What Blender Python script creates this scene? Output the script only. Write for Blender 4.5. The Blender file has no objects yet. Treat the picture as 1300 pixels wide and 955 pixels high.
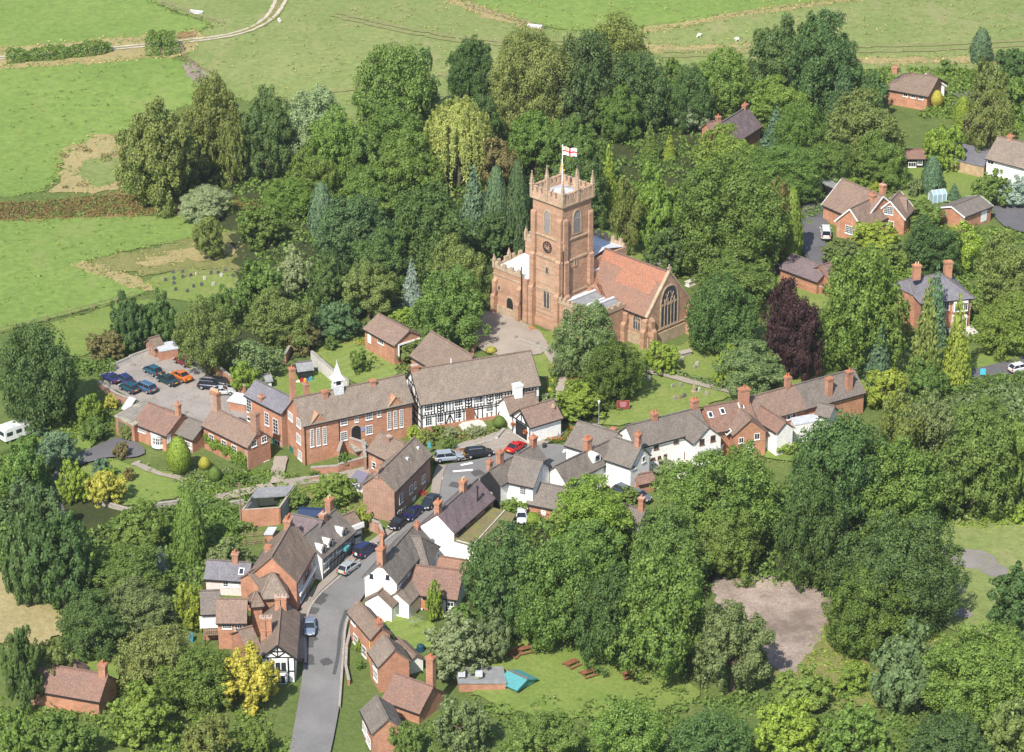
import bpy, bmesh, math, random
import numpy as np
from mathutils import Vector, Matrix
from mathutils.geometry import delaunay_2d_cdt

S = bpy.context.scene
C = S.collection
R = math.radians
# ------------------------------------------------------------------ camera, light
FPX = 3686.0; PITCH = R(25.0); CAMZ = 200.0
cd = bpy.data.cameras.new('camera'); cam = bpy.data.objects.new('camera', cd); C.objects.link(cam)
cam.location = (0, 0, CAMZ); cam.rotation_euler = (R(90) - PITCH, 0, 0)
cd.sensor_width = 36.0; cd.lens = 36.0 * FPX / 1300.0; cd.clip_start = 1.0; cd.clip_end = 9000
S.camera = cam
SUN_AZ = R(-113); SUN_EL = R(47)
w = bpy.data.worlds.new('World'); S.world = w; w.use_nodes = True
nt = w.node_tree; bg = nt.nodes['Background']
sky = nt.nodes.new('ShaderNodeTexSky'); sky.sky_type = 'NISHITA'; sky.sun_disc = False
sky.sun_elevation = SUN_EL; sky.sun_rotation = math.atan2(math.cos(SUN_AZ), math.sin(SUN_AZ)) % (2*math.pi)
nt.links.new(sky.outputs[0], bg.inputs[0]); bg.inputs[1].default_value = 0.14
sl = bpy.data.lights.new('sun', 'SUN'); sl.energy = 5.0; sl.angle = R(0.5); sl.color = (1.0, 0.945, 0.855)
so = bpy.data.objects.new('sun', sl); C.objects.link(so)
sdir = Vector((math.cos(SUN_AZ)*math.cos(SUN_EL), math.sin(SUN_AZ)*math.cos(SUN_EL), math.sin(SUN_EL)))
so.rotation_euler = sdir.to_track_quat('Z', 'Y').to_euler(); so.location = (0, 0, 300)
S.view_settings.view_transform = 'Standard'; S.view_settings.look = 'None'
S.view_settings.exposure = 0.42; S.view_settings.gamma = 1; S.view_settings.use_curve_mapping = False

rnd = random.Random(7)
# ------------------------------------------------------------------ survey: photo pixel -> place on the terrain
_fw = np.array([0, math.cos(PITCH), -math.sin(PITCH)]); _up = np.array([0, math.sin(PITCH), math.cos(PITCH)])
def ray(px, py):
    return np.array([1., 0, 0])*((px-650)/FPX) + _up*((477.5-py)/FPX) + _fw
def atz(px, py, z):
    d = ray(px, py); t = (z-CAMZ)/d[2]; return np.array([0, 0, CAMZ]) + d*t
CTRL = [(600,580,-1),(740,420,1),(690,420,1),(850,480,.5),(900,560,-.5),(1050,500,0),(590,530,0),(520,545,-.5),(420,560,-2.0),
 (390,600,-4),(300,590,-4),(220,490,-1.5),(200,570,-3),(170,620,-5),(500,660,-2.5),(545,630,-1.5),(470,700,-3.2),(440,740,-4),
 (400,820,-6),(410,900,-7),(330,750,-5),(720,840,-6.5),(950,790,-5),(1250,720,-4),(700,720,-4),(850,640,-2.5),(100,400,-4.5),
 (200,250,-5),(500,20,0),(100,30,-2),(1100,50,2),(800,100,-2),(1100,260,1),(1220,380,1),(1250,480,0),(1200,180,1),(60,780,-7),
 (60,600,-6),(440,450,-.5),(340,480,-1.5),(350,640,-3.5),(480,790,-5.5),(600,640,-2),(1280,120,2),(1150,620,-2.5),(300,330,-4)]
CW = np.array([list(atz(x, y, z)[:2]) + [z] for x, y, z in CTRL])
def Hn(x, y):
    x = np.asarray(x, float); y = np.asarray(y, float)
    d2 = (x[..., None]-CW[:, 0])**2 + (y[..., None]-CW[:, 1])**2
    k = np.exp(-d2/(2*17.0**2)); k2 = np.exp(-d2/(2*60.0**2))*0.02
    return ((k+k2)*CW[:, 2]).sum(-1)/((k+k2).sum(-1)+2e-4)
def H(x, y): return float(Hn(x, y))
def G(px, py, dz=0.0):
    z = 0.0
    for _ in range(12):
        p = atz(px, py, z+dz); z = .4*z + .6*H(p[0], p[1])
    p = atz(px, py, z+dz); return Vector((p[0], p[1], H(p[0], p[1])+dz))
def pxm(y):                                                          # px per metre at image row y
    a = PITCH - math.atan((477.5-y)/FPX)
    return FPX/(CAMZ/math.sin(a)*math.cos(a-PITCH))
def cosp(y): return math.cos(PITCH - math.atan((477.5-y)/FPX))
def sinp(y): return math.sin(PITCH - math.atan((477.5-y)/FPX))

# ------------------------------------------------------------------ naming
def tag(o, label=None, cat=None, group=None, kind=None):
    if label: o['label'] = label
    if cat: o['category'] = cat
    if group: o['group'] = group
    if kind: o['kind'] = kind
    return o
def empty(name, loc, label=None, cat=None, group=None, rz=0.0):
    o = bpy.data.objects.new(name, None); C.objects.link(o); o.empty_display_size = 0.5
    o.location = loc; o.rotation_euler = (0, 0, rz); tag(o, label, cat, group); return o
KIDS = {}
def link(name, me, mat, parent=None, loc=None):
    if mat is not None and not me.materials: me.materials.append(mat)
    o = bpy.data.objects.new(name, me); C.objects.link(o)
    if parent is not None: o.parent = parent; KIDS.setdefault(parent.name, []).append(o)
    if loc is not None: o.location = loc
    return o
def copy_tree(o, parent=None):
    c = o.copy(); C.objects.link(c); c.parent = parent
    for ch in KIDS.get(o.name, []): KIDS.setdefault(c.name, []).append(copy_tree(ch, c))
    return c

# ------------------------------------------------------------------ materials
MATS = {}
def newmat(name):
    m = bpy.data.materials.new(name); m.use_nodes = True; MATS[name] = m
    n = m.node_tree; b = n.nodes['Principled BSDF']; b.inputs['Specular IOR Level'].default_value = 0.25
    return m, n, b
def noise(n, co, scale, detail=3, rough=.6):
    t = n.nodes.new('ShaderNodeTexNoise'); t.inputs['Scale'].default_value = scale
    t.inputs['Detail'].default_value = detail; t.inputs['Roughness'].default_value = rough
    n.links.new(co, t.inputs['Vector']); return t.outputs['Fac']
def ramp(n, fac, stops):
    r = n.nodes.new('ShaderNodeValToRGB'); e = r.color_ramp.elements
    while len(e) < len(stops): e.new(.5)
    for i, (p, c) in enumerate(stops):
        e[i].position = p; e[i].color = (*c, 1) if len(c) == 3 else c
    n.links.new(fac, r.inputs[0]); return r.outputs[0]
def mixc(n, a, b, fac, mode='MIX'):
    m = n.nodes.new('ShaderNodeMix'); m.data_type = 'RGBA'; m.blend_type = mode
    for s, v in ((6, a), (7, b), (0, fac)):
        if isinstance(v, (int, float)): m.inputs[s].default_value = v
        elif isinstance(v, tuple): m.inputs[s].default_value = (*v, 1) if len(v) == 3 else v
        else: n.links.new(v, m.inputs[s])
    return m.outputs[2]
def bump(n, b, fac, dist, strength=1.0):
    u = n.nodes.new('ShaderNodeBump'); u.inputs['Distance'].default_value = dist; u.inputs['Strength'].default_value = strength
    n.links.new(fac, u.inputs['Height']); n.links.new(u.outputs[0], b.inputs['Normal'])
def coord(n, kind='Object'):
    return n.nodes.new('ShaderNodeTexCoord').outputs[kind]
def sc(c, k): return tuple(min(1, max(0, v*k)) for v in c)
def rough_mat(name, c, var=.25, scale=1.2, fine=9, rough=.9, bm=.02, second=None, secamt=(.55, .75), metal=0):
    if name in MATS: return MATS[name]
    m, n, b = newmat(name); co = coord(n)
    a = ramp(n, noise(n, co, scale, 4), [(.3, sc(c, 1-var)), (.7, sc(c, 1+var))])
    f = ramp(n, noise(n, co, fine, 2), [(.3, (.78,)*3), (.7, (1.18,)*3)])
    col = mixc(n, a, f, 1.0, 'MULTIPLY')
    if second:
        k = ramp(n, noise(n, co, scale*.55, 5, .7), [(secamt[0], (0, 0, 0)), (secamt[1], (1, 1, 1))])
        col = mixc(n, col, second, k)
    n.links.new(col, b.inputs['Base Color']); b.inputs['Roughness'].default_value = rough; b.inputs['Metallic'].default_value = metal
    if bm: bump(n, b, noise(n, co, fine, 3), bm)
    return m
def roof_mat(name, c, c2, moss=(.12, .12, .05), mossamt=.62, course=3.4):
    if name in MATS: return MATS[name]
    m, n, b = newmat(name); co = coord(n)
    a = ramp(n, noise(n, co, .45, 5, .7), [(.3, c), (.7, c2)])
    f = ramp(n, noise(n, co, 5.5, 3, .8), [(.28, (.70,)*3), (.5, (1,)*3), (.72, (1.28,)*3)])
    col = mixc(n, a, f, 1.0, 'MULTIPLY')
    vo = n.nodes.new('ShaderNodeTexVoronoi'); vo.inputs['Scale'].default_value = 5.5; n.links.new(co, vo.inputs['Vector'])
    sp = ramp(n, vo.outputs['Color'], [(.3, (.84,)*3), (.75, (1.18,)*3)])
    col = mixc(n, col, sp, .7, 'MULTIPLY')
    k = ramp(n, noise(n, co, .8, 6, .75), [(mossamt, (0, 0, 0)), (mossamt+.14, (1, 1, 1))])
    col = mixc(n, col, moss, k)
    n.links.new(col, b.inputs['Base Color']); b.inputs['Roughness'].default_value = .85
    sx = n.nodes.new('ShaderNodeSeparateXYZ'); n.links.new(co, sx.inputs[0])
    mu = n.nodes.new('ShaderNodeMath'); mu.operation = 'MULTIPLY'; mu.inputs[1].default_value = course; n.links.new(sx.outputs[2], mu.inputs[0])
    fr = n.nodes.new('ShaderNodeMath'); fr.operation = 'FRACT'; n.links.new(mu.outputs[0], fr.inputs[0])
    ad = n.nodes.new('ShaderNodeMath'); ad.operation = 'ADD'; n.links.new(fr.outputs[0], ad.inputs[0])
    n.links.new(noise(n, co, 6, 3), ad.inputs[1])
    bump(n, b, ad.outputs[0], .035, .8)
    return m
def brick_mat(name, c, c2, mortar=(.42, .36, .30), scale=1.0, stain=(.20, .13, .10)):
    if name in MATS: return MATS[name]
    m, n, b = newmat(name); co = coord(n)
    sx = n.nodes.new('ShaderNodeSeparateXYZ'); n.links.new(co, sx.inputs[0])
    ad = n.nodes.new('ShaderNodeMath'); ad.operation = 'ADD'; n.links.new(sx.outputs[0], ad.inputs[0]); n.links.new(sx.outputs[1], ad.inputs[1])
    cb = n.nodes.new('ShaderNodeCombineXYZ'); n.links.new(ad.outputs[0], cb.inputs[0]); n.links.new(sx.outputs[2], cb.inputs[1])
    br = n.nodes.new('ShaderNodeTexBrick'); n.links.new(cb.outputs[0], br.inputs['Vector'])
    br.inputs['Color1'].default_value = (*c, 1); br.inputs['Color2'].default_value = (*c2, 1); br.inputs['Mortar'].default_value = (*mortar, 1)
    br.inputs['Scale'].default_value = 1.0; br.inputs['Brick Width'].default_value = .46*scale; br.inputs['Row Height'].default_value = .16*scale
    br.inputs['Mortar Size'].default_value = .012*scale; br.inputs['Bias'].default_value = -.1
    g = ramp(n, noise(n, co, .55, 5, .7), [(.25, (.74,)*3), (.75, (1.22,)*3)])
    col = mixc(n, br.outputs['Color'], g, 1.0, 'MULTIPLY')
    g2 = ramp(n, noise(n, co, 3.5, 3, .7), [(.3, (.86,)*3), (.7, (1.14,)*3)])
    col = mixc(n, col, g2, 1.0, 'MULTIPLY')
    k = ramp(n, noise(n, co, .33, 6, .8), [(.56, (0, 0, 0)), (.78, (.75,)*3)])
    col = mixc(n, col, stain, k)
    n.links.new(col, b.inputs['Base Color']); b.inputs['Roughness'].default_value = .92
    bump(n, b, noise(n, co, 7, 3), .03, .7)
    return m
def plain(name, c, rough=.6, metal=0, coat=0):
    if name in MATS: return MATS[name]
    m, n, b = newmat(name); co = coord(n)
    col = ramp(n, noise(n, co, 2.5, 4), [(.3, sc(c, .86)), (.7, sc(c, 1.1))])
    n.links.new(col, b.inputs['Base Color']); b.inputs['Roughness'].default_value = rough; b.inputs['Metallic'].default_value = metal
    b.inputs['Coat Weight'].default_value = coat; b.inputs['Coat Roughness'].default_value = .08
    return m
BR = (.40, .165, .085); BR2 = (.30, .115, .06)
M_brick = brick_mat('red_brick', (.44, .19, .105), (.34, .14, .080))
M_brick_d = brick_mat('dark_brick', (.36, .195, .13), (.28, .145, .10))
M_brick_o = brick_mat('orange_brick', (.49, .215, .115), (.39, .16, .085))
M_sand = brick_mat('red_sandstone', (.45, .265, .17), (.33, .19, .125), (.42, .295, .20), 2.4, (.30, .225, .145))
M_sandtrim = rough_mat('weathered_stone', (.42, .315, .215), .25, 1.5, 8, .95, .03, (.29, .24, .16))
M_white = rough_mat('white_render', (.84, .83, .80), .03, .9, 5, .9, .01, (.72, .70, .65), (.70, .9))
M_cream = rough_mat('cream_render', (.62, .56, .44), .08, .9, 5, .9, .01)
M_pink = rough_mat('pink_render', (.74, .58, .55), .05, .9, 5, .9, .01)
M_black = rough_mat('black_boards', (.022, .022, .024), .3, 1.0, 6, .75, .01)  # black boarding, and panels that stand for unlit insides
M_timber = rough_mat('black_timber', (.022, .020, .018), .3, 2, 9, .8, 0)
M_tile = roof_mat('brown_clay_tile', (.175, .13, .10), (.225, .165, .125), (.19, .17, .10), .60)
M_tile_l = roof_mat('pale_brown_tile', (.19, .155, .125), (.245, .195, .155), (.23, .20, .125), .58)
M_tile_o = roof_mat('orange_clay_tile', (.29, .155, .105), (.225, .145, .110), (.25, .155, .105), .55)
M_tile_n = roof_mat('new_orange_tile', (.37, .165, .10), (.31, .15, .10), (.26, .16, .11), .54)
M_tile_r = roof_mat('red_clay_tile', (.25, .14, .105), (.185, .125, .10), (.20, .15, .115), .58)
M_tile_m = roof_mat('mixed_brown_tile', (.205, .145, .112), (.25, .17, .13), (.18, .155, .12), .56)
M_slate = roof_mat('grey_tile', (.148, .126, .108), (.19, .165, .142), (.17, .155, .105), .64)
M_slate_p = roof_mat('purple_slate', (.135, .105, .11), (.185, .14, .14), (.17, .14, .13), .66)
M_slate_b = roof_mat('blue_slate', (.15, .145, .165), (.20, .19, .205), (.16, .155, .15), .68)
M_moss = roof_mat('mossy_felt', (.15, .125, .07), (.21, .18, .08), (.19, .21, .05), .5)
M_lead = rough_mat('pale_lead', (.52, .54, .57), .12, 1.2, 5, .45, .01)
M_leadw = rough_mat('white_lead', (.62, .63, .65), .12, 1.2, 5, .5, .01)
M_felt = rough_mat('grey_felt', (.24, .245, .25), .15, 1.0, 5, .9, .01, (.33, .32, .29))
M_frame = plain('white_paint', (.80, .80, .78), .5)
M_brownframe = plain('brown_paint', (.16, .075, .035), .5)
M_dark = plain('black_paint', (.03, .03, .032), .5)
M_pot = plain('terracotta', (.50, .17, .08), .8)
M_potb = plain('buff_pot', (.62, .45, .26), .8)
M_green = plain('green_paint', (.03, .17, .10), .5)
M_gdoor = plain('olive_door', (.13, .15, .085), .6)
M_wood = rough_mat('weathered_wood', (.26, .19, .13), .2, 2, 9, .9, .01)
M_woodr = rough_mat('brown_wood', (.25, .105, .055), .2, 2, 9, .8, .01)
M_redp = plain('red_paint', (.42, .03, .03), .5)
M_teal = plain('teal_paint', (.09, .30, .31), .6)
M_blue = plain('blue_paint', (.03, .16, .50), .5)
M_yel = plain('yellow_paint', (.75, .50, .04), .5)
M_orange = plain('orange_paint', (.70, .20, .04), .6)
M_metal = plain('galvanised_metal', (.55, .57, .58), .4, .6)
M_stone = rough_mat('grey_stone', (.34, .31, .27), .2, 2.2, 9, .95, .02, (.22, .22, .16))
M_stonel = rough_mat('pale_stone', (.55, .53, .48), .15, 2.2, 9, .95, .02)
M_stoned = rough_mat('dark_stone', (.12, .12, .12), .2, 2.2, 9, .6, .01)
M_trunk = rough_mat('bark', (.13, .10, .07), .3, 3, 14, .95, .03)
def glass_mat(name, c=(.03, .035, .045), rough=.08):
    m, n, b = newmat(name); b.inputs['Base Color'].default_value = (*c, 1); b.inputs['Roughness'].default_value = rough
    b.inputs['Specular IOR Level'].default_value = .6; return m
M_glass = glass_mat('window_glass'); M_glass_b = glass_mat('bright_glass', (.20, .24, .30), .15)

# ground coverings: one sheet per field, mown or rough grass
def grass_mat(name, c1, c2, c3, scale=.12, fine=1.6, k3=.6, bmp=.08, stripe=None):
    m, n, b = newmat(name); co = coord(n)
    a = ramp(n, noise(n, co, scale, 6, .68), [(.3, c1), (.7, c2)])
    f = ramp(n, noise(n, co, fine, 4, .75), [(.25, (.72,)*3), (.75, (1.26,)*3)])
    col = mixc(n, a, f, 1.0, 'MULTIPLY')
    mp = n.nodes.new('ShaderNodeMapping'); mp.inputs['Scale'].default_value = (1, .45, 1); mp.inputs['Rotation'].default_value = (0, 0, .5); n.links.new(co, mp.inputs[0])
    k = ramp(n, noise(n, mp.outputs[0], scale*2.6, 7, .78), [(k3, (0, 0, 0)), (k3+.16, (1, 1, 1))])
    col = mixc(n, col, c3, k)
    if stripe:
        wv = n.nodes.new('ShaderNodeTexWave'); wv.inputs['Scale'].default_value = stripe[0]; wv.inputs['Distortion'].default_value = stripe[2]
        wv.inputs['Detail'].default_value = 2
        mq = n.nodes.new('ShaderNodeMapping'); mq.inputs['Rotation'].default_value = (0, 0, stripe[1]); n.links.new(co, mq.inputs[0]); n.links.new(mq.outputs[0], wv.inputs[0])
        col = mixc(n, col, ramp(n, wv.outputs['Fac'], [(.3, (.95,)*3), (.7, (1.05,)*3)]), 1.0, 'MULTIPLY')
    n.links.new(col, b.inputs['Base Color']); b.inputs['Roughness'].default_value = 1; b.inputs['Specular IOR Level'].default_value = .1
    bump(n, b, noise(n, co, fine*1.7, 4, .8), bmp)
    return m
G_base = grass_mat('rough_ground', (.10, .145, .040), (.145, .185, .052), (.20, .18, .085), .09, 1.2, .60, .25)
G_bright = grass_mat('lush_grass', (.148, .222, .050), (.192, .265, .066), (.230, .255, .088), .028, .7, .55, .12)
G_past = grass_mat('dry_pasture', (.165, .220, .064), (.228, .260, .092), (.285, .265, .125), .045, .7, .535, .22)
G_lawn = grass_mat('lawn_grass', (.140, .205, .044), (.195, .245, .062), (.27, .25, .10), .16, 1.6, .57, .08)
G_mown = grass_mat('striped_lawn', (.16, .22, .05), (.20, .25, .07), (.27, .26, .10), .3, 2.0, .62, .03, (.16, 1.0, 1))
G_yard = grass_mat('churchyard_grass', (.150, .210, .046), (.205, .250, .068), (.29, .265, .11), .13, 1.4, .56, .10)
G_straw = grass_mat('straw_grass', (.30, .25, .11), (.38, .31, .15), (.17, .21, .06), .12, 1.1, .56, .2)
G_reed = grass_mat('brown_reeds', (.235, .175, .070), (.29, .21, .085), (.19, .19, .07), .16, .9, .57, .5)
G_rough = grass_mat('rough_meadow', (.19, .20, .065), (.25, .24, .09), (.10, .15, .04), .14, 1.2, .55, .3)
G_tan = grass_mat('tan_grass', (.30, .25, .12), (.36, .30, .15), (.20, .22, .07), .12, 1.2, .6, .15)
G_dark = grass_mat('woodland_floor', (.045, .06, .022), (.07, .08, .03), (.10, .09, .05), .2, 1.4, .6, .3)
G_straw2 = grass_mat('worn_grass', (.21, .22, .085), (.25, .25, .105), (.19, .235, .07), .12, 1.1, .56, .2)
G_line = grass_mat('pressed_grass', (.155, .245, .055), (.20, .275, .068), (.19, .25, .07), .12, 1.1, .52, .2)
G_track = rough_mat('track_stone', (.46, .40, .31), .2, .6, 3, .95, .02)
G_rubble = rough_mat('crushed_rubble', (.29, .232, .195), .28, .22, 2.5, .95, .06, (.175, .135, .11), (.48, .62))
def tar_mat(name, c, crack, amt=.6):
    m, n, b = newmat(name); co = coord(n)
    a = ramp(n, noise(n, co, .18, 5, .65), [(.3, sc(c, .85)), (.7, sc(c, 1.18))])
    f = ramp(n, noise(n, co, 4, 3, .8), [(.3, (.85,)*3), (.7, (1.13,)*3)])
    col = mixc(n, a, f, 1.0, 'MULTIPLY')
    k = ramp(n, noise(n, co, .7, 8, .8), [(amt, (0, 0, 0)), (amt+.08, (1, 1, 1))])
    col = mixc(n, col, crack, k)
    n.links.new(col, b.inputs['Base Color']); b.inputs['Roughness'].default_value = .92; bump(n, b, noise(n, co, 8, 3), .015)
    return m
T_road = tar_mat('road_asphalt', (.185, .18, .175), (.12, .118, .115), .66)
T_park = tar_mat('worn_asphalt', (.28, .252, .228), (.125, .112, .085), .56)
T_drive = tar_mat('dark_asphalt', (.12, .115, .12), (.16, .15, .15), .62)
T_old = tar_mat('mossy_tarmac', (.22, .20, .185), (.20, .22, .08), .55)
T_pave = tar_mat('pavement_slabs', (.275, .24, .20), (.22, .19, .16), .6)
T_path = tar_mat('gravel_path', (.31, .265, .22), (.26, .22, .18), .6)
T_patch = tar_mat('road_patch', (.085, .083, .082), (.12, .12, .12), .7)

# ------------------------------------------------------------------ mesh helpers
class MB:
    def __init__(s): s.v = []; s.f = []
    def quad(s, *p):
        n = len(s.v); s.v += [tuple(q) for q in p]; s.f.append(tuple(range(n, n+len(p))))
    def hexa(s, b, t):                                               # b, t: four bottom, four top points
        n = len(s.v); s.v += [tuple(q) for q in list(b)+list(t)]
        s.f += [(n+3, n+2, n+1, n), (n+4, n+5, n+6, n+7)] + [(n+i, n+(i+1) % 4, n+4+(i+1) % 4, n+4+i) for i in range(4)]
    def prism(s, poly, z0, z1):
        n = len(s.v); k = len(poly)
        s.v += [(p[0], p[1], z0) for p in poly] + [(p[0], p[1], z1) for p in poly]
        s.f += [tuple(range(n+k-1, n-1, -1)), tuple(range(n+k, n+2*k))] + [(n+i, n+(i+1) % k, n+k+(i+1) % k, n+k+i) for i in range(k)]
    def obox(s, c, x, y, z, sx, sy, sz):                             # oriented box, centre c, half sizes
        c, x, y, z = map(Vector, (c, x, y, z)); x = x*sx; y = y*sy; z = z*sz
        s.hexa([c-x-y-z, c+x-y-z, c+x+y-z, c-x+y-z], [c-x-y+z, c+x-y+z, c+x+y+z, c-x+y+z])
    def box(s, x0, x1, y0, y1, z0, z1):
        s.prism([(x0, y0), (x1, y0), (x1, y1), (x0, y1)], z0, z1)
    def tube(s, a, b, r0, r1=None, k=8):
        a, b = Vector(a), Vector(b); r1 = r0 if r1 is None else r1
        d = (b-a).normalized(); x = d.orthogonal().normalized(); y = d.cross(x); n = len(s.v)
        for P, r in ((a, r0), (b, r1)):
            for i in range(k):
                t = 2*math.pi*i/k; s.v.append(tuple(P + x*(r*math.cos(t)) + y*(r*math.sin(t))))
        s.f += [(n+i, n+(i+1) % k, n+k+(i+1) % k, n+k+i) for i in range(k)] + [tuple(range(n+k-1, n-1, -1)), tuple(range(n+k, n+2*k))]
    def bar(s, a, b, w, h):                                          # box from a to b
        a, b = Vector(a), Vector(b); d = b-a; L = d.length; d.normalize()
        y = Vector((0, 0, 1)).cross(d)
        y = Vector((1, 0, 0)) if y.length < 1e-4 else y.normalized(); z = d.cross(y)
        s.obox((a+b)/2, d, y, z, L/2, w/2, h/2)
    def build(s, name, mat, parent=None, off=None, smooth=False, fn=None):
        me = bpy.data.meshes.new(name); v = s.v
        if fn: v = [tuple(fn(Vector(q))) for q in v]
        if off is not None: v = [(q[0]-off[0], q[1]-off[1], q[2]-off[2]) for q in v]
        me.from_pydata(v, [], s.f)
        bm = bmesh.new(); bm.from_mesh(me); bmesh.ops.recalc_face_normals(bm, faces=bm.faces); bm.to_mesh(me); bm.free()
        if smooth: me.polygons.foreach_set('use_smooth', [True]*len(me.polygons))
        return link(name, me, mat, parent)
def mesh_np(name, V, F):
    me = bpy.data.meshes.new(name); k = F.shape[1]
    me.vertices.add(len(V)); me.vertices.foreach_set('co', np.asarray(V, np.float32).ravel())
    me.loops.add(F.size); me.loops.foreach_set('vertex_index', F.astype(np.int32).ravel())
    me.polygons.add(len(F)); me.polygons.foreach_set('loop_start', np.arange(0, F.size, k, dtype=np.int32))
    me.update(calc_edges=True); return me

# ------------------------------------------------------------------ terrain, one sheet to the horizon
def build_ground():
    xs = np.concatenate([[-6000, -2500, -1000, -500, -300], np.arange(-200, 201, 4), [300, 500, 1000, 2500, 6000]])
    ys = np.concatenate([[-1500, -300, 0, 120, 220, 270], np.arange(300, 701, 4), [750, 850, 1100, 1800, 3500, 9000]])
    X, Y = np.meshgrid(xs, ys); Z = Hn(X, Y) - .02
    V = np.stack([X.ravel(), Y.ravel(), Z.ravel()], 1); nx = len(xs); ny = len(ys)
    i, j = np.meshgrid(np.arange(nx-1), np.arange(ny-1)); a = (j*nx+i).ravel()
    F = np.stack([a, a+1, a+nx+1, a+nx], 1)
    me = mesh_np('ground', V, F); me.polygons.foreach_set('use_smooth', [True]*len(me.polygons))
    tag(link('ground', me, G_base), kind='structure')
build_ground()
PATCHZ = [0.02]; FRINGE = {}; FRC = {}
def pip(P, poly):
    x, y = P[:, 0], P[:, 1]; c = np.zeros(len(P), bool); n = len(poly)
    for i in range(n):
        x1, y1 = poly[i]; x2, y2 = poly[(i+1) % n]
        if y1 == y2: continue
        k = ((y1 > y) != (y2 > y)) & (x < (x2-x1)*(y-y1)/(y2-y1)+x1); c ^= k
    return c
def smooth_poly(pts, closed=True, it=2):
    for _ in range(it):
        q = []; n = len(pts)
        for i in range(n if closed else n-1):
            a = pts[i]; b = pts[(i+1) % n]
            q += [a*.75+b*.25, a*.25+b*.75]
        if not closed: q = [pts[0]]+q+[pts[-1]]
        pts = q
    return pts
def patch(name, px, mat, kind='structure', jit=.35, smooth=1, dz=None, world=None, cell=3.0, label=None):
    pts = [np.array(G(x, y)[:2]) for x, y in px] if world is None else [np.array(q) for q in world]
    if smooth: pts = smooth_poly(pts, True, smooth)
    fine = []; rr = random.Random(len(name)*31+len(pts)); n = len(pts)
    for i in range(n):
        a, b = pts[i], pts[(i+1) % n]; L = np.linalg.norm(b-a); k = max(1, int(L/(1.2 if jit else 3)))
        for t in range(k):
            q = a+(b-a)*t/k
            if jit: q = q+np.array([rr.gauss(0, jit), rr.gauss(0, jit)])
            fine.append(q)
    if jit >= .3 and mat in FRC: FRINGE.setdefault(mat.name, []).append(np.array(fine))
    A = np.array(fine); lo = A.min(0); hi = A.max(0)
    gx, gy = np.meshgrid(np.arange(lo[0], hi[0], cell), np.arange(lo[1], hi[1], cell))
    I = np.stack([gx.ravel(), gy.ravel()], 1); I = I[pip(I, fine)] if len(I) else I
    vs = [Vector(q) for q in fine]+[Vector(q) for q in I]; m = len(fine)
    r = delaunay_2d_cdt(vs, [], [list(range(m))], 1, 1e-4)
    V2 = np.array([list(v) for v in r[0]]); z = Hn(V2[:, 0], V2[:, 1])
    if dz is None: PATCHZ[0] += .006; dz = PATCHZ[0]
    me = bpy.data.meshes.new(name); me.from_pydata([(V2[i, 0], V2[i, 1], z[i]+dz) for i in range(len(V2))], [], [tuple(f) for f in r[2]])
    bm = bmesh.new(); bm.from_mesh(me)
    for f in bm.faces:
        if f.normal.z < 0: f.normal_flip()
    bm.to_mesh(me); bm.free()
    me.polygons.foreach_set('use_smooth', [True]*len(me.polygons))
    return tag(link(name, me, mat), kind=kind, label=label)
def ribbon(name, px, w, mat, smooth=2, jit=0.0, dz=None):
    pts = smooth_poly([np.array(G(x, y)[:2]) for x, y in px], False, smooth); L = []; Rr = []
    for i, p in enumerate(pts):
        d = pts[min(i+1, len(pts)-1)]-pts[max(i-1, 0)]; d = d/np.linalg.norm(d); nn = np.array([-d[1], d[0]])
        L.append(p+nn*w/2); Rr.append(p-nn*w/2)
    return patch(name, None, mat, world=L+Rr[::-1], smooth=0, jit=jit, dz=dz, cell=2.0)

# fields
FRC = {G_straw: (.38, .33, .15), G_reed: (.26, .20, .08), G_rough: (.24, .25, .09), G_tan: (.34, .29, .14), G_past: (.22, .26, .09), G_bright: (.17, .25, .055), G_lawn: (.17, .25, .06), G_dark: (.10, .14, .05)}
patch('field', [(-120,-40),(-120,66),(0,68),(150,56),(235,43),(279,31),(200,10),(130,-40)], G_bright)
patch('pasture', [(205,8),(280,31),(238,46),(232,72),(262,100),(330,140),(480,170),(650,150),(830,130),(1000,110),(1180,105),(1420,90),(1420,-40),(1130,-8),(980,14),(840,38),(690,38),(640,25),(560,-8),(520,-40),(130,-40)], G_past)
patch('field', [(548,-12),(640,22),(690,35),(760,40),(850,36),(980,12),(1130,-10),(1150,-60),(540,-60)], G_bright)
patch('field', [(-120,88),(20,84),(130,78),(190,72),(232,76),(262,106),(262,130),(175,150),(152,172),(80,192),(74,238),(0,252),(-120,256)], G_bright)
patch('straw_verge', [(-120,62),(0,62),(140,50),(236,40),(262,40),(240,70),(190,74),(130,80),(20,87),(-120,92)], G_straw, jit=.5)
patch('straw_strip', [(548,-14),(640,18),(690,33),(690,40),(630,28),(548,-4)], G_straw, jit=.5)
patch('straw_strip', [(800,38),(900,22),(1010,6),(1140,-14),(1140,-8),(1010,13),(900,29),(800,43)], G_straw, jit=.5)
patch('straw_strip', [(800,56),(900,57),(1000,58),(1090,70),(1000,66),(900,65),(800,66)], G_straw, jit=.6)
patch('straw_strip', [(1080,72),(1180,74),(1300,68),(1300,80),(1180,82),(1080,82)], G_straw, jit=.6)
patch('bare_soil', [(229,80),(246,78),(262,96),(268,106),(250,108),(238,96)], G_rubble, jit=.3)
patch('straw_meadow', [(74,192),(110,178),(156,170),(160,240),(105,246),(60,246),(78,232)], G_straw, jit=.6)
patch('field', [(98,206),(150,196),(154,232),(110,238)], G_past, jit=.5)
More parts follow.
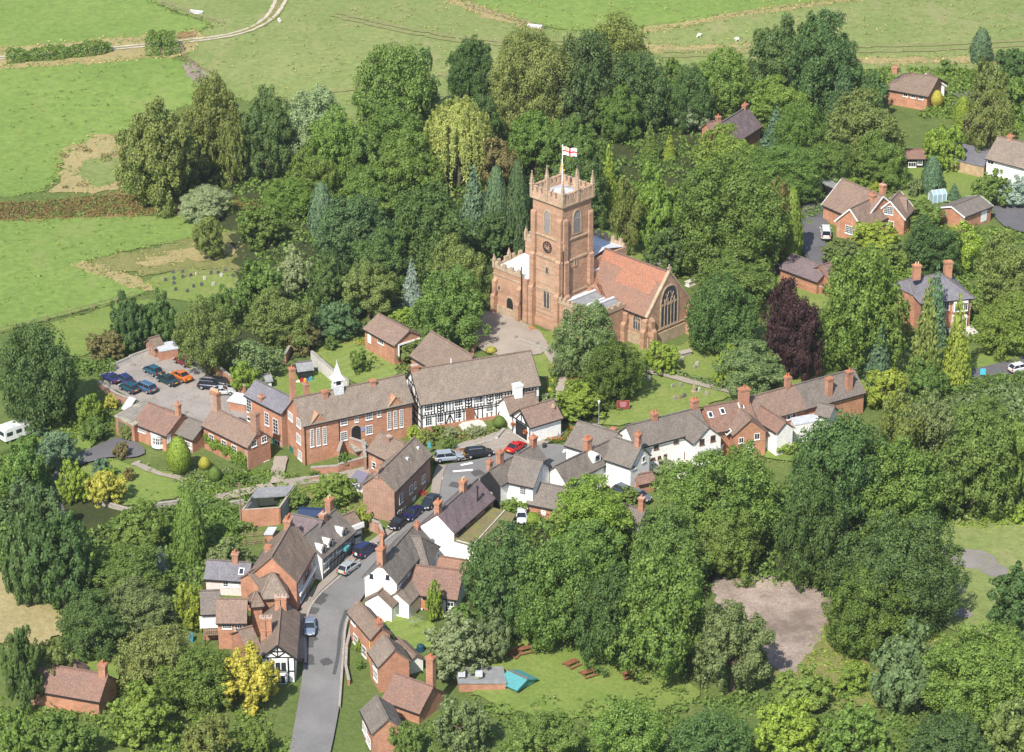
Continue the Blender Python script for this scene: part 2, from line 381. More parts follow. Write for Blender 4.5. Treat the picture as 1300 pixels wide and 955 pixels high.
patch('reed_bed', [(-120,268),(0,262),(60,258),(140,246),(220,250),(400,254),(400,268),(280,272),(150,274),(60,280),(-120,286)], G_reed, jit=.7)
patch('field', [(-120,284),(0,281),(60,278),(150,275),(262,275),(330,272),(330,285),(270,300),(180,315),(90,336),(130,346),(190,368),(170,378),(40,412),(-30,432),(-120,440)], G_bright)
patch('rough_meadow', [(92,334),(180,318),(262,302),(300,292),(400,296),(420,340),(330,342),(250,342),(190,352),(165,345),(130,348)], G_rough, jit=.6)
patch('straw_strip', [(92,332),(140,340),(195,362),(200,372),(180,370),(130,350),(90,340)], G_straw, jit=.5)
patch('straw_meadow', [(170,330),(240,316),(330,306),(335,318),(250,332),(180,340)], G_straw, jit=.6)
patch('cemetery_grass', [(178,352),(240,345),(310,340),(340,372),(250,386),(205,378)], G_yard, jit=.5)
patch('field', [(30,420),(100,400),(170,381),(215,384),(160,410),(130,450),(60,455),(20,440)], G_lawn, jit=.5)
patch('track', [(-120,76),(0,74),(140,60),(235,50),(300,42),(336,26),(352,0),(360,-40),(378,-40),(368,0),(350,28),(310,45),(235,55),(140,65),(0,77),(-120,80)], G_rough, jit=.15)
ribbon('track', [(-120,76),(0,74),(140,61),(235,51),(300,43),(336,27),(352,0),(357,-40)], .8, G_track, jit=.08)
ribbon('track', [(-120,79),(0,77),(140,64),(235,54),(306,45),(345,28),(365,0),(372,-40)], .8, G_track, jit=.08)
for q in ([(840,66),(960,60),(1100,62),(1300,52),(1400,46)], [(840,72),(960,66),(1100,69),(1300,58),(1400,52)], [(560,98),(640,84),(720,70)], [(420,20),(560,52),(640,58),(740,56)], [(428,17),(566,48),(644,54),(740,51)], [(380,120),(480,112),(560,96),(600,80)]):
    ribbon('tractor_line', q, 1.5, G_straw2, jit=.25)
# village ground
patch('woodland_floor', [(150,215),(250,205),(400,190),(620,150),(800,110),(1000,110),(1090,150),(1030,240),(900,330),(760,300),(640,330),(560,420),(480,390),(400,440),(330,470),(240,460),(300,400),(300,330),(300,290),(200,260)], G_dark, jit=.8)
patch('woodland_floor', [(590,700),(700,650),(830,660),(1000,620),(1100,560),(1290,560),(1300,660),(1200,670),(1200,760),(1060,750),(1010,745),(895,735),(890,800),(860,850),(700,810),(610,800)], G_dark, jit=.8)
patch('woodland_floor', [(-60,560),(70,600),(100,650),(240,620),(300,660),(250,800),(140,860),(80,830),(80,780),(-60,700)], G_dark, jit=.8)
patch('churchyard_grass', [(600,420),(640,400),(700,425),(800,440),(860,440),(900,425),(960,450),(1050,465),(1040,490),(950,500),(850,530),(770,545),(700,520),(690,470),(610,450)], G_yard)
patch('churchyard_grass', [(745,290),(800,300),(860,330),(960,330),(1050,370),(1050,400),(960,370),(880,360),(770,330)], G_yard)
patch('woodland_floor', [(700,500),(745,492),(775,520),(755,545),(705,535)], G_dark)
patch('garden_lawn', [(395,440),(430,425),(470,430),(520,470),(470,490),(430,480)], G_mown)
patch('garden_lawn', [(330,480),(400,465),(445,500),(400,515),(340,500)], G_lawn)
patch('garden_lawn', [(480,395),(540,385),(560,410),(520,420)], G_lawn)
patch('garden_lawn', [(90,600),(140,585),(190,595),(245,610),(235,632),(180,645),(110,640)], G_lawn)
patch('garden_lawn', [(20,570),(70,545),(120,560),(110,580),(60,590)], G_lawn)
patch('garden_lawn', [(1125,215),(1180,205),(1245,215),(1260,250),(1200,262),(1130,250)], G_lawn)
patch('garden_lawn', [(1120,340),(1180,300),(1200,330),(1150,350)], G_lawn)
patch('garden_lawn', [(484,778),(530,782),(560,800),(550,825),(515,825),(495,800)], G_mown)
patch('pub_garden', [(590,800),(650,800),(740,815),(860,850),(900,900),(640,920),(590,860)], G_lawn)
patch('garden_lawn', [(960,560),(1010,555),(1040,580),(1000,590),(960,580)], G_lawn)
patch('grass_bank', [(1040,480),(1180,470),(1300,440),(1300,480),(1220,490),(1130,520),(1060,500)], G_lawn, jit=.5)
patch('grass_bank', [(340,630),(380,605),(450,610),(490,640),(470,660),(400,640)], G_rough, jit=.5)
patch('waste_grass', [(1180,660),(1300,655),(1420,660),(1420,860),(1240,830),(1190,780)], G_past, jit=.6)
patch('waste_grass', [(960,790),(1060,780),(1200,800),(1200,900),(980,900)], G_rough, jit=.6)
patch('tan_meadow', [(-80,725),(0,728),(45,745),(85,785),(70,815),(0,820),(-80,820)], G_tan, jit=.5)
patch('garden_lawn', [(90,830),(130,820),(160,850),(140,890),(90,880)], G_lawn)
patch('rubble_yard', [(896,738),(930,730),(975,732),(1020,745),(1056,752),(1052,790),(1030,835),(1000,862),(975,845),(960,800),(915,775)], G_rubble, jit=.3)
patch('old_tarmac', [(1196,694),(1225,698),(1256,706),(1282,728),(1275,740),(1245,730),(1215,720),(1196,712)], T_old, jit=.5)
patch('old_tarmac', [(1205,745),(1228,742),(1230,756),(1208,760)], T_old, jit=.3)
patch('old_tarmac', [(1055,668),(1085,668),(1085,700),(1060,700)], T_old, jit=.3)
patch('old_tarmac', [(1200,772),(1240,778),(1235,790),(1205,785)], T_old, jit=.3)
patch('car_park', [(124,482),(150,468),(185,452),(240,450),(278,478),(318,512),(312,545),(290,540),(255,548),(228,535),(190,515),(150,502)], T_park, jit=.15)
patch('driveway', [(128,566),(150,556),(172,562),(188,576),(172,584),(140,582),(100,592),(82,608),(76,640),(95,670),(88,676),(64,640),(66,604),(90,582)], T_drive, jit=.05)
patch('driveway', [(1018,238),(1045,250),(1052,280),(1045,320),(1062,340),(1040,350),(1018,325),(1016,280)], T_drive, jit=.1)
patch('driveway', [(1258,262),(1310,240),(1310,300),(1280,292),(1262,280)], T_drive, jit=.1)
patch('driveway', [(1196,118),(1260,118),(1262,138),(1215,140)], T_drive, jit=.1)
ribbon('lane', [(1130,512),(1180,500),(1220,488),(1260,478),(1320,462),(1420,440)], 6.0, T_drive)
ribbon('church_path', [(700,548),(704,520),(708,490),(712,465),(690,440),(650,425),(615,410),(600,395)], 2.2, T_path, jit=.08)
patch('church_forecourt', [(600,395),(640,400),(690,425),(700,450),(650,458),(600,445),(595,420)], T_path, jit=.2)
ribbon('church_path', [(712,462),(760,468),(820,472),(880,488),(940,502),(975,512)], 1.6, T_path, jit=.08)
ribbon('church_path', [(770,330),(830,340),(880,325),(930,318)], 1.6, T_path, jit=.08)
ribbon('garden_path', [(225,640),(270,636),(320,625),(345,618)], 2.2, T_path, jit=.1)
ribbon('school_lane', [(476,596),(450,604),(420,610),(392,612),(352,618)], 2.4, T_path, jit=.08)
ribbon('alley', [(352,616),(353,600),(357,582)], 2.0, T_path, jit=.08)
ribbon('driveway_verge', [(170,590),(200,604),(235,612)], 1.2, T_path, jit=.15)
# street
road_px = [(355,1010),(376,915),(387,840),(385,790),(397,762),(425,738),(455,712),(480,694),(503,676),(520,662),(548,634),(552,612),(556,594),(600,588),(640,578),(670,568),(700,566),(740,572),(800,590),(800,600),(700,596),(650,606),(620,622),(600,640),(560,664),(530,690),(500,718),(472,745),(458,765),(441,790),(438,830),(432,900),(408,1010)]
patch('road', road_px, T_road, jit=0, smooth=2)
def kerb_strip(name, px, w, mat, h=.12):
    pts = smooth_poly([np.array(G(x, y)[:2]) for x, y in px], False, 2); mb = MB()
    for i in range(len(pts)-1):
        q = []
        for p, o in ((pts[i], i), (pts[i+1], i+1)):
            d = pts[min(o+1, len(pts)-1)]-pts[max(o-1, 0)]; d = d/np.linalg.norm(d); nn = np.array([-d[1], d[0]])
            q.append((p+nn*w/2, p-nn*w/2))
        b = [q[0][0], q[1][0], q[1][1], q[0][1]]
        mb.hexa([(v[0], v[1], H(v[0], v[1])-.2) for v in b], [(v[0], v[1], H(v[0], v[1])+PATCHZ[0]+h) for v in b])
    tag(mb.build(name, mat), kind='structure')
kerb_strip('pavement', [(384,840),(382,790),(393,762),(420,737),(450,710),(476,691),(500,673)], 1.2, T_pave)
kerb_strip('kerb', [(388,845),(388.5,835),(386.5,792),(399,764),(427,740),(457,714),(482,696),(504,679)], .3, M_stone, .13)
kerb_strip('kerb', [(431,900),(436,832),(439,790),(455,766)], .3, M_stone, .13)
kerb_strip('pavement', [(552,632),(556,606),(562,594)], 1.4, T_pave)
patch('forecourt', [(556,590),(560,575),(600,560),(655,545),(690,548),(705,560),(690,568),(660,570),(620,580),(590,588)], T_pave, jit=.05)
for q in ([(625,560),(650,550),(690,552)], [(560,585),(610,575),(660,566),(700,562)]):
    ribbon('kerb', q, .35, M_stone)
for q in ([(585,594),(600,591)], [(575,602),(600,600)], [(560,612),(560,604)]): ribbon('road_marking', q, .5, M_frame, dz=PATCHZ[0]+.01)
for i in range(7): ribbon('road_marking', [(560+i*9, 655-i*7), (564+i*9, 652-i*7)], .15, M_frame, dz=PATCHZ[0]+.012)
for i in range(6): ribbon('road_marking', [(715+i*4, 578-i*.6), (717+i*4, 574-i*.6)], .35, M_frame, dz=PATCHZ[0]+.012)
for q in ([(392,848),(390,835)], [(391,826),(390,815)], [(470,703),(480,694)], [(600,606),(612,602)], [(575,622),(580,616)], [(405,762),(412,757)], [(395,783),(399,775)], [(402,770),(409,763)], [(393,812),(398,818)], [(440,716),(448,710)], [(408,846),(420,842)]):
    ribbon('road_patch', q, 1.6, T_patch, dz=PATCHZ[0]+.01, jit=.1)
ribbon('road_patch', [(424,860),(430,835),(432,800),(440,778)], .5, T_patch, dz=PATCHZ[0]+.008)

# ------------------------------------------------------------------ houses
def slab_grid(mb, p00, p10, p11, p01, thick=.14, amp=.06, cell=.9, rr=rnd):
    p00, p10, p11, p01 = map(Vector, (p00, p10, p11, p01))
    nu = max(1, int(max((p10-p00).length, (p11-p01).length)/cell)); nv = max(1, int(max((p01-p00).length, (p11-p10).length)/cell))
    nrm = (p10-p00).cross(p01-p00)
    if nrm.length < 1e-6: nrm = (p11-p10).cross(p01-p10)
    if nrm.length < 1e-6: nrm = (p10-p00).cross(p11-p00)
    nrm.normalize()
    if nrm.z < 0: nrm = -nrm
    n = len(mb.v); top = []
    for j in range(nv+1):
        for i in range(nu+1):
            u, v = i/nu, j/nv; p = p00*(1-u)*(1-v)+p10*u*(1-v)+p11*u*v+p01*(1-u)*v
            p = p+nrm*rr.uniform(-amp, amp)*(1 if 0 < i < nu and 0 < j < nv else .4); top.append(p)
    mb.v += [tuple(p) for p in top]+[tuple(p-nrm*thick) for p in top]; N = len(top); W = nu+1
    for j in range(nv):
        for i in range(nu):
            a = n+j*W+i; q = (a, a+1, a+W+1, a+W); mb.f.append(q); mb.f.append(tuple(k+N for k in q[::-1]))
    rim = [j for j in range(W)]+[W-1+W*j for j in range(1, nv+1)]+[N-1-j for j in range(1, W)]+[W*j for j in range(nv-1, 0, -1)]
    for k in range(len(rim)):
        a, b = n+rim[k], n+rim[(k+1) % len(rim)]; mb.f.append((a, b, b+N, a+N))
Z = Vector((0, 0, 1))
class Vol:
    """one gabled (or hipped) range: ridge end pixels A, B, eaves pixel E, eaves height ze, roof slope k"""
    def __init__(s, root, A, B, E, ze, wall, roof, k=.85, zb=None, hipA=False, hipB=False, over=.28, deep=5.0, verge=None, gut=True, overe=.3):
        s.root = root; off = root.location
        zr = ze+3
        if zb is None:
            for _ in range(3):
                a = atz(*A, zr); b = atz(*B, zr); m = (a+b)/2; zz = H(m[0], m[1]); a = atz(*A, zz+zr); b = atz(*B, zz+zr); m = (a+b)/2
            zb = H(m[0], m[1])
        s.zb = zb
        for _ in range(25):
            a = Vector(atz(*A, zb+zr)); b = Vector(atz(*B, zb+zr)); e = Vector(atz(*E, zb+ze))
            d = (b-a); d.z = 0; L = d.length; d.normalize(); n = Vector((d.y, -d.x, 0)); q = (e-a).dot(n)
            hw = max(abs(q), 1.2); zr = .5*zr+.5*(ze+k*hw)
        if q < 0: n = -n
        s.X = d; s.N = n; s.hw = hw; s.L = L; s.zr = zr; s.ze = ze
        s.a = Vector((a.x, a.y, zb)); s.wall_m = wall; s.roof_m = roof
        P = s.P
        mb = MB(); g = 0 if True else 0
        xa, xb = 0, L
        if hipA or hipB:
            mb.hexa([P(xa, hw, -deep), P(xb, hw, -deep), P(xb, -hw, -deep), P(xa, -hw, -deep)], [P(xa, hw, ze), P(xb, hw, ze), P(xb, -hw, ze), P(xa, -hw, ze)])
            if not hipA: mb.quad(P(xa, hw, ze), P(xa, -hw, ze), P(xa, 0, zr-.08))
            if not hipB: mb.quad(P(xb, hw, ze), P(xb, -hw, ze), P(xb, 0, zr-.08))
        else:
            pa = [(hw, -deep), (hw, ze-.02), (0, zr-.1), (-hw, ze-.02), (-hw, -deep)]; nn = len(mb.v)
            mb.v += [tuple(P(xa, y, z)) for y, z in pa]+[tuple(P(xb, y, z)) for y, z in pa]
            mb.f += [(0, 1, 2, 3, 4), (9, 8, 7, 6, 5)]+[(i, (i+1) % 5, 5+(i+1) % 5, 5+i) for i in range(5)]
        s.wall = mb.build('wall', wall, root, off)
        rb = MB(); o = over; oe = overe; dz = oe*k; t = .06
        A0 = xa-(o if not hipA else oe); B0 = xb+(o if not hipB else oe)
        ra = xa-o if not hipA else xa+min(hw, L*.45); rbx = xb+o if not hipB else xb-min(hw, L*.45)
        s.ra, s.rb = ra, rbx
        for sg in (1, -1):
            slab_grid(rb, P(A0, sg*(hw+oe), ze-dz+t), P(B0, sg*(hw+oe), ze-dz+t), P(rbx, 0, zr+t), P(ra, 0, zr+t))
        if hipA: slab_grid(rb, P(A0, -hw-oe, ze-dz+t), P(A0, hw+oe, ze-dz+t), P(ra, 0, zr+t), P(ra, 0, zr+t))
        if hipB: slab_grid(rb, P(B0, -hw-oe, ze-dz+t), P(B0, hw+oe, ze-dz+t), P(rbx, 0, zr+t), P(rbx, 0, zr+t))
        s.roof = rb.build('roof', roof, root, off)
        r2 = MB(); r2.bar(P(ra, 0, zr+t+.07), P(rbx, 0, zr+t+.07), .26, .14)
        if hipA:
            for sg in (1, -1): r2.bar(P(ra, 0, zr+t+.07), P(A0, sg*(hw+oe), ze-dz+t+.07), .2, .12)
        if hipB:
            for sg in (1, -1): r2.bar(P(rbx, 0, zr+t+.07), P(B0, sg*(hw+oe), ze-dz+t+.07), .2, .12)
        r2.build('ridge_tiles', M_tile_r if roof in (M_tile_r, M_tile_o) else (M_tile_m if roof in (M_tile, M_tile_l, M_tile_m) else M_slate), s.roof, off)
        if gut:
            for sg in (1, -1): g2 = MB(); g2.bar(P(A0+.1, sg*(hw+oe+.05), ze-dz-.06), P(B0-.1, sg*(hw+oe+.05), ze-dz-.06), .13, .12); g2.build('gutter', M_dark, s.roof, off)
        if verge:
            for x in ([A0-.03] if not hipA else [])+([B0+.03] if not hipB else []):
                for sg in (1, -1): v = MB(); v.bar(P(x, sg*(hw+oe+.03), ze-dz-.06), P(x, 0, zr-.04), .07, .26); v.build('bargeboard', verge, s.roof, off)
    def P(s, x, y, z): return s.a+s.X*x+s.N*y+Z*z
    def wallframe(s, w):
        # origin, along, normal, length
        if w == 'F': return s.P(0, s.hw, 0), s.X, s.N, s.L
        if w == 'B': return s.P(0, -s.hw, 0), s.X, -s.N, s.L
        if w == 'L': return s.P(0, -s.hw, 0), s.N, -s.X, 2*s.hw
        return s.P(s.L, -s.hw, 0), s.N, s.X, 2*s.hw
    def hit(s, w, px, py):
        o, u, n, L = s.wallframe(w); d = Vector(ray(px, py)); c = Vector((0, 0, CAMZ)); t = (o-c).dot(n)/d.dot(n); p = c+d*t
        return (p-o).dot(u), p.z-s.zb, L
    def win(s, w, px, py, wd, ht, style='sash', frame=None, name='window', glass=None, metres=False, arch=False):
        u, z, L = s.hit(w, px, py)
        if metres: W, Hh = wd, ht
        else:
            u1 = s.hit(w, px-wd/2, py)[0]; u2 = s.hit(w, px+wd/2, py)[0]; W = min(abs(u2-u1), 3.2); Hh = ht/(pxm(py)*cosp(py))
        W = max(W, .35); u = min(max(u, W/2+.12), L-W/2-.12)
        ztop = s.ze-.15 if w in 'FB' else s.zr-.6-abs(u-L/2)*(s.zr-s.ze)/s.hw
        z = min(z, ztop-Hh/2)
        o, X, n, _ = s.wallframe(w); c = o+X*u+Z*z
        return window(s.root, c, X, n, W, Hh, style, frame or M_frame, name, glass, arch)
    def chim(s, px, ytop, w=1.0, d=.7, off=0.0, pots=2, mat=None, pot=None, capz=0):
        """stack whose top shows at (px, ytop); off = share of half width towards F"""
        o = s.P(0, off*s.hw, 0); n = s.N; dr = Vector(ray(px, ytop)); c = Vector((0, 0, CAMZ))
        if abs(dr.dot(n)) < .25: o = s.P(s.L/2, 0, 0); 
        t = (o-c).dot(n)/dr.dot(n); p = c+dr*t; u = (p-s.a).dot(s.X); zt = p.z-s.zb
        u = min(max(u, .45), s.L-.45); base = s.ze+(s.zr-s.ze)*(1-abs(off))-.6
        zt = min(max(zt, s.ze+(s.zr-s.ze)*(1-abs(off))+.9), s.zr+4.5)
        chimney(s.root, s.P(u, off*s.hw, 0), s.X, s.N, base, zt, w, d, pots, mat or M_brick, pot or M_pot)
    def skylight(s, px, py, w=.8, h=1.1):
        dr = Vector(ray(px, py)); c = Vector((0, 0, CAMZ)); sl = (s.N*s.hw - Z*(s.zr-s.ze)).normalized(); nr = s.X.cross(sl).normalized()
        if nr.z < 0: nr = -nr
        o = s.P(0, 0, s.zr+.06); t = (o-c).dot(nr)/dr.dot(nr); p = c+dr*t
        mb = MB(); mb.obox(p+nr*.08, s.X, sl, nr, w/2, h/2, .08); f = mb.build('skylight', M_frame, s.roof, s.root.location)
        mb = MB(); mb.obox(p+nr*.17, s.X, sl, nr, w/2-.12, h/2-.14, .012); mb.build('pane', M_glass, f, s.root.location)
    def gableboards(s, w, frame=False): pass
def window(root, c, X, n, W, Hh, style='sash', frame=None, name='window', glass=None, arch=False):
    off = root.location; frame = frame or M_frame; mb = MB(); t = .085 if min(W, Hh) > .5 else .06
    x = W/2; z = Hh/2
    def bx(x0, x1, z0, z1, d0, d1): mb.obox(c+X*((x0+x1)/2)+Z*((z0+z1)/2)+n*((d0+d1)/2), X, n, Z, abs(x1-x0)/2, (d1-d0)/2, (z1-z0)/2)
    if style == 'panel':
        bx(-x, x, -z, z, -.05, .06); o = mb.build(name, frame, root, off); return o
    bx(-x, -x+t, -z, z, -.02, .07); bx(x-t, x, -z, z, -.02, .07); bx(-x+t, x-t, z-t, z, -.02, .068); bx(-x+t, x-t, -z, -z+t, -.02, .068)
    bx(-x-.06, x+.06, -z-.1, -z-.003, -.02, .14)
    if style in ('sash', 'door'):
        k = max(1, round((W-.2)/.5)); r = max(1, round((Hh-.2)/.55))
    elif style == 'leaded': k = max(2, round(W/.35)); r = max(2, round(Hh/.4))
    elif style == 'case': k = max(2, round(W/.6)); r = 1
    else: k = r = 1
    for i in range(1, k): q = -x+t+(W-2*t)*i/k; bx(q-.025, q+.025, -z+t, z-t, -.02, .064)
    for j in range(1, r): q = -z+t+(Hh-2*t)*j/r; bx(-x+t, x-t, q-.022, q+.022, -.02, .061)
    o = mb.build(name, frame, root, off); mb = MB()
    bx(-x+t-.01, x-t+.01, -z+t-.01, z-t+.01, -.02, .03); mb.build('pane', glass or M_glass, o, off)
    return o
def chimney(root, base, X, N, z0, z1, w, d, pots, mat, pot, name='chimney'):
    off = root.location; mb = MB()
    mb.obox(base+Z*((z0+z1-.5)/2), X, N, Z, w/2, d/2, (z1-.5-z0)/2)
    mb.obox(base+Z*(z1-.4), X, N, Z, w/2+.07, d/2+.07, .1); mb.obox(base+Z*(z1-.22), X, N, Z, w/2+.13, d/2+.13, .08)
    mb.obox(base+Z*(z1-.1), X, N, Z, w/2+.03, d/2+.03, .045)
    o = mb.build(name, mat, root, off)
    for i in range(pots):
        q = base+X*((i-(pots-1)/2)*min(.45, w/max(pots, 1)))+Z*(z1-.06); m2 = MB(); m2.tube(q, q+Z*.42, .14, .11, 10); m2.tube(q+Z*.42, q+Z*.47, .14, .14, 10)
        m2.build('chimney_pot', pot, o, off)
def house(name, label, cat, px, py, zoff=0, group=None):
    p = G(px, py); return empty(name, p, label, cat, group)
def slabroof(root, FL, FR, BR, z, wall, roof, zb=None, h=.18, over=.2, tilt=0, parapet=None, deep=4):
    """flat or lean-to range from three roof-corner pixels at height z"""
    if zb is None: zb = root.location.z
    a, b, c = (Vector(atz(*p, zb+z)) for p in (FL, FR, BR)); d = a+(c-b); off = root.location
    mb = MB(); q = [a, b, c, d]; zz = [0, 0, tilt, tilt]
    mb.hexa([(v.x, v.y, zb-deep) for v in q], [(v.x, v.y, zb+z-.03+t) for v, t in zip(q, zz)])
    o = mb.build('wall', wall, root, off); m = (a+b+c+d)/4
    e = [v+(v-m).normalized()*over for v in q]; mb = MB()
    mb.hexa([(v.x, v.y, zb+z+t) for v, t in zip(e, zz)], [(v.x, v.y, zb+z+h+t) for v, t in zip(e, zz)]); r = mb.build('roof', roof, root, off)
    return o, r, q, zb
def wallpt(q, i, zb):
    a, b = q[i], q[(i+1) % 4]; X = (b-a).normalized(); X.z = 0; n = Vector((X.y, -X.x, 0)); return a, X, n
def hitplane(o, n, px, py):
    d = Vector(ray(px, py)); c = Vector((0, 0, CAMZ)); return c+d*((o-c).dot(n)/d.dot(n))
def slabwin(root, q, i, px, py, W, Hh, **kw):
    a, X, n = wallpt(q, i, 0)
    if n.y > 0 and i == 0: n = -n
    p = hitplane(a, n, px, py); return window(root, p, X, n, W, Hh, **kw)

# ------------------------------------------------------------------ foliage
def leaf_mat():
    m, n, b = newmat('foliage'); n.nodes.remove(b); out = n.nodes['Material Output']
    oi = n.nodes.new('ShaderNodeObjectInfo'); ge = n.nodes.new('ShaderNodeNewGeometry'); co = coord(n)
    v = ramp(n, ge.outputs['Random Per Island'], [(0, (.74, .78, .72)), (.5, (1, 1, 1)), (1, (1.30, 1.25, 1.12))])
    col = mixc(n, oi.outputs['Color'], v, 1.0, 'MULTIPLY')
    k = ramp(n, noise(n, co, 2.2, 4, .7), [(.32, (.80, .84, .78)), (.68, (1.22, 1.14, 1.10))])
    col = mixc(n, col, k, 1.0, 'MULTIPLY')
    d = n.nodes.new('ShaderNodeBsdfDiffuse'); n.links.new(col, d.inputs[0])
    t = n.nodes.new('ShaderNodeBsdfTranslucent'); c2 = mixc(n, col, (1.15, 1.25, .55), 1.0, 'MULTIPLY'); n.links.new(c2, t.inputs[0])
    g = n.nodes.new('ShaderNodeBsdfGlossy'); g.inputs['Roughness'].default_value = .55; g.inputs[0].default_value = (.7, .75, .7, 1)
    x = n.nodes.new('ShaderNodeMixShader'); x.inputs[0].default_value = .30; n.links.new(d.outputs[0], x.inputs[1]); n.links.new(t.outputs[0], x.inputs[2])
    y = n.nodes.new('ShaderNodeMixShader'); y.inputs[0].default_value = .02; n.links.new(x.outputs[0], y.inputs[1]); n.links.new(g.outputs[0], y.inputs[2])
    n.links.new(y.outputs[0], out.inputs[0]); return m
M_leaf = leaf_mat()
def leafquads(name, P, D, size, rr, elong=1.5, jit=.55):
    N = len(P); D = D/np.maximum(np.linalg.norm(D, axis=1), 1e-6)[:, None]
    n = D+rr.normal(size=(N, 3))*jit; n /= np.linalg.norm(n, axis=1)[:, None]
    a = np.cross(n, rr.normal(size=(N, 3))); a /= np.linalg.norm(a, axis=1)[:, None]; b = np.cross(n, a)
    s = (size*rr.uniform(.45, 1.4, N))[:, None]; a = a*s*.5*elong**.5; b = b*s*.5/elong**.5
    V = np.stack([P-a*.95, P-b+n*s*.10, P+a*1.05, P+b+n*s*.10], 1).reshape(-1, 3)
    return mesh_np(name, V, np.arange(4*N).reshape(-1, 4))
def rdir(rr, N):
    d = rr.normal(size=(N, 3)); return d/np.linalg.norm(d, axis=1)[:, None]
def crown_broad(name, seed, nleaf, leaf, nl=22, flat=1.0, sub=12, loose=.13, spread=.64):
    rr = np.random.default_rng(seed); C0 = []; Rd = []
    for i in range(nl):
        t = (i+.5)/nl; z = 1-1.75*t; r = math.sqrt(max(0, 1-z*z)); a = i*2.39996+rr.uniform(-.35, .35)
        f = spread*rr.uniform(.66, 1.34); q = rr.uniform(.20, .46)*(1.15 if f < spread else .85); C0.append([r*math.cos(a)*f, r*math.sin(a)*f, z*f*flat]); Rd.append(q)
    for i in range(4): C0.append(list(rdir(rr, 1)[0]*.2)); Rd.append(.45)
    C0 = np.array(C0); Rd = np.array(Rd); SC = []; SR = []; SD = []
    for c, r in zip(C0, Rd):
        d = rdir(rr, sub); out = c/max(np.linalg.norm(c), .2); d = d+out*.55+np.array([0, 0, .15]); d /= np.linalg.norm(d, axis=1)[:, None]
        SC.append(c+d*r*rr.uniform(.60, 1.15, sub)[:, None]); SR.append(r*rr.uniform(.18, .42, sub)); SD.append(d)
    SC = np.concatenate(SC); SR = np.concatenate(SR); SD = np.concatenate(SD)
    k = rr.choice(len(SC), nleaf, p=SR**2/(SR**2).sum()); d = rdir(rr, nleaf)+SD[k]*.75; d /= np.linalg.norm(d, axis=1)[:, None]
    P = SC[k]+d*(SR[k]*rr.uniform(.55, 1.05+loose, nleaf))[:, None]
    N2 = nleaf//7; k2 = rr.choice(len(C0), N2); d2 = rdir(rr, N2); P2 = C0[k2]+d2*(Rd[k2]*rr.uniform(.1, .75, N2))[:, None]
    P = np.concatenate([P, P2]); lo = np.percentile(P, 1.2, axis=0); hi = np.percentile(P, 98.8, axis=0); P = (P-(lo+hi)/2)/((hi-lo)/2)
    D = np.concatenate([d+np.array([0, 0, .25]), d2])
    return leafquads(name, P, D, leaf, rr, 1.15, .36)
def crown_cone(name, seed, nleaf, leaf, tiers=16, per=9, droop=.28, p=.85):
    rr = np.random.default_rng(seed); P = []; D = []; ntot = 0; br = []
    for t in range(tiers):
        h = t/(tiers-.3); r = (1-h)**p*rr.uniform(.88, 1.08)+.03; m = max(3, int(per*(1-h)**.6+2)); a0 = rr.uniform(0, 6.3)
        for i in range(m): br.append((h, r*rr.uniform(.8, 1.12), a0+i*6.283/m+rr.uniform(-.2, .2)))
    wt = np.array([b[1]**1.3+.02 for b in br]); wt /= wt.sum(); k = rr.choice(len(br), nleaf, p=wt); B = np.array(br)[k]
    u = rr.uniform(.08, 1, nleaf)**.6; wd = (.10+.10*u)*(.4+B[:, 1]); lat = rr.normal(size=nleaf)*wd*.6
    x = B[:, 1]*u; z = -.98+1.96*B[:, 0]-droop*B[:, 1]*u**2*.6+rr.normal(size=nleaf)*.022+.04*np.sin(u*3)
    P = np.stack([x*np.cos(B[:, 2])-lat*np.sin(B[:, 2]), x*np.sin(B[:, 2])+lat*np.cos(B[:, 2]), z], 1)
    D = np.stack([np.cos(B[:, 2])*.6, np.sin(B[:, 2])*.6, np.full(nleaf, .7)], 1)
    return leafquads(name, P, D, leaf, rr, 1.8, .5)
def crown_column(name, seed, nleaf, leaf, p=2.2, low=.75, rough=.07, lob=9):
    rr = np.random.default_rng(seed); z = rr.uniform(-1, 1, nleaf); a = rr.uniform(0, 6.283, nleaf)
    prof = np.where(z < -.35, low+(1-low)*((z+1)/.65), np.clip(1-((z+.35)/1.35), 0, 1)**(1/p))
    rg = 1+rough*np.sin(a*lob+np.sin(z*7)*1.5)+rough*.7*np.sin(z*17+a*3); r = prof*rg*rr.uniform(.82, 1.03, nleaf)
    P = np.stack([r*np.cos(a), r*np.sin(a), z], 1); D = np.stack([np.cos(a), np.sin(a), np.full(nleaf, .35)+np.clip(z, 0, 1)*.8], 1)
    return leafquads(name, P, D, leaf, rr, 1.8, .38)
def crown_egg(name, seed, nleaf, leaf, j=.15):
    rr = np.random.default_rng(seed); d = rdir(rr, nleaf); z = d[:, 2]; f = np.where(z > 0, 1-.30*z, 1.0)
    P = d*np.array([1, 1, 1])*rr.uniform(.93, 1.0, nleaf)[:, None]; P[:, 0] *= f; P[:, 1] *= f
    return leafquads(name, P, d, leaf, rr, 1.2, j)
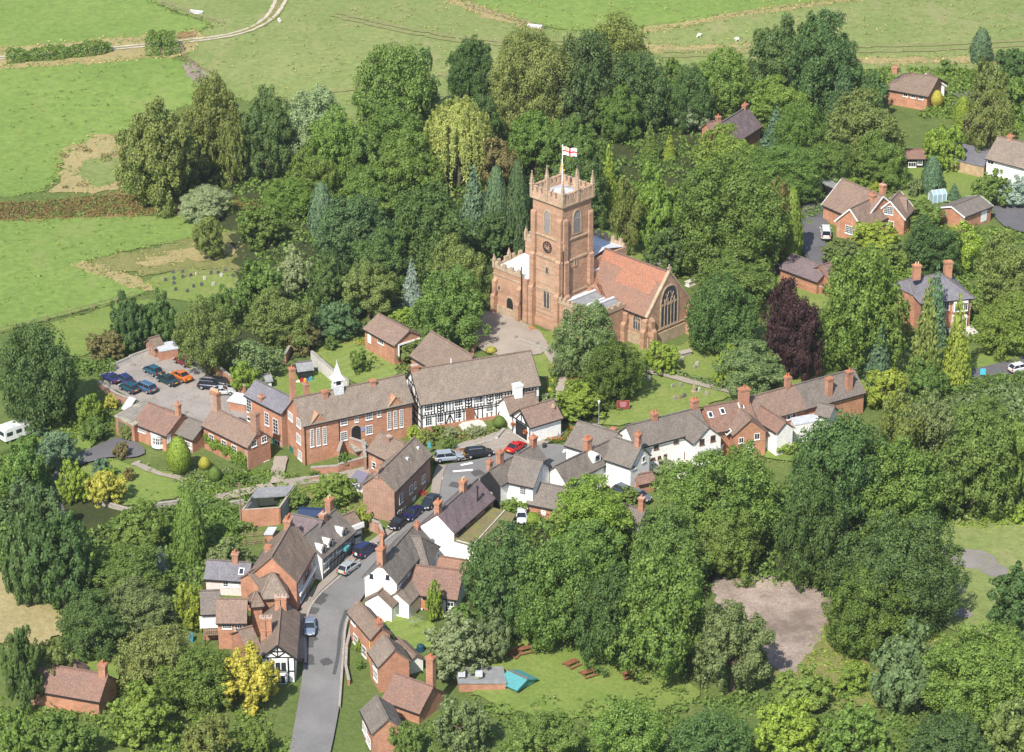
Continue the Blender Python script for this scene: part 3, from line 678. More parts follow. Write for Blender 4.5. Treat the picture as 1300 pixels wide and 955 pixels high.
def crown_willow(name, seed, nleaf, leaf):
    rr = np.random.default_rng(seed); ns = 190; a = rr.uniform(0, 6.283, ns); r0 = rr.uniform(.15, .98, ns)**.7; top = np.sqrt(np.maximum(0, 1-(r0*.95)**2))*rr.uniform(.75, 1.02, ns)
    k = rr.integers(0, ns, nleaf); u = rr.beta(1.0, 1.35, nleaf); L = rr.uniform(.55, 1.6, ns)[k]*(.25+r0[k])
    rad = r0[k]+.08*u; x = rad*np.cos(a[k])+rr.normal(size=nleaf)*.035; y = rad*np.sin(a[k])+rr.normal(size=nleaf)*.035; z = np.maximum(top[k]-u*L, -1)
    P = np.stack([x, y, z], 1); D = np.stack([np.cos(a[k]), np.sin(a[k]), .4+0*u], 1)
    return leafquads(name, P, D, leaf, rr, 3.0, .5)
CR = {}
for i in range(5):
    CR['bL%d' % i] = crown_broad('crown', 10+i, 34000, .050, nl=14+4*i, sub=20+i, loose=.10+.04*(i % 3))
    if i < 3: CR['bX%d' % i] = crown_broad('crown', 140+i, 62000, .036, nl=20+4*i, sub=26, loose=.08)
    CR['bM%d' % i] = crown_broad('crown', 30+i, 12000, .084, nl=12+2*i, sub=11)
    CR['bS%d' % i] = crown_broad('crown', 50+i, 3600, .145, nl=8+i, sub=9)
for i in range(2):
    CR['oL%d' % i] = crown_broad('crown', 70+i, 17000, .052, nl=26, sub=8, loose=.5, spread=.72)      # airy birch-like
    CR['oM%d' % i] = crown_broad('crown', 80+i, 6500, .080, nl=18, sub=7, loose=.5, spread=.70)
    CR['cL%d' % i] = crown_cone('crown', 90+i, 15000, .062, tiers=20+2*i); CR['cM%d' % i] = crown_cone('crown', 95+i, 6000, .095, tiers=13+i)
    CR['yL%d' % i] = crown_broad('crown', 100+i, 42000, .040, nl=34, sub=16, loose=.05, spread=.70)
    CR['kL%d' % i] = crown_column('crown', 110+i, 17000, .062, lob=8+3*i); CR['kM%d' % i] = crown_column('crown', 115+i, 6000, .10)
CR['eL0'] = crown_egg('crown', 120, 20000, .05); CR['eM0'] = crown_egg('crown', 121, 7000, .085); CR['wL0'] = crown_willow('crown', 125, 30000, .048)
def trunk_mesh(seed):
    rr = random.Random(seed); mb = MB(); p = Vector((0, 0, -.35)); r = .095
    pts = [Vector((0, 0, -.3)), Vector((0, 0, .02)), Vector((rr.uniform(-.03, .03), rr.uniform(-.03, .03), .45)), Vector((rr.uniform(-.08, .08), rr.uniform(-.08, .08), .95)), Vector((rr.uniform(-.1, .1), rr.uniform(-.1, .1), 1.35))]
    rs = [.13, .095, .075, .05, .02]
    for i in range(4): mb.tube(pts[i], pts[i+1], rs[i], rs[i+1], 8)
    for i in range(9):
        a = i*2.4+rr.uniform(-.3, .3); t = rr.uniform(.45, 1.05); q = pts[2].lerp(pts[3], min(1, (t-.45)/.5)); L = rr.uniform(.35, .62)
        e = q+Vector((math.cos(a)*L, math.sin(a)*L, rr.uniform(.1, .4))); mb.tube(q, e, .036, .012, 5)
        for k in (-1, 1): mb.tube(q.lerp(e, .6), e+Vector((math.cos(a+k)*.16, math.sin(a+k)*.16, .14)), .015, .005, 4)
    me = bpy.data.meshes.new('trunk'); me.from_pydata([tuple(v) for v in mb.v], [], mb.f); return me
TR = [trunk_mesh(i) for i in range(4)]
for m_ in CR.values(): m_.materials.append(M_leaf)
for m_ in TR: m_.materials.append(M_trunk)
COL = {'E': (.120, .185, .040), 'D': (.106, .176, .056), 'M': (.182, .272, .058), 'L': (.238, .338, .058), 'O': (.200, .250, .076), 'B': (.145, .235, .135), 'G': (.28, .35, .20), 'Y': (.46, .45, .085),
       'K': (.30, .39, .065), 'P': (.065, .032, .038), 'R': (.20, .18, .075), 'S': (.34, .43, .41), 'A': (.150, .236, .056), 'W': (.38, .45, .15), 'N': (.112, .185, .078), 'X': (.178, .245, .100)}
TREES = []
def tree(kind, x0, y0, x1, y1, col, label, group=None, name=None, cat=None):
    """crown outline in the photo (left, top, right, bottom)"""
    yc = (y0+y1)/2; cx = (x0+x1)/2; g = 0.0
    for _ in range(3):
        g0 = G(cx, min(y1, 940)); s = pxm(yc); rx = max(.35, (x1-x0)/2/s*.88); E = (y1-y0)/s*.90; sp, cp = sinp(yc), cosp(yc)
        t = (E/2)**2-(rx*sp)**2; rz = math.sqrt(t)/cp if t > 0 else 0; rz = max(rz, .62*rx if kind not in 'cky' else .8*rx)
        zc = rz*(1.0 if kind in 'kec' else 1.04)+(.0 if kind in 'keyc' else min(1.0, .10*rz))
        p = G(cx, yc, zc)
    size = 'L' if rx > (3.6 if kind != 'b' else 4.2) else ('M' if rx > 1.9 or kind not in 'b' else 'S')
    if kind in 'yw': size = 'L'
    if kind == 'b' and rx > 7.2: size = 'X'
    keys = [k for k in CR if k.startswith(kind+size)] or [k for k in CR if k.startswith(kind)]
    rr = random.Random(int(x0*7+y0*13+x1)); me = CR[rr.choice(keys)]; big = rx > 1.7
    c0 = COL[col] if isinstance(col, str) else col; f = rr.uniform(.88, 1.12); c = (c0[0]*f*rr.uniform(.93, 1.08), c0[1]*f, c0[2]*f*rr.uniform(.9, 1.1), 1)
    z0 = H(p.x, p.y); nm = name or ('tree' if big else 'bush')
    if kind == 'c' or kind == 'k': nm = name or ('conifer' if big else 'small_conifer')
    if kind == 'w': nm = 'willow_tree'
    if kind == 'y': nm = name or 'yew_tree'
    ct = cat or {'conifer': 'conifer', 'small_conifer': 'conifer', 'willow_tree': 'willow', 'yew_tree': 'yew', 'tree': 'tree', 'bush': 'bush'}.get(nm, nm.replace('_', ' '))
    o = empty(nm, (p.x, p.y, z0), label, ct, group)
    cr = link('crown', me, None, o); cr.location = (0, 0, zc); cr.scale = (rx, rx, rz); cr.rotation_euler = (0, 0, rr.uniform(0, 6.28)); cr.color = c
    tk = link('trunk', rr.choice(TR), None, o); th = min(rx*.9, 3.2) if kind in 'cke' else min(rx, 4.5); tk.scale = (th*.9, th*.9, zc*.92 if kind not in 'cke' else zc*.8); tk.rotation_euler = (0, 0, rr.uniform(0, 6))
    return o
# ------------------------------------------------------------------ church: local frame X = east, Y = north, corner of the tower at 0,0
M_parapet = rough_mat('parapet_stone', (.47, .315, .215), .22, 1.5, 8, .95, .03, (.36, .28, .18))
def church():
    p = G(713, 424); p.z = 1.0; ang = R(-45)
    root = empty('parish_church', p, 'red sandstone parish church with a tall battlemented tower and an orange tiled nave', 'church')
    ex = Vector((math.cos(ang), math.sin(ang), 0)); ny = Vector((-math.sin(ang), math.cos(ang), 0))
    T = lambda v: ex*v.x+ny*v.y+Z*v.z
    def B(mb, name, mat, parent=None): return mb.build(name, mat, parent or root, None, fn=T)
    zs = 22.2; W = 7.1
    # tower
    mb = MB(); mb.box(-W, 0, 0, W, -3, 12.2); mb.box(-W+.12, -.12, .12, W-.12, 12.2, zs+.3)
    mb.box(-W-.25, .25, -.25, W+.25, -3, 1.0)
    tower = B(mb, 'tower', M_sand)
    mb = MB()
    for z, e in ((12.2, .16), (15.9, .1), (zs, .26), (6.2, .12)):
        mb = MB()
        mb.box(-W-e, e, -e, .1, z-.13, z+.17); mb.box(-W-e, e, W-.1, W+e, z-.13, z+.17); mb.box(-.1, e, .1, W-.1, z-.13, z+.17); mb.box(-W-e, -W+.1, .1, W-.1, z-.13, z+.17)
        B(mb, 'string_course', M_sandtrim, tower)
    def stepped(x, y, dx, dy, w, steps, name='buttress'):
        m = MB(); zb = -3
        tx, ty = -dy, dx
        for z1, pr_ in steps:
            a = (x-tx*w/2, y-ty*w/2); b = (x+tx*w/2, y+ty*w/2)
            q = [a, b, (b[0]+dx*pr_, b[1]+dy*pr_), (a[0]+dx*pr_, a[1]+dy*pr_)]
            m.prism(q, zb, z1)
            q2 = [(v[0], v[1]) for v in q]; n = len(m.v)
            m.v += [(q2[0][0], q2[0][1], z1), (q2[1][0], q2[1][1], z1), (q2[2][0], q2[2][1], z1), (q2[3][0], q2[3][1], z1), (q2[0][0], q2[0][1], z1+pr_*.9), (q2[1][0], q2[1][1], z1+pr_*.9)]
            m.f += [(n+3, n+2, n+5, n+4), (n, n+3, n+4), (n+1, n+5, n+2), (n, n+4, n+5, n+1)]
            zb = z1
        B(m, name, M_sand, tower if x <= 0 else root)
    st = [(6.2, 1.0), (12.2, .66), (19.6, .36)]
    for x, y, dx, dy in ((-W+.55, 0, 0, -1), (-.55, 0, 0, -1), (0, .55, 1, 0), (0, W-.55, 1, 0), (-W, .55, -1, 0), (-W, W-.55, -1, 0), (-W+.55, W, 0, 1), (-.55, W, 0, 1)):
        stepped(x, y, dx, dy, .95, st)
    # parapet with battlements and eight pinnacles
    mb = MB(); t = .38; z0 = zs+.17; z1 = zs+1.05; z2 = zs+1.95; o = .14
    def wallrun(a0, a1, fix, axis):
        def bx(u0, u1, zz0, zz1):
            if axis == 'x': mb.box(u0, u1, fix-t/2, fix+t/2, zz0, zz1)
            else: mb.box(fix-t/2, fix+t/2, u0, u1, zz0, zz1)
        bx(a0, a1, z0, z1); n = 5; L = a1-a0; s = L/(2*n+1)
        for i in range(n+1):
            if i in (0,): continue
            if i == n: continue
        for i in range(6):
            u = a0+L*(i+.5)/6; bx(u-.33, u+.33, z1, z2)
            if axis == 'x': mb.box(u-.42, u+.42, fix-t/2-.06, fix+t/2+.06, z2, z2+.12)
            else: mb.box(fix-t/2-.06, fix+t/2+.06, u-.42, u+.42, z2, z2+.12)
    wallrun(-W-o+.4, o-.4, -o+.19, 'x'); wallrun(-W-o+.4, o-.4, W+o-.19, 'x'); wallrun(-o+.4, W+o-.4, o-.19, 'y'); wallrun(-o+.4, W+o-.4, -W-o+.19, 'y')
    B(mb, 'battlements', M_parapet, tower)
    for x in (-W, -W/2, 0):
        for y in (0, W/2, W):
            if x == -W/2 and y == W/2: continue
            m = MB(); r = .27; zt = zs+2.15; h = 2.25 if (x in (-W, 0) and y in (0, W)) else 2.15
            m.box(x-r, x+r, y-r, y+r, zs+.1, zt); m.box(x-r-.07, x+r+.07, y-r-.07, y+r+.07, zt, zt+.16)
            n = len(m.v); q = .26; m.v += [(x-q, y-q, zt+.16), (x+q, y-q, zt+.16), (x+q, y+q, zt+.16), (x-q, y+q, zt+.16), (x-.04, y-.04, zt+h), (x+.04, y-.04, zt+h), (x+.04, y+.04, zt+h), (x-.04, y+.04, zt+h)]
            m.f += [(n+i, n+(i+1) % 4, n+4+(i+1) % 4, n+4+i) for i in range(4)]+[(n+4, n+5, n+6, n+7)]
            for k in range(1, 5):
                f = k/5; e = q*(1-f); zz = zt+.16+(h-.16)*f
                for sx in (-1, 1):
                    for sy in (-1, 1): m.box(x+sx*e-.07, x+sx*e+.07, y+sy*e-.07, y+sy*e+.07, zz-.08, zz+.08)
            m.box(x-.1, x+.1, y-.1, y+.1, zt+h-.05, zt+h+.18)
            B(m, 'pinnacle', M_sandtrim, tower)
    mb = MB(); n = 0; c = (-W/2, W/2, zs+1.6); e = [(-W+.3, .3, zs+.45), (-.3, .3, zs+.45), (-.3, W-.3, zs+.45), (-W+.3, W-.3, zs+.45)]
    for i in range(4): mb.quad(e[i], e[(i+1) % 4], c)
    B(mb, 'tower_roof', M_lead, tower)
    mb = MB(); mb.tube((-W/2, W/2, zs+1.2), (-W/2, W/2, zs+8.9), .11, .06); mb.tube((-W/2, W/2, zs+8.9), (-W/2, W/2, zs+9.1), .14, .1)
    mast = B(mb, 'flagpole', M_frame, tower)
    mb = MB(); mb.tube((-W/2, W/2, zs+5.3), (-W/2, W/2, zs+5.6), .22, .22); mb.box(-W/2-.5, -W/2-.4, W/2-.05, W/2+.05, zs+4.6, zs+4.9); mb.box(-W/2+.4, -W/2+.5, W/2-.05, W/2+.05, zs+4.6, zs+4.9)
    mb.bar((-W/2-.5, W/2, zs+4.7), (-W/2+.5, W/2, zs+4.7), .05, .05); B(mb, 'gilded_ornament', M_yel, mast)
    # flag of a red cross on white with a small arms panel in the hoist canton
    fl = Vector((math.cos(R(-6)), math.sin(R(-6)), 0)); base = Vector((ex.dot(Vector((0, 0, 0))), 0, 0)); F0 = ex*(-W/2)+ny*(W/2)+Z*(zs+7.3)
    def flagpart(name, rects, mat, d):
        V = []; Fc = []
        for (u0, u1, v0, v1) in rects:
            N = max(2, int((u1-u0)/.1)+1); n0 = len(V)
            for side in (-1, 1):
                for i in range(N):
                    u = u0+(u1-u0)*i/(N-1)
                    for v in (v0, v1):
                        q = F0+fl*(u+.08)+Z*(v-.12*u+.05*math.sin(u*4))+Vector((-fl.y, fl.x, 0))*(.10*math.sin(u*4.2)+side*d); V.append(tuple(q))
            for i in range(N-1):
                a = n0+2*i; Fc.append((a, a+2, a+3, a+1)); b = n0+2*N+2*i; Fc.append((b+1, b+3, b+2, b))
            for i in (0, N-1): Fc.append((n0+2*i, n0+2*i+1, n0+2*N+2*i+1, n0+2*N+2*i))
            for k in (0, 1):
                for i in range(N-1): Fc.append((n0+2*i+k, n0+2*i+2+k, n0+2*N+2*i+2+k, n0+2*N+2*i+k))
        me = bpy.data.meshes.new(name); me.from_pydata(V, [], Fc); return link(name, me, mat, flag_root)
    flag_root = mast
    w_, h_ = 2.3, 1.45
    cloth = flagpart('flag', [(0, w_, 0, h_)], M_frame, .010); flag_root = cloth
    flagpart('flag_cross', [(0, w_, h_*.41, h_*.59), (w_*.5-.13, w_*.5+.13, 0, h_)], plain('flag_red', (.68, .02, .03), .6), .016)
    flagpart('flag_arms', [(.25, .85, .98, 1.36)], plain('flag_gold', (.75, .38, .06), .6), .018)
    # openings
    def pointed(cx, z0, w, h, k=10):
        pts = [(-w/2, 0), (w/2, 0)]; hs = h-w*.8
        for i in range(k+1):
            t = i/k; pts.append((w/2*math.cos(t*math.pi/2)**.75 if i < k else 0, hs+(h-hs)*math.sin(t*math.pi/2)))
        L = [(-x, z) for x, z in pts[2:-1]][::-1]
        return [(cx+x, z0+z) for x, z in pts+L]
    def opening(face, cx, z0, w, h, lights=1, louvre=False, name='window', door=False, fix=0):
        f = {'S': lambda u, z, d: (u, fix-d, z), 'E': lambda u, z, d: (fix+d, u, z)}[face]
        pts = pointed(cx, z0, w, h); m = MB(); N = len(pts); big = pointed(cx, z0-.12, w+.5, h+.42)
        for ring, d0, d1 in ((None, 0, 0),):
            n = len(m.v); m.v += [f(x, z, .003) for x, z in big]+[f(x, z, .13) for x, z in big]+[f(x, z, .13) for x, z in pts]+[f(x, z, .003) for x, z in pts]
            for a in range(3):
                m.f += [(n+a*N+i, n+a*N+(i+1) % N, n+(a+1)*N+(i+1) % N, n+(a+1)*N+i) for i in range(N)]
        fr = B(m, name, M_sandtrim, tower if fix in (0, -.12) and face+name != 'Edoor' else root)
        m = MB(); n = 0; m.v += [f(x, z, .02) for x, z in pts]; m.f.append(tuple(range(N)))
        B(m, 'pane' if not (louvre or door) else ('louvre' if louvre else 'door'), M_glass_ch if not (louvre or door) else (M_louvre if louvre else M_timber), fr)
        m = MB(); hs = h-w*.8
        for i in range(1, lights):
            x = cx-w/2+w*i/lights; m2 = f(x, z0+hs/2, .06); hh = hs+w*.28
            a = f(x-.07, z0, .01); b = f(x+.07, z0+hh, .11); m.box(min(a[0], b[0]), max(a[0], b[0]), min(a[1], b[1]), max(a[1], b[1]), z0, z0+hh)
        if lights > 2:
            for i in range(lights):
                x0 = cx-w/2+w*i/lights; x1 = x0+w/lights; zt = z0+hs*.92; xm = (x0+x1)/2
                m.bar(f(x0, zt, .06), f(xm, zt+w*.16, .06), .08, .08); m.bar(f(x1, zt, .06), f(xm, zt+w*.16, .06), .08, .08)
            for k in (-1, 1):
                m.bar(f(cx, z0+hs*.95, .06), f(cx+k*w*.24, z0+hs+w*.5, .06), .1, .09); m.bar(f(cx+k*w*.3, z0+hs, .06), f(cx+k*w*.05, z0+hs+w*.58, .06), .08, .09)
        if lights == 2: m.bar(f(cx, z0+hs, .06), f(cx-w*.25, z0+hs+w*.42, .06), .07, .08); m.bar(f(cx, z0+hs, .06), f(cx+w*.25, z0+hs+w*.42, .06), .07, .08)
        if louvre:
            k = int(hs/.3)
            for i in range(k):
                zz = z0+.1+i*.3; a = f(cx-w/2+.03, zz, .02); b = f(cx+w/2-.03, zz, .1); m.box(min(a[0], b[0]), max(a[0], b[0]), min(a[1], b[1]), max(a[1], b[1]), zz, zz+.12)
        if m.v: B(m, 'tracery' if not louvre else 'louvre_blade', M_sandtrim if not louvre else M_louvre, fr)
    M_glass_ch = glass_mat('leaded_glass', (.055, .06, .075), .3); M_louvre = plain('stone_louvre', (.27, .245, .24), .8)
    opening('S', -W/2, 16.6, 1.3, 3.9, 1, True, 'belfry_window', fix=.12); opening('E', W/2, 16.6, 1.6, 4.0, 1, True, 'belfry_window', fix=-.12)
    opening('S', -W/2+.05, 3.0, 1.25, 3.5, 2, False, 'window', fix=0)
    opening('S', -W/2+.1, 9.3, .5, 1.2, 1, False, 'lancet_window', fix=0); opening('E', W/2-.4, 10.9, .28, 1.3, 1, False, 'slit_window', fix=0)
    # clock on the south face
    cx, cz = -W/2, 14.05; r = 1.18
    def disc(name, r0, r1, d0, d1, mat, par, k=40):
        m = MB(); V = []
        for rr, dd in ((r1, d0), (r1, d1), (r0, d1), (r0, d0)):
            V.append([(cx+rr*math.cos(2*math.pi*i/k), .12-dd, cz+rr*math.sin(2*math.pi*i/k)) for i in range(k)])
        m.v = [q for ring in V for q in ring]
        for a in range(4 if r0 > 0 else 2):
            for i in range(k): m.f.append((a*k+i, a*k+(i+1) % k, ((a+1) % 4)*k+(i+1) % k, ((a+1) % 4)*k+i))
        return B(m, name, mat, par)
    ck = disc('clock', 0.86, 1.02, 0, .1, M_dark, tower)
    disc('clock_ring', .52, .58, .0, .09, M_dark, ck)
    m = MB()
    for i in range(12):
        a = math.pi*i/6; u = Vector((math.sin(a), 0, math.cos(a))); v = Vector((math.cos(a), 0, -math.sin(a)))
        nstr = (2, 2, 3, 3, 1, 2, 3, 4, 2, 1, 2, 3)[i]
        for j in range(nstr):
            c = Vector((cx, .03, cz))+u*.72+v*((j-(nstr-1)/2)*.075); m.obox(c, v, Vector((0, 1, 0)), u, .022, .02, .13)
    B(m, 'numerals', M_dark, ck)
    m = MB()
    for a, L in ((R(-14), .46), (R(8), .66)):
        u = Vector((math.sin(a), 0, math.cos(a))); v = Vector((math.cos(a), 0, -math.sin(a))); m.obox(Vector((cx, 0.0, cz))+u*L*.45, v, Vector((0, 1, 0)), u, .045, .015, L/2)
    B(m, 'clock_hands', M_dark, ck)
    # nave and chancel under one orange roof
    x1, y0, y1 = 14.2, 6.0, 16.0; ze, zr = 5.2, 11.3; xr = .3
    m = MB(); n = 0; V = [(x1, y0, -3), (x1, y1, -3), (x1, y1, ze), (x1, 11, zr), (x1, y0, ze)]
    V2 = [(xr, y, z) for _, y, z in V]; m.v += V+V2; m.f += [(0, 1, 2, 3, 4), (9, 8, 7, 6, 5)]+[(i, (i+1) % 5, 5+(i+1) % 5, 5+i) for i in range(5)]
    B(m, 'nave_wall', M_sand)
    m = MB(); sl = (zr-ze)/5
    slab_grid(m, (xr-.9, y0-.35, ze-.3), (x1-.45, y0-.35, ze-.3), (x1-.45, 11, zr+.14), (xr-.9, 11, zr+.14), amp=.03)
    slab_grid(m, (xr-.9, y1+.35, ze-.3), (x1-.45, y1+.35, ze-.3), (x1-.45, 11, zr+.14), (xr-.9, 11, zr+.14), amp=.03)
    nr = B(m, 'roof', M_tile_o)
    sp = lambda x, v: (x, (y0-.35)+(11-y0+.35)*v, (ze-.3)+(zr+.14-ze+.3)*v+.045)
    for k, (xa, xb, va, vb) in enumerate(((xr-.6, 6.2, .76, .995), (4.6, 12.6, .45, .755), (6.3, 13.6, .76, .995))):
        m = MB(); slab_grid(m, sp(xa, va), sp(xb, va), sp(xb, vb), sp(xa, vb), thick=.05, amp=.015); B(m, 'newer_tiles', M_tile_n, nr)
    m = MB(); m.bar((xr-.9, 11, zr+.24), (x1-.4, 11, zr+.24), .3, .18); B(m, 'ridge_tiles', M_tile_r, nr)
    m = MB(); m.bar((xr-.4, y0-.42, ze-.36), (x1-.5, y0-.42, ze-.36), .16, .14); B(m, 'gutter', M_dark, nr)
    m = MB()
    for sg in (-1, 1): m.bar((x1-.2, 11+sg*5.4, ze-.25), (x1-.2, 11, zr+.42), .55, .3)
    m.box(x1-.45, x1+.05, 10.8, 11.2, zr+.3, zr+.9); m.box(x1-.35, x1-.05, 10.55, 11.45, zr+.9, zr+1.1); m.box(x1-.3, x1-.1, 10.9, 11.1, zr+1.1, zr+1.6)
    B(m, 'gable_coping', M_sandtrim)
    m = MB(); m.box(x1-.1, x1+.22, y0-.2, y1+.2, -3, 1.3); m.box(.5, x1+.22, y0-.22, y0+.05, -3, 1.3); m.box(x1, x1+.16, y0+.9, y1-.9, 1.75, 1.95); B(m, 'plinth', M_sandtrim)
    opening('E', 11, 2.1, 4.0, 7.0, 5, False, 'east_window', fix=x1)
    opening('S', 11.6, 1.9, 1.5, 2.7, 3, False, 'window', fix=y0)
    for x, y, dx, dy in ((x1, y0+.5, 1, 0), (x1-.5, y0, 0, -1), (x1, y1-.5, 1, 0), (9.3, y0, 0, -1)):
        stepped(x, y, dx, dy, .9, [(2.4, 1.1), (4.2, .6)])
    # south chapel with two low lead roofs
    m = MB(); m.box(.003, 8.8, -.6, 5.997, -3, 5.2); B(m, 'chapel_wall', M_sand)
    m = MB()
    for i in range(10):
        u = .25+i*.93; m.box(u-.27, u+.27, -.75, -.35, 5.7, 6.3)
    m.box(-.1, 8.95, -.75, -.35, 5.2, 5.7); m.box(8.55, 8.95, -.35, 5.9, 5.2, 5.8)
    for i in range(4): m.box(8.55, 8.95, .2+i*1.4, .9+i*1.4, 5.8, 6.3)
    B(m, 'chapel_parapet', M_sandtrim)
    m = MB()
    for (a, b) in ((.05, 4.2), (4.25, 8.5)):
        c = (a+b)/2; slab_grid(m, (a, -.3, 5.3), (a, 5.9, 5.3), (c, 5.9, 6.15), (c, -.3, 6.15), .1, .01); slab_grid(m, (b, -.3, 5.3), (b, 5.9, 5.3), (c, 5.9, 6.15), (c, -.3, 6.15), .1, .01)
    lr = B(m, 'lead_roof', M_felt)
    m = MB()
    for c in (2.12, 6.37): m.bar((c, -.3, 6.24), (c, 5.9, 6.24), .5, .16)
    for x in (.3, 4.22, 8.4): m.bar((x, -.3, 5.42), (x, 5.9, 5.42), .45, .12)
    B(m, 'lead_flashing', M_leadw, lr)  # flashing coloured white for the sun glinting on the lead
    m = MB()
    for s in (0, .7): m.bar((3.6+s, 5.6, 6.3), (1.9+s, 5.6, 8.6), .08, .08)
    for i in range(7): m.bar((3.5-i*.26, 5.6, 6.45+i*.33), (4.2-i*.26, 5.6, 6.45+i*.33), .1, .06)
    B(m, 'ladder', M_woodr)
    opening('S', 2.0, 1.6, 1.9, 3.1, 3, False, 'window', fix=-.6); opening('S', 6.6, 1.6, 1.9, 3.1, 3, False, 'window', fix=-.6)
    # lead valley between tower and nave
    m = MB(); m.box(-.25, .25, 6.85, 15.8, 5, 8.6); B(m, 'nave_west_wall', M_sand); m = MB(); m.box(-.3, .28, 6.9, 15.7, 8.6, 8.75); B(m, 'lead_capping', M_leadw)
    # western aisle and clerestory with battlements
    m = MB(); m.box(-15.0, -W+.003, -1.2, 6.0, -3, 7.4); m.box(-14.6, -.303, 6.003, 16.0, -3, 10.4); B(m, 'aisle_wall', M_sand)
    m = MB()
    def para(xa, xb, ya, yb, z):
        L = xb-xa if xb-xa > yb-ya else yb-ya; k = max(2, int(L/1.55)); m.box(xa, xb, ya, yb, z, z+.55)
        for i in range(k):
            t = (i+.5)/k
            if xb-xa > yb-ya: u = xa+L*t; m.box(u-.36, u+.36, ya, yb, z+.55, z+1.25)
            else: u = ya+L*t; m.box(xa, xb, u-.36, u+.36, z+.55, z+1.25)
    para(-15.1, -W-.9, -1.35, -.95, 7.4); para(-15.1, -14.7, -.95, 6.0, 7.4); para(-14.7, -W, 5.9, 6.3, 10.4); para(-14.75, -14.3, 6.3, 15.9, 10.4); para(-14.3, -.6, 15.6, 16.0, 10.4)
    B(m, 'aisle_battlements', M_sandtrim)
    for x, y, z in ((-14.9, -1.15, 7.4), (-14.9, 2.4, 7.4), (-14.5, 6.1, 10.4), (-14.5, 11, 10.4)):
        m = MB(); m.box(x-.25, x+.25, y-.25, y+.25, z, z+1.6); m.tube((x, y, z+1.6), (x, y, z+2.6), .3, .03, 4); B(m, 'pinnacle', M_sandtrim)
    m = MB(); slab_grid(m, (-14.7, -.9, 7.45), (-W-.1, -.9, 7.45), (-W-.1, 5.9, 8.0), (-14.7, 5.9, 8.0), .1, .01); slab_grid(m, (-14.3, 6.3, 10.5), (-.6, 6.3, 10.5), (-.6, 11, 11.5), (-14.3, 11, 11.5), .1, .01); slab_grid(m, (-14.3, 15.6, 10.5), (-.6, 15.6, 10.5), (-.6, 11, 11.5), (-14.3, 11, 11.5), .1, .01)
    B(m, 'lead_roof', M_leadw)
    m = MB(); m.box(-15.12, -W-1.2, -1.32, -1.2, 6.3, 6.5); m.box(-15.25, -W-.9, -1.4, -.9, -3, .9); B(m, 'plinth', M_sandtrim)
    opening('S', -11.0, -.5, 1.6, 3.4, 1, False, 'church_door', True, fix=-1.2); opening('S', -13.6, 3.6, .5, .8, 1, False, 'lancet_window', fix=-1.2)
    for x in (-14.4, -8.6): stepped(x, -1.2, 0, -1, .8, [(2.6, 1.0), (5.2, .6)])
    m = MB(); m.tube((-W-.95, -1.5, 0), (-W-.95, -1.5, 9.6), .09, .09); m.tube((.35, -.15, 5), (.35, -.15, 14.5), .07, .07); m.tube((x1-1.0, y0-.2, 0), (x1-1.0, y0-.2, 4.9), .07, .07); B(m, 'drainpipe', M_dark)
church()

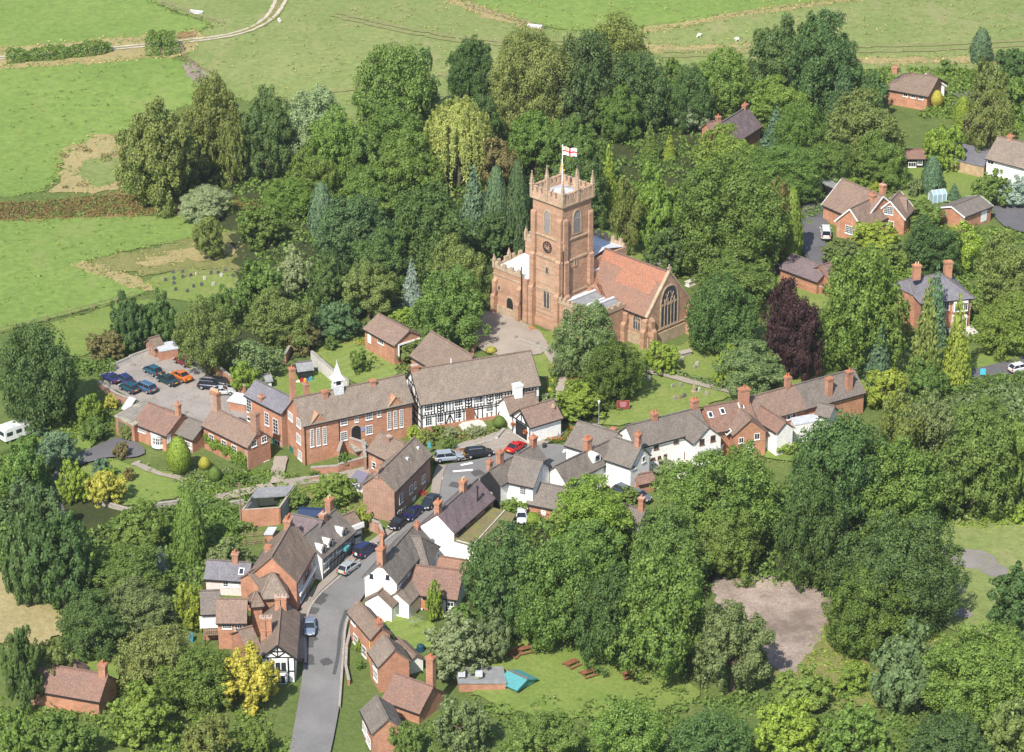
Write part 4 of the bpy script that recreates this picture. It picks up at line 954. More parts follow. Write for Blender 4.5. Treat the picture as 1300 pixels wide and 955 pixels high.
# ------------------------------------------------------------------ timber-framed hall
def strips(vol, w, segs, mat, name='timber_frame', t=.07, wd=.2):
    o, X, n, L = vol.wallframe(w); mb = MB()
    for (u0, z0, u1, z1) in segs:
        a = o+X*u0+Z*z0+n*t*.5; b = o+X*u1+Z*z1+n*t*.5; d = (b-a); ln = d.length; d.normalize(); q = n.cross(d)
        mb.obox((a+b)/2, d, q, n, ln/2, wd/2, t/2)
    return mb.build(name, mat, vol.root, vol.root.location)
def hall():
    r = house('timber_framed_hall', 'long black and white timber framed hall with a big brown tiled roof below the church', 'hall', 610, 500)
    v = Vol(r, (523, 470), (672, 446), (535, 512), 4.7, M_white, M_tile_l, k=.95, verge=M_dark)
    L = v.L; hf = 2.45; ze = 4.6; seg = [(0, .15, L, .15), (0, hf, L, hf), (0, hf-.35, L, hf-.35), (0, ze-.12, L, ze-.12)]
    u = .1
    wins_up = [.06, .34, .5, .72, .84]
    while u < L:
        seg += [(u, hf, u, ze)]; u += .52
    u = .1
    while u < L*.97:
        seg += [(u, .15, u, hf)]; u += .78
    for f in (.16, .4, .58, .93):
        for k in range(3): seg += [(L*f-.5, hf+.5+k*.55, L*f, hf+.2+k*.55), (L*f, hf+.2+k*.55, L*f+.5, hf+.5+k*.55)]
    for f in (.24, .44, .68): seg += [(L*f-.7, .2, L*f-.1, hf*.75), (L*f+.7, .2, L*f+.1, hf*.75)]
    strips(v, 'F', seg, M_timber, wd=.15)
    g = 2*v.hw; zr = v.zr
    sg = [(0, .15, g, .15), (0, hf, g, hf), (0, ze, g, ze), (g*.22, ze+1.7, g*.78, ze+1.7), (.1, 0, .1, ze), (g-.1, 0, g-.1, ze)]
    sg += [(g*f, 0, g*f, ze) for f in (.2, .4, .6, .8)]+[(g*f, ze, g*f, zr-.5-abs(f-.5)*2*(zr-ze)) for f in (.3, .5, .7)]+[(0, 1.3, g, 1.3), (0, 3.6, g, 3.6)]
    strips(v, 'L', sg, M_timber, wd=.19); strips(v, 'R', sg, M_timber, wd=.19)
    for x, y in ((544, 514), (582, 508), (608, 501), (633, 495.5)): v.win('F', x, y, 11, 10, 'leaded', name='window')
    for x, y in ((544, 534), (559, 530), (582, 525), (622, 516)): v.win('F', x, y, 8.5, 12.5, 'leaded', name='window', glass=M_glass)
    u, z, _ = v.hit('F', 596.5, 521); o, X, n, _ = v.wallframe('F'); mb = MB(); c = o+X*u+Z*1.3+n*.08
    mb.obox(c, X, n, Z, .72, .07, 1.15); d = mb.build('door', M_woodr, r, r.location)
    mb = MB(); mb.obox(o+X*u+Z*.1+n*.9, X, n, Z, 1.5, .8, .18); mb.obox(o+X*u+Z*(-.1)+n*1.2, X, n, Z, 2.0, 1.1, .15); mb.build('entrance_steps', M_stonel, r, r.location)
    mb = MB(); mb.obox(v.P(L*.5, v.hw+.09, .0), v.X, v.N, Z, L*.5, .09, .42); mb.build('plinth', M_brick, r, r.location)
    v.chim(526, 466, 1.1, .8, 0, 0)
    mb = MB(); mb.tube(v.P(L*.33, 0, v.zr), v.P(L*.33, 0, v.zr+.9), .12, .1); mb.build('flue', M_leadw, r, r.location)
    v2 = Vol(r, (641, 505), (677, 498), (654, 524), 2.7, M_white, M_tile, k=.8)
    v2.chim(657, 487, 1.3, 1.0, .0, 0, mat=M_white)
hall()

def school():
    r = house('old_school', 'long orange brick school with a white roof cupola and tall arched windows', 'school', 500, 530)
    v = Vol(r, (374, 506), (511, 476.5), (386, 539), 4.9, M_brick_o, M_tile_l, k=.95, deep=8, zb=-.6)
    for x, y in ((396, 556), (404, 554.5), (412, 553), (494, 534), (501.8, 532.5), (509.6, 531)): v.win('F', x, y, 4.6, 22, 'leaded')
    for x, y, w_, h_ in ((436.5, 535, 8.5, 9), (452.5, 532, 4.5, 7.5), (436.5, 553.5, 8.5, 11), (468.5, 528, 8.5, 9), (468.5, 545.5, 8.5, 11), (481,525,5,8)): v.win('F', x, y, w_, h_, 'leaded')
    for x, y, w_, h_ in ((369, 528.6, 5, 9), (379.5, 537, 5, 10), (379.5, 557, 5, 11), (381, 578, 4.5, 11)): v.win('L', x, y, w_, h_, 'leaded')
    w2 = v.win('L', 370, 574, 5, 15, 'panel', M_green, 'door')
    # arched doorway
    o, X, n, L = v.wallframe('F'); u, z, _ = v.hit('F', 452, 553); mb = MB()
    pts = [(-.8, 0), (.8, 0), (.8, 1.7)]+[(.8*math.cos(t), 1.7+.8*math.sin(t)) for t in [math.pi*i/10 for i in range(1, 10)]]+[(-.8, 1.7)]
    z0 = .25
    mb.v = [tuple(o+X*(u+x*1.18)+Z*(z0+zz*1.08)+n*.06) for x, zz in pts]+[tuple(o+X*(u+x*1.18)+Z*(z0+zz*1.08)+n*.0) for x, zz in pts]; N = len(pts)
    mb.f = [tuple(range(N))]+[(i, (i+1) % N, N+(i+1) % N, N+i) for i in range(N)]; arch = mb.build('door_arch', M_sandtrim, r, r.location)
    mb = MB(); mb.v = [tuple(o+X*(u+x)+Z*(z0+zz)+n*.075) for x, zz in pts]; mb.f = [tuple(range(N))]; mb.build('door', M_timber, arch, r.location)
    mb = MB()
    for k in range(4): mb.obox(o+X*u+Z*(.1-k*.18)+n*(.3+.35*k), X, n, Z, 1.3, .2+.3*k, .1)
    mb.build('entrance_steps', M_stone, r, r.location)
    # blue plaque, lamp
    mb = MB(); c = o+X*(v.hit('F', 461, 555)[0])+Z*1.9; mb.tube(c+n*.02, c+n*.1, .35, .35, 20); mb.build('plaque', plain('plaque_blue', (.25, .30, .55), .5), r, r.location)
    # small gabled dormers over the tall windows
    for x, y in ((404, 533), (502, 509)):
        u, z, _ = v.hit('F', x, y); mb = MB(); c = o+X*u+Z*(v.ze-.1)
        a = [c-X*1.35+n*.05, c+X*1.35+n*.05, c+Z*1.5+n*.05]; b = [p-n*1.6 for p in a]
        mb.v = [tuple(p) for p in a+b]; mb.f = [(0, 1, 2), (5, 4, 3), (0, 3, 4, 1), (1, 4, 5, 2), (2, 5, 3, 0)]; g = mb.build('gablet', M_brick_o, r, r.location)
        mb = MB(); mb.bar(a[0]+n*.1-X*.1-Z*.1, a[2]+n*.1+Z*.08, .22, .12); mb.bar(a[1]+n*.1+X*.1-Z*.1, a[2]+n*.1+Z*.08, .22, .12); mb.obox(a[2]+Z*.3+n*.1, X, n, Z, .09, .09, .25); mb.build('coping', M_sandtrim, g, r.location)
    v.chim(364, 466, .75, .75, -.55, 1, M_brick); v.chim(388.5, 486, .75, .75, -.25, 1, M_brick); v.chim(412.5, 495, .75, .7, .15, 0, M_brick); v.chim(473, 487, .8, .7, .1, 0)
    # cupola
    c = v.P(v.hit('F', 439.5, 505)[0], 0, v.zr); mb = MB(); mb.obox(c+Z*.1, v.X, v.N, Z, .75, .75, .75); cu = mb.build('cupola', M_leadw, r, r.location)
    mb = MB()
    for a in (-1, 1):
        for b in (-1, 1): mb.obox(c+v.X*a*.55+v.N*b*.55+Z*1.35, v.X, v.N, Z, .09, .09, .55)
    mb.build('cupola_post', M_frame, cu, r.location)
    mb = MB(); mb.obox(c+Z*1.3, v.X, v.N, Z, .4, .4, .5); mb.build('louvre', M_dark, cu, r.location)
    mb = MB(); p = [c+v.X*a*.95+v.N*b*.95+Z*1.85 for a, b in ((-1, -1), (1, -1), (1, 1), (-1, 1))]; q = [c+v.X*a*.5+v.N*b*.5+Z*2.5 for a, b in ((-1, -1), (1, -1), (1, 1), (-1, 1))]; t = [c+v.X*a*.03+v.N*b*.03+Z*4.6 for a, b in ((-1, -1), (1, -1), (1, 1), (-1, 1))]
    mb.hexa(p, q); mb.hexa([x+Z*.005 for x in q], t); mb.tube(c+Z*4.5, c+Z*5.1, .05, .03); mb.build('spirelet', M_leadw, cu, r.location)
    mb = MB(); mb.tube(v.P(.1, v.hw+.12, -5), v.P(.1, v.hw+.12, v.ze-.3), .07, .07); mb.tube(v.P(v.L*.32, v.hw+.1, -1), v.P(v.L*.32, v.hw+.1, v.ze-.3), .06, .06); mb.build('drainpipe', M_dark, r, r.location)
school()

r = house('brick_house', 'tall brick house with a plain grey slate roof between car park and school', 'house', 345, 540)
v = Vol(r, (326, 483), (371, 505.5), (308, 498.5), 6.4, M_brick_o, M_slate_b, k=.75, zb=-3, deep=6)
for x, y, w_, h_ in ((316, 515.5, 6, 16), (339, 532, 5, 16), (350, 541, 6.5, 18), (312.5, 530, 4.5, 5), (352.5, 565, 7, 11)): v.win('F', x, y, w_, h_, 'sash')
v.win('F', 346, 563, 4, 15, 'panel', M_green, 'door')
v.chim(332, 510, .8, .6, .9, 1)

def ivy(name, vol, w, u0, u1, z0, z1, label, col, dens=60):
    o, X, n, L = vol.wallframe(w); rr = np.random.default_rng(5); N = int(dens*abs(u1-u0)*abs(z1-z0)); u = rr.uniform(u0, u1, N); t = (u-u0)/(u1-u0)
    z = z0+(z1-z0)*rr.beta(1.5, 1.5, N)+.35*np.sin(u*2.2)
    P = np.array(o)+np.outer(u, np.array(X))+np.outer(z, [0, 0, 1])+np.outer(rr.uniform(.05, .4, N), np.array(n))
    ob = link(name, leafquads(name, P, np.tile(np.array(n)+np.array([0, 0, .5]), (N, 1)), .28, rr), M_leaf); ob.color = (*col, 1); tag(ob, label, 'climbing plant'); return ob
r = house('brick_house', 'red brick house with a brown tiled roof and a bright green creeper across its front', 'house', 300, 570)
v = Vol(r, (272, 518), (328, 545), (258.7, 539), 5.2, M_brick, M_tile_m, k=.9, zb=-4.2, deep=5)
IVYV = v
for x, y, w_, h_ in ((268.6, 557.5, 6, 12), (284.7, 565, 6, 12), (297.5, 571.5, 6, 12), (268, 579.5, 6.5, 11), (285, 590, 6, 11)): v.win('F', x, y, w_, h_, 'sash')
for x, y, w_, h_ in ((322, 559, 7, 8), (335, 554, 7, 8), (338.4, 590, 7, 10)): v.win('R', x, y, w_, h_, 'sash')
v.chim(272, 496, 1.5, .8, 0, 4, M_brick, M_potb); v.chim(326.5, 524, 1.4, .8, .1, 0, M_brick_d)

r = house('low_brick_house', 'low brick house with a white bow window behind the clipped egg-shaped yew', 'house', 210, 545)
v = Vol(r, (189.5, 512), (229, 527.5), (167.5, 535), 2.7, M_brick_o, M_tile_r, k=.62, zb=-3.2)
v.win('F', 180, 545, 9, 7.5, 'leaded'); v.win('R', 214, 553, 5, 11, 'panel')
o, X, n, L = v.wallframe('F'); u, z, _ = v.hit('F', 199.7, 554); mb = MB(); c = o+X*u+Z*1.3
for k in range(5):
    a0, a1 = math.pi*k/5, math.pi*(k+1)/5; p = [c+X*(-1.1*math.cos(a))+n*(.8*math.sin(a)) for a in (a0, a1)]; d = (p[1]-p[0]); mid = (p[0]+p[1])/2; dn = d.normalized(); nn = Vector((dn.y, -dn.x, 0))
    mb.obox(mid-Z*.9, dn, nn, Z, d.length/2, .05, .35); mb.obox(mid+Z*.65, dn, nn, Z, d.length/2, .05, .12); mb.obox(p[0]-Z*.1, dn, nn, Z, .06, .06, 1.1)
    mb.obox(mid+Z*0.0, dn, nn, Z, .03, .04, .6); mb.obox(mid+Z*.05, dn, nn, Z, d.length/2, .04, .03)
bw = mb.build('bow_window', M_frame, r, r.location); mb = MB(); mb.prism([tuple((c+X*(-1.05*math.cos(a))+n*(.75*math.sin(a)))[:2]) for a in [math.pi*k/8 for k in range(9)]], c.z-.6, c.z+.55); mb.build('pane', M_glass, bw, r.location)
mb = MB(); mb.prism([tuple((c+X*(-1.25*math.cos(a))+n*(.95*math.sin(a)))[:2]) for a in [math.pi*k/8 for k in range(9)]], c.z+.8, c.z+.98); mb.build('bow_roof', M_lead, bw, r.location)
v.chim(226.7, 512, .8, .6, 0, 1, M_brick_o)
v = Vol(r, (231, 527), (259, 538), (220, 547.5), 2.5, M_brick, M_slate, k=.62, zb=-3.4)
v.win('F', 242, 565.5, 10, 7, 'leaded'); v.win('F', 257, 575, 3.2, 12, 'panel', M_orange, 'door'); v.win('F', 252, 572, 3, 12, 'panel', M_frame, 'door')

r = house('garage', 'brick garage with an olive up-and-over door and a lichened corrugated roof', 'garage', 160, 545)
o_, rf, q, zb = slabroof(r, (146.5, 529), (170, 541), (206, 520), 2.7, M_brick, rough_mat('lichen_corrugated', (.26, .235, .20), .3, 1.0, 6, .95, .04, (.42, .39, .28), (.5, .6)), zb=-3.2)
slabwin(r, q, 0, 158, 545, 3.0, 2.1, style='panel', frame=M_gdoor, name='garage_door')
mb = MB()
for k in range(9):
    f = (k+.5)/9; a = q[0]*(1-f)+q[1]*f; b = q[3]*(1-f)+q[2]*f; mb.bar(a+Z*.2, b+Z*.2, .12, .08)
mb.build('corrugation', M_stone, rf, r.location)
r = house('lean_to_store', 'small brick store with a white glazed lid beside the green garage roof', 'shed', 166, 512)
slabroof(r, (155, 519), (163, 522), (172, 508), 1.8, M_brick_d, M_leadw, zb=-3.0)
r = house('car_park_shed', 'ruined brick shed with a pale lean-to roof at the back of the car park', 'shed', 210, 448)
o_, rf, q, zb = slabroof(r, (203, 447), (226, 443), (220, 434), 2.0, M_brick, M_lead, over=.1)
v = Vol(r, (190, 430), (201, 427), (198, 441), 2.2, M_brick_d, M_tile, k=.8)

# Georgian brick house on the bend
r = house('brick_cottage', 'tall dark brick house with a mossy brown roof standing on the bend of the street', 'house', 515, 635)
v = Vol(r, (480, 601), (526, 556), (497.4, 625), 5.6, M_brick_d, M_tile_l, k=.85, zb=-3.0, deep=4)
for x, y, w_, h_ in ((509, 632.6, 4.5, 12), (521.5, 621.3, 4, 10), (526.8, 616, 2.6, 8), (537.4, 608, 4.2, 9), (506.5, 654.5, 3.5, 12), (512, 650, 5, 11), (538.9, 624, 4, 9)): v.win('F', x, y, w_, h_, 'sash')
v.win('F', 525.7, 638.5, 4.2, 15, 'panel', M_frame, 'door')
v.chim(479, 598, 1.3, .7, -.1, 0, M_brick_d)
mb = MB(); mb.tube(v.P(.15, v.hw+.1, -1), v.P(.15, v.hw+.1, v.ze-.2), .06, .06); mb.build('drainpipe', M_dark, r, r.location)
for x, y in ((502, 579), (524, 588)):
    p = v.P(v.L*.6 if x > 510 else v.L*.9, v.hw*.45, v.zr-(v.zr-v.ze)*.45+.1); mb = MB(); mb.obox(p, v.X, v.N, Z, .22, .22, .15); mb.build('roof_vent', M_leadw, r, r.location)
v = Vol(r, (484, 549), (513, 563), (464, 569), 4.4, M_brick, M_tile, k=.75, zb=-2.0)
v.win('F', 475, 591, 5, 8, 'sash'); v.chim(494, 571, .9, .7, .2, 0, M_brick_d)

# house with the purple roof
r = house('purple_roof_house', 'brick and white house with a purple slate roof and mossy flat-roofed extension', 'house', 590, 660)
v = Vol(r, (555.5, 652), (605.5, 609), (574.4, 677), 4.0, M_brick_o, M_slate_p, k=.85, zb=-2.9)
o, X, n, L = v.wallframe('L'); mb = MB(); g = v.hw
pa = [v.P(-.06, y, z) for y, z in ((g, -3), (g, 4.0-.3), (0, v.zr-.25), (-g, 4.0-.3), (-g, -3))]; pb = [p+v.X*.058 for p in pa]; mb.v = [tuple(p) for p in pa+pb]; mb.f = [(0, 1, 2, 3, 4), (9, 8, 7, 6, 5)]+[(i, (i+1) % 5, 5+(i+1) % 5, 5+i) for i in range(5)]; mb.build('white_gable', M_white, r, r.location)
v.win('F', 586, 669, 9, 6, 'case', M_dark); v.win('F', 619, 646, 6, 5, 'case', M_dark); v.win('F', 600, 657, 6, 5, 'case', M_dark)
v.chim(553.5, 638, 1.0, .8, -.05, 1, M_brick_o); v.chim(588, 609, 1.1, .8, -.05, 2, M_brick_o, M_potb)
mb = MB(); q0 = v.P(v.L*.72, v.hw*.7, v.ze+.3); mb.tube(q0, q0+Z*2.6, .12, .12); mb.tube(q0+Z*2.6, q0+Z*2.9, .2, .2); mb.build('flue', M_dark, r, r.location)
a = v.P(0, v.hw, 0); b = v.P(v.L*.92, v.hw, 0); wv = 4.6; mb = MB(); mb.hexa([a-Z*4, b-Z*4, b+v.N*(wv*.85)-Z*4, a+v.N*(wv*1.5)-Z*4], [a+Z*2.5, b+Z*2.5, b+v.N*(wv*.85)+Z*2.3, a+v.N*(wv*1.5)+Z*2.3]); mb.build('extension_wall', M_white, r, r.location)
mb = MB(); a2, b2 = a-v.X*.2, b+v.X*.3; mb.hexa([a2+Z*2.52+v.N*.02, b2+Z*2.52+v.N*.02, b2+v.N*(wv*.9)+Z*2.32, a2+v.N*(wv*1.5)+Z*2.32], [a2+Z*2.75+v.N*.02, b2+Z*2.75+v.N*.02, b2+v.N*(wv*.9)+Z*2.5, a2+v.N*(wv*1.5)+Z*2.5]); er = mb.build('extension_roof', M_moss, r, r.location)
mb = MB(); mb.bar(a2+v.N*(wv*.7)+Z*2.72, b2+v.N*(wv*.5)+Z*2.72, .15, .12); mb.bar(a2+v.N*.5+Z*2.8, a2+v.N*(wv*1.45)+Z*2.6, .15, .12); mb.build('roof_upstand', M_stonel, er, r.location)
c = b+v.N*(wv*.6)+Z*1.0+v.X*.05; window(r, c, v.N, v.X, .8, 1.3, 'sash')

# black clad and white house
r = house('black_clad_house', 'white house with one black boarded gable and a brown double-pitched roof', 'house', 650, 600)
v = Vol(r, (622.6, 596.6), (679, 564), (636, 614), 4.6, M_white, M_slate, k=.9, zb=-1.8)
g = v.hw; pa = [v.P(-.06, y, z) for y, z in ((g, -3), (g, 4.3), (0, v.zr-.2), (-g, 4.3), (-g, -3))]; pb = [p+v.X*.058 for p in pa]; mb = MB(); mb.v = [tuple(p) for p in pa+pb]; mb.f = [(0, 1, 2, 3, 4), (9, 8, 7, 6, 5)]+[(i, (i+1) % 5, 5+(i+1) % 5, 5+i) for i in range(5)]; mb.build('boarded_gable', M_black, r, r.location)
v.win('L', 623, 627.5, 4.5, 6, 'plain')
v.chim(617, 587, .8, .6, -.25, 1); v.chim(634.6, 572.5, .9, .8, -.1, 1); v.chim(681.5, 551, 1.0, .8, 0, 1)
v2 = Vol(r, (655, 578), (688, 585), (672, 616), 4.5, M_white, M_slate, k=.85, zb=-1.8)
v2.win('F', 664, 622, 8, 12, 'leaded'); v2.win('R', 690, 596, 4, 14, 'panel', M_frame, 'door')
v3 = Vol(r, (680, 612), (722, 620.5), (664, 636.5), 2.4, M_brick_o, M_slate, k=.75, hipA=False)
v3.win('F', 690, 651, 6, 6, 'panel')

# long grey roofed cottages
r = house('long_grey_cottage', 'long low white cottage under a sweeping grey roof with a small arched dormer', 'cottage', 750, 590)
v = Vol(r, (706, 591.5), (783, 555), (716, 613), 3.4, M_white, M_slate, k=.95, zb=-1.6)
v.chim(746, 555.5, 1.1, .9, -.1, 2); 
u, z, _ = v.hit('F', 760, 606); c = v.P(u, v.hw*.62, v.zr-(v.zr-v.ze)*.62+.45); mb = MB(); pts = [(.75*math.cos(t), .75*math.sin(t)) for t in [math.pi*i/8 for i in range(9)]]
mb.v = [tuple(c+v.X*x+Z*zz+v.N*.5) for x, zz in pts+[(-.75, -.6), (.75, -.6)]]+[tuple(c+v.X*x+Z*zz-v.N*1.2) for x, zz in pts+[(-.75, -.6), (.75, -.6)]]; N = 11; mb.f = [tuple(range(N)), tuple(range(2*N-1, N-1, -1))]+[(i, (i+1) % N, N+(i+1) % N, N+i) for i in range(N)]
dm = mb.build('dormer', M_white, r, r.location); mb = MB(); mb.obox(c+v.N*.52+Z*.05, v.X, v.N, Z, .42, .02, .42); mb.build('pane', M_glass, dm, r.location)
vb = Vol(r, (782, 556), (813, 566), (799.7, 591.5), 4.4, M_white, M_slate, k=.95, zb=-1.6)
vb.win('R', 817, 583, 4, 7, 'plain'); vb.win('R', 804.5, 593, 5, 5, 'case'); vb.chim(814, 551, .8, .7, 0, 1)
vc = Vol(r, (735, 535.4), (783, 549.5), (721.5, 565), 3.2, M_white, M_slate, k=.7, zb=-.9)
vc.chim(779, 543, .8, .7, -.3, 0)
vd = Vol(r, (806, 604), (826, 600), (812, 614), 2.1, M_brick, M_tile_r, k=.5, zb=-2.4)

# white cottage row
r = house('white_cottage', 'white rendered cottage with brown window frames and its own small cross gable, beside the churchyard', 'cottage', 855, 560)
v = Vol(r, (796, 541), (885.5, 518.4), (818.6, 564.6), 4.5, M_white, M_slate, k=.85, zb=-.9)
for x, y, w_, h_ in ((833, 567, 6, 6.5), (858.5, 559.5, 6, 6.5), (844.4, 580.5, 4, 7.5), (837, 581, 4, 4), (829, 582.5, 5, 2.5), (871, 577, 5, 8)): v.win('F', x, y, w_, h_, 'case', M_brownframe)
v.chim(830.8, 523, .9, .8, 0, 2); v.chim(891.5, 504, 1.1, .9, -.1, 2)
v2 = Vol(r, (874, 523), (899, 541.5), (884.6, 563.7), 4.3, M_white, M_slate, k=.9, zb=-.9)
v2.win('R', 891, 561, 6, 7, 'case', M_brownframe); v2.win('R', 905, 556.5, 6, 7, 'case', M_brownframe)
slabroof(r, (880, 573), (905, 584), (918, 566), 2.4, M_white, M_felt, zb=-1.2, over=.15)
mb = MB()

r = house('brick_gable_cottage', 'orange brick gabled cottage with red skylit roof next to the white cottage', 'cottage', 950, 560)
v = Vol(r, (895, 517), (949, 507.5), (910, 547), 3.8, M_brick_o, M_tile_r, k=.8, zb=-.5)
for x, y in ((901.7, 527), (917, 522.5), (940.6, 515.5)): v.skylight(x, y)
v2 = Vol(r, (938, 514), (952.5, 532), (934.7, 555), 4.0, M_brick_o, M_tile_m, k=.85, zb=-.8)
v2.win('R', 941, 559, 6.5, 7, 'case'); v2.win('R', 961, 554, 7, 8, 'case'); v2.skylight(919.5, 545); v2.skylight(925, 549)
u = None
slabroof(r, (944, 568), (972, 561), (970, 556), 1.9, M_white, M_felt, zb=-1.0, over=.05)
v.chim(944.5, 492, 1.6, .9, .1, 1)

r = house('brown_cottage_row', 'long low range of brown tiled cottages with tall brick stacks, last in the row', 'cottage', 1030, 510)
v = Vol(r, (951, 505), (1008, 489.5), (992, 526), 3.3, M_brick_o, M_tile_m, k=.85, zb=-.2)
v.win('F', 1001, 529, 5, 8, 'plain'); v.win('F', 1008, 527, 5, 8, 'plain'); v.chim(1000, 477, .8, .7, 0, 2)
v2 = Vol(r, (1008.6, 489.5), (1083, 469.5), (1092, 498.4), 3.25, M_brick_o, M_slate, k=.83, zb=-.2)
v2.chim(1053, 479, 1.0, .8, .72, 0); v2.chim(1078.5, 470, 1.0, .8, .72, 1)
v3 = Vol(r, (958, 511), (997, 535), (984, 546), 3.8, M_white, M_tile_r, k=.85, zb=-.6)
v4 = Vol(r, (1042, 512), (1058, 516), (1050, 528), 2.8, M_white, M_slate, k=.8, zb=-.4)
slabroof(r, (1008, 541), (1040, 535), (1036, 526), 2.6, M_white, M_lead, zb=-.6, over=.1)

# white inn at the bend
r = house('white_inn', 'large white gabled inn with a steep dark brown roof on the inside of the bend', 'inn', 500, 725)
v = Vol(r, (482.7, 715), (527, 665), (505.4, 735.8), 5.3, M_white, M_slate, k=1.0, zb=-4.0)
v.win('L', 471.4, 725, 4.5, 5, 'case', M_dark); v.win('L', 492, 728.5, 4.5, 5, 'case', M_dark)
v.chim(482.5, 695, 1.3, .9, 0, 0); v.chim(484.8, 672, .55, .5, .05, 1); v.chim(540.5, 656, .7, .6, .2, 1)
v.win('F', 513, 737, 9, 6, 'leaded')
v2 = Vol(r, (514, 680), (549, 684), (528, 716.5), 4.0, M_white, M_slate, k=.95, zb=-3.6, hipB=True)
v3 = Vol(r, (480, 753), (496, 737), (498.5, 767.5), 2.4, M_white, M_tile, k=.75, zb=-4.2)
v4 = Vol(r, (504, 752), (523, 732), (513.5, 771), 2.5, M_white, M_tile_l, k=.7, zb=-4.2)
r = house('tiled_outbuilding', 'low outbuilding with a red brown tiled roof and white front behind the inn', 'outbuilding', 557, 745)
v = Vol(r, (527, 718), (586, 725), (532, 753.5), 2.6, M_white, M_tile_r, k=.8, zb=-4.4)
v.win('F', 540, 760, 7, 10, 'panel', M_dark, 'door'); v.win('F', 572, 767, 9, 6, 'case'); strips(v, 'F', [(v.L*f, 0, v.L*f, 2.5) for f in (.02, .16, .3, .5, .8, .98)], M_timber)
v.win('R', 583, 748, 4, 8, 'case')
v2 = Vol(r, (560, 707), (592, 712), (552, 721), 2.8, M_white, M_tile_o, k=.7, zb=-4.0)

# brick terrace at the foot of the street
r = house('brick_terrace', 'red brick terrace with brown roofs and tall white windows along the right of the street', 'terrace', 465, 815)
v = Vol(r, (455, 764), (483, 796), (443, 776), 5.3, M_brick_o, M_tile, k=.9, zb=-6.0)
for x, y, h_ in ((448.7, 787, 9), (451.4, 812, 12), (451.4, 829, 13), (462.5, 827, 12), (457, 840, 12), (462.7, 845, 12)): v.win('F', x, y, 5, h_, 'sash')
v.chim(485.5, 795, .9, .8, 0, 2)
v2 = Vol(r, (488, 806), (500, 824), (480, 842), 5.0, M_brick_o, M_tile_l, k=.95, zb=-6.2)
v2.win('F', 476, 838, 4.5, 12, 'sash'); v2.win('F', 477, 857, 4.5, 12, 'sash')
mb = MB(); mb.tube(v.P(v.L-.3, v.hw+.12, -1), v.P(v.L-.3, v.hw+.12, 5), .08, .08); mb.build('drainpipe', M_yel, r, r.location)
v3 = Vol(r, (504, 810), (527, 832), (538, 838), 2.6, M_white, M_tile, k=.7, zb=-6.0)
r = house('red_roof_cottage', 'red-brown roofed cottage with a stout brick chimney below the brick terrace', 'cottage', 525, 870)
v = Vol(r, (503, 856), (548, 872), (500, 892), 2.8, M_brick_o, M_tile_r, k=.8, zb=-6.6)
v.chim(547, 833, 1.1, .8, -.2, 1)
r = house('street_house', 'brick gabled house with grey tiled roof beside the lower street pavement', 'house', 470, 905)
v = Vol(r, (478, 884), (492, 912), (462, 905), 5.0, M_brick, M_slate, k=.85, zb=-7)
for x, y in ((463, 925), (468, 940)): v.win('F', x, y, 5, 11, 'sash')

# left hand row
r = house('street_row', 'black and white shops with small white dormers on the left of the street', 'shop row', 425, 680)
v = Vol(r, (385, 681), (425, 648), (405, 711), 4.2, M_white, M_slate, k=.85, zb=-4.4)
L = v.L; seg = [(0, .1, L, .1), (0, 2.1, L, 2.1), (0, 4.1, L, 4.1)]+[(L*i/22, 0, L*i/22, 4.1) for i in range(23)]; strips(v, 'F', seg, M_timber, wd=.14)
for x, y in ((409, 713), (419, 704), (430, 696), (441, 687)): v.win('F', x, y, 6, 8, 'leaded')
for x, y in ((404, 728), (414, 719)): v.win('F', x, y, 6, 9, 'leaded')
for x, y in ((438.7, 673.5), (422, 691.5), (411.6, 707)):
    u, z, _ = v.hit('F', x, y); u = min(max(u, .9), L-.9); c = v.P(u, v.hw*.8, v.ze+.75); a = [c-v.X*.65, c+v.X*.65, c+v.X*.65+Z*.7, c+Z*1.3, c-v.X*.65+Z*.7]; a = [p-Z*.5+v.N*.35 for p in a]; b = [p-v.N*2.6 for p in a]
    mb = MB(); mb.v = [tuple(p) for p in a+b]; mb.f = [(0, 1, 2, 3, 4), (9, 8, 7, 6, 5)]+[(i, (i+1) % 5, 5+(i+1) % 5, 5+i) for i in range(5)]; dm = mb.build('dormer', M_white, r, r.location)
    mb = MB(); mb.obox(c+v.N*.37-Z*.05, v.X, v.N, Z, .38, .02, .38); mb.build('pane', M_glass, dm, r.location)
    mb = MB(); mb.bar(a[4]+v.N*.1-v.X*.12+Z*.02, a[3]+v.N*.1+Z*.1, .3, .1); mb.bar(a[2]+v.N*.1+v.X*.12+Z*.02, a[3]+v.N*.1+Z*.1, .3, .1); mb.bar(a[3]+Z*.1, b[3]+Z*.1, .2, .1); mb.build('dormer_roof', M_slate, dm, r.location)
v.chim(410, 651, 1.0, .8, 0, 1); v.chim(421.7, 629, 1.1, .9, -.2, 2, M_brick, M_potb)
o, X, n, _ = v.wallframe('F'); u = v.hit('F', 436, 693)[0]; mb = MB(); mb.obox(o+X*u+n*.4+Z*2.9, X, n, Z, .6, .4, .25); mb.build('shop_awning', M_teal, r, r.location)
vq = Vol(r, (371, 653), (408, 661), (378, 690), 4.4, M_brick_o, M_slate_p, k=.8, zb=-4.2)
v2 = Vol(r, (430, 657), (448, 650), (459, 667.5), 3.6, M_white, M_tile, k=.75, zb=-4.2)
o, X, n, L = v2.wallframe('F'); mb = MB(); mb.obox(o+X*L/2+Z*3.7+n*.15, X, n, Z, L/2+.3, .12, .5); mb.build('parapet', M_white, r, r.location)
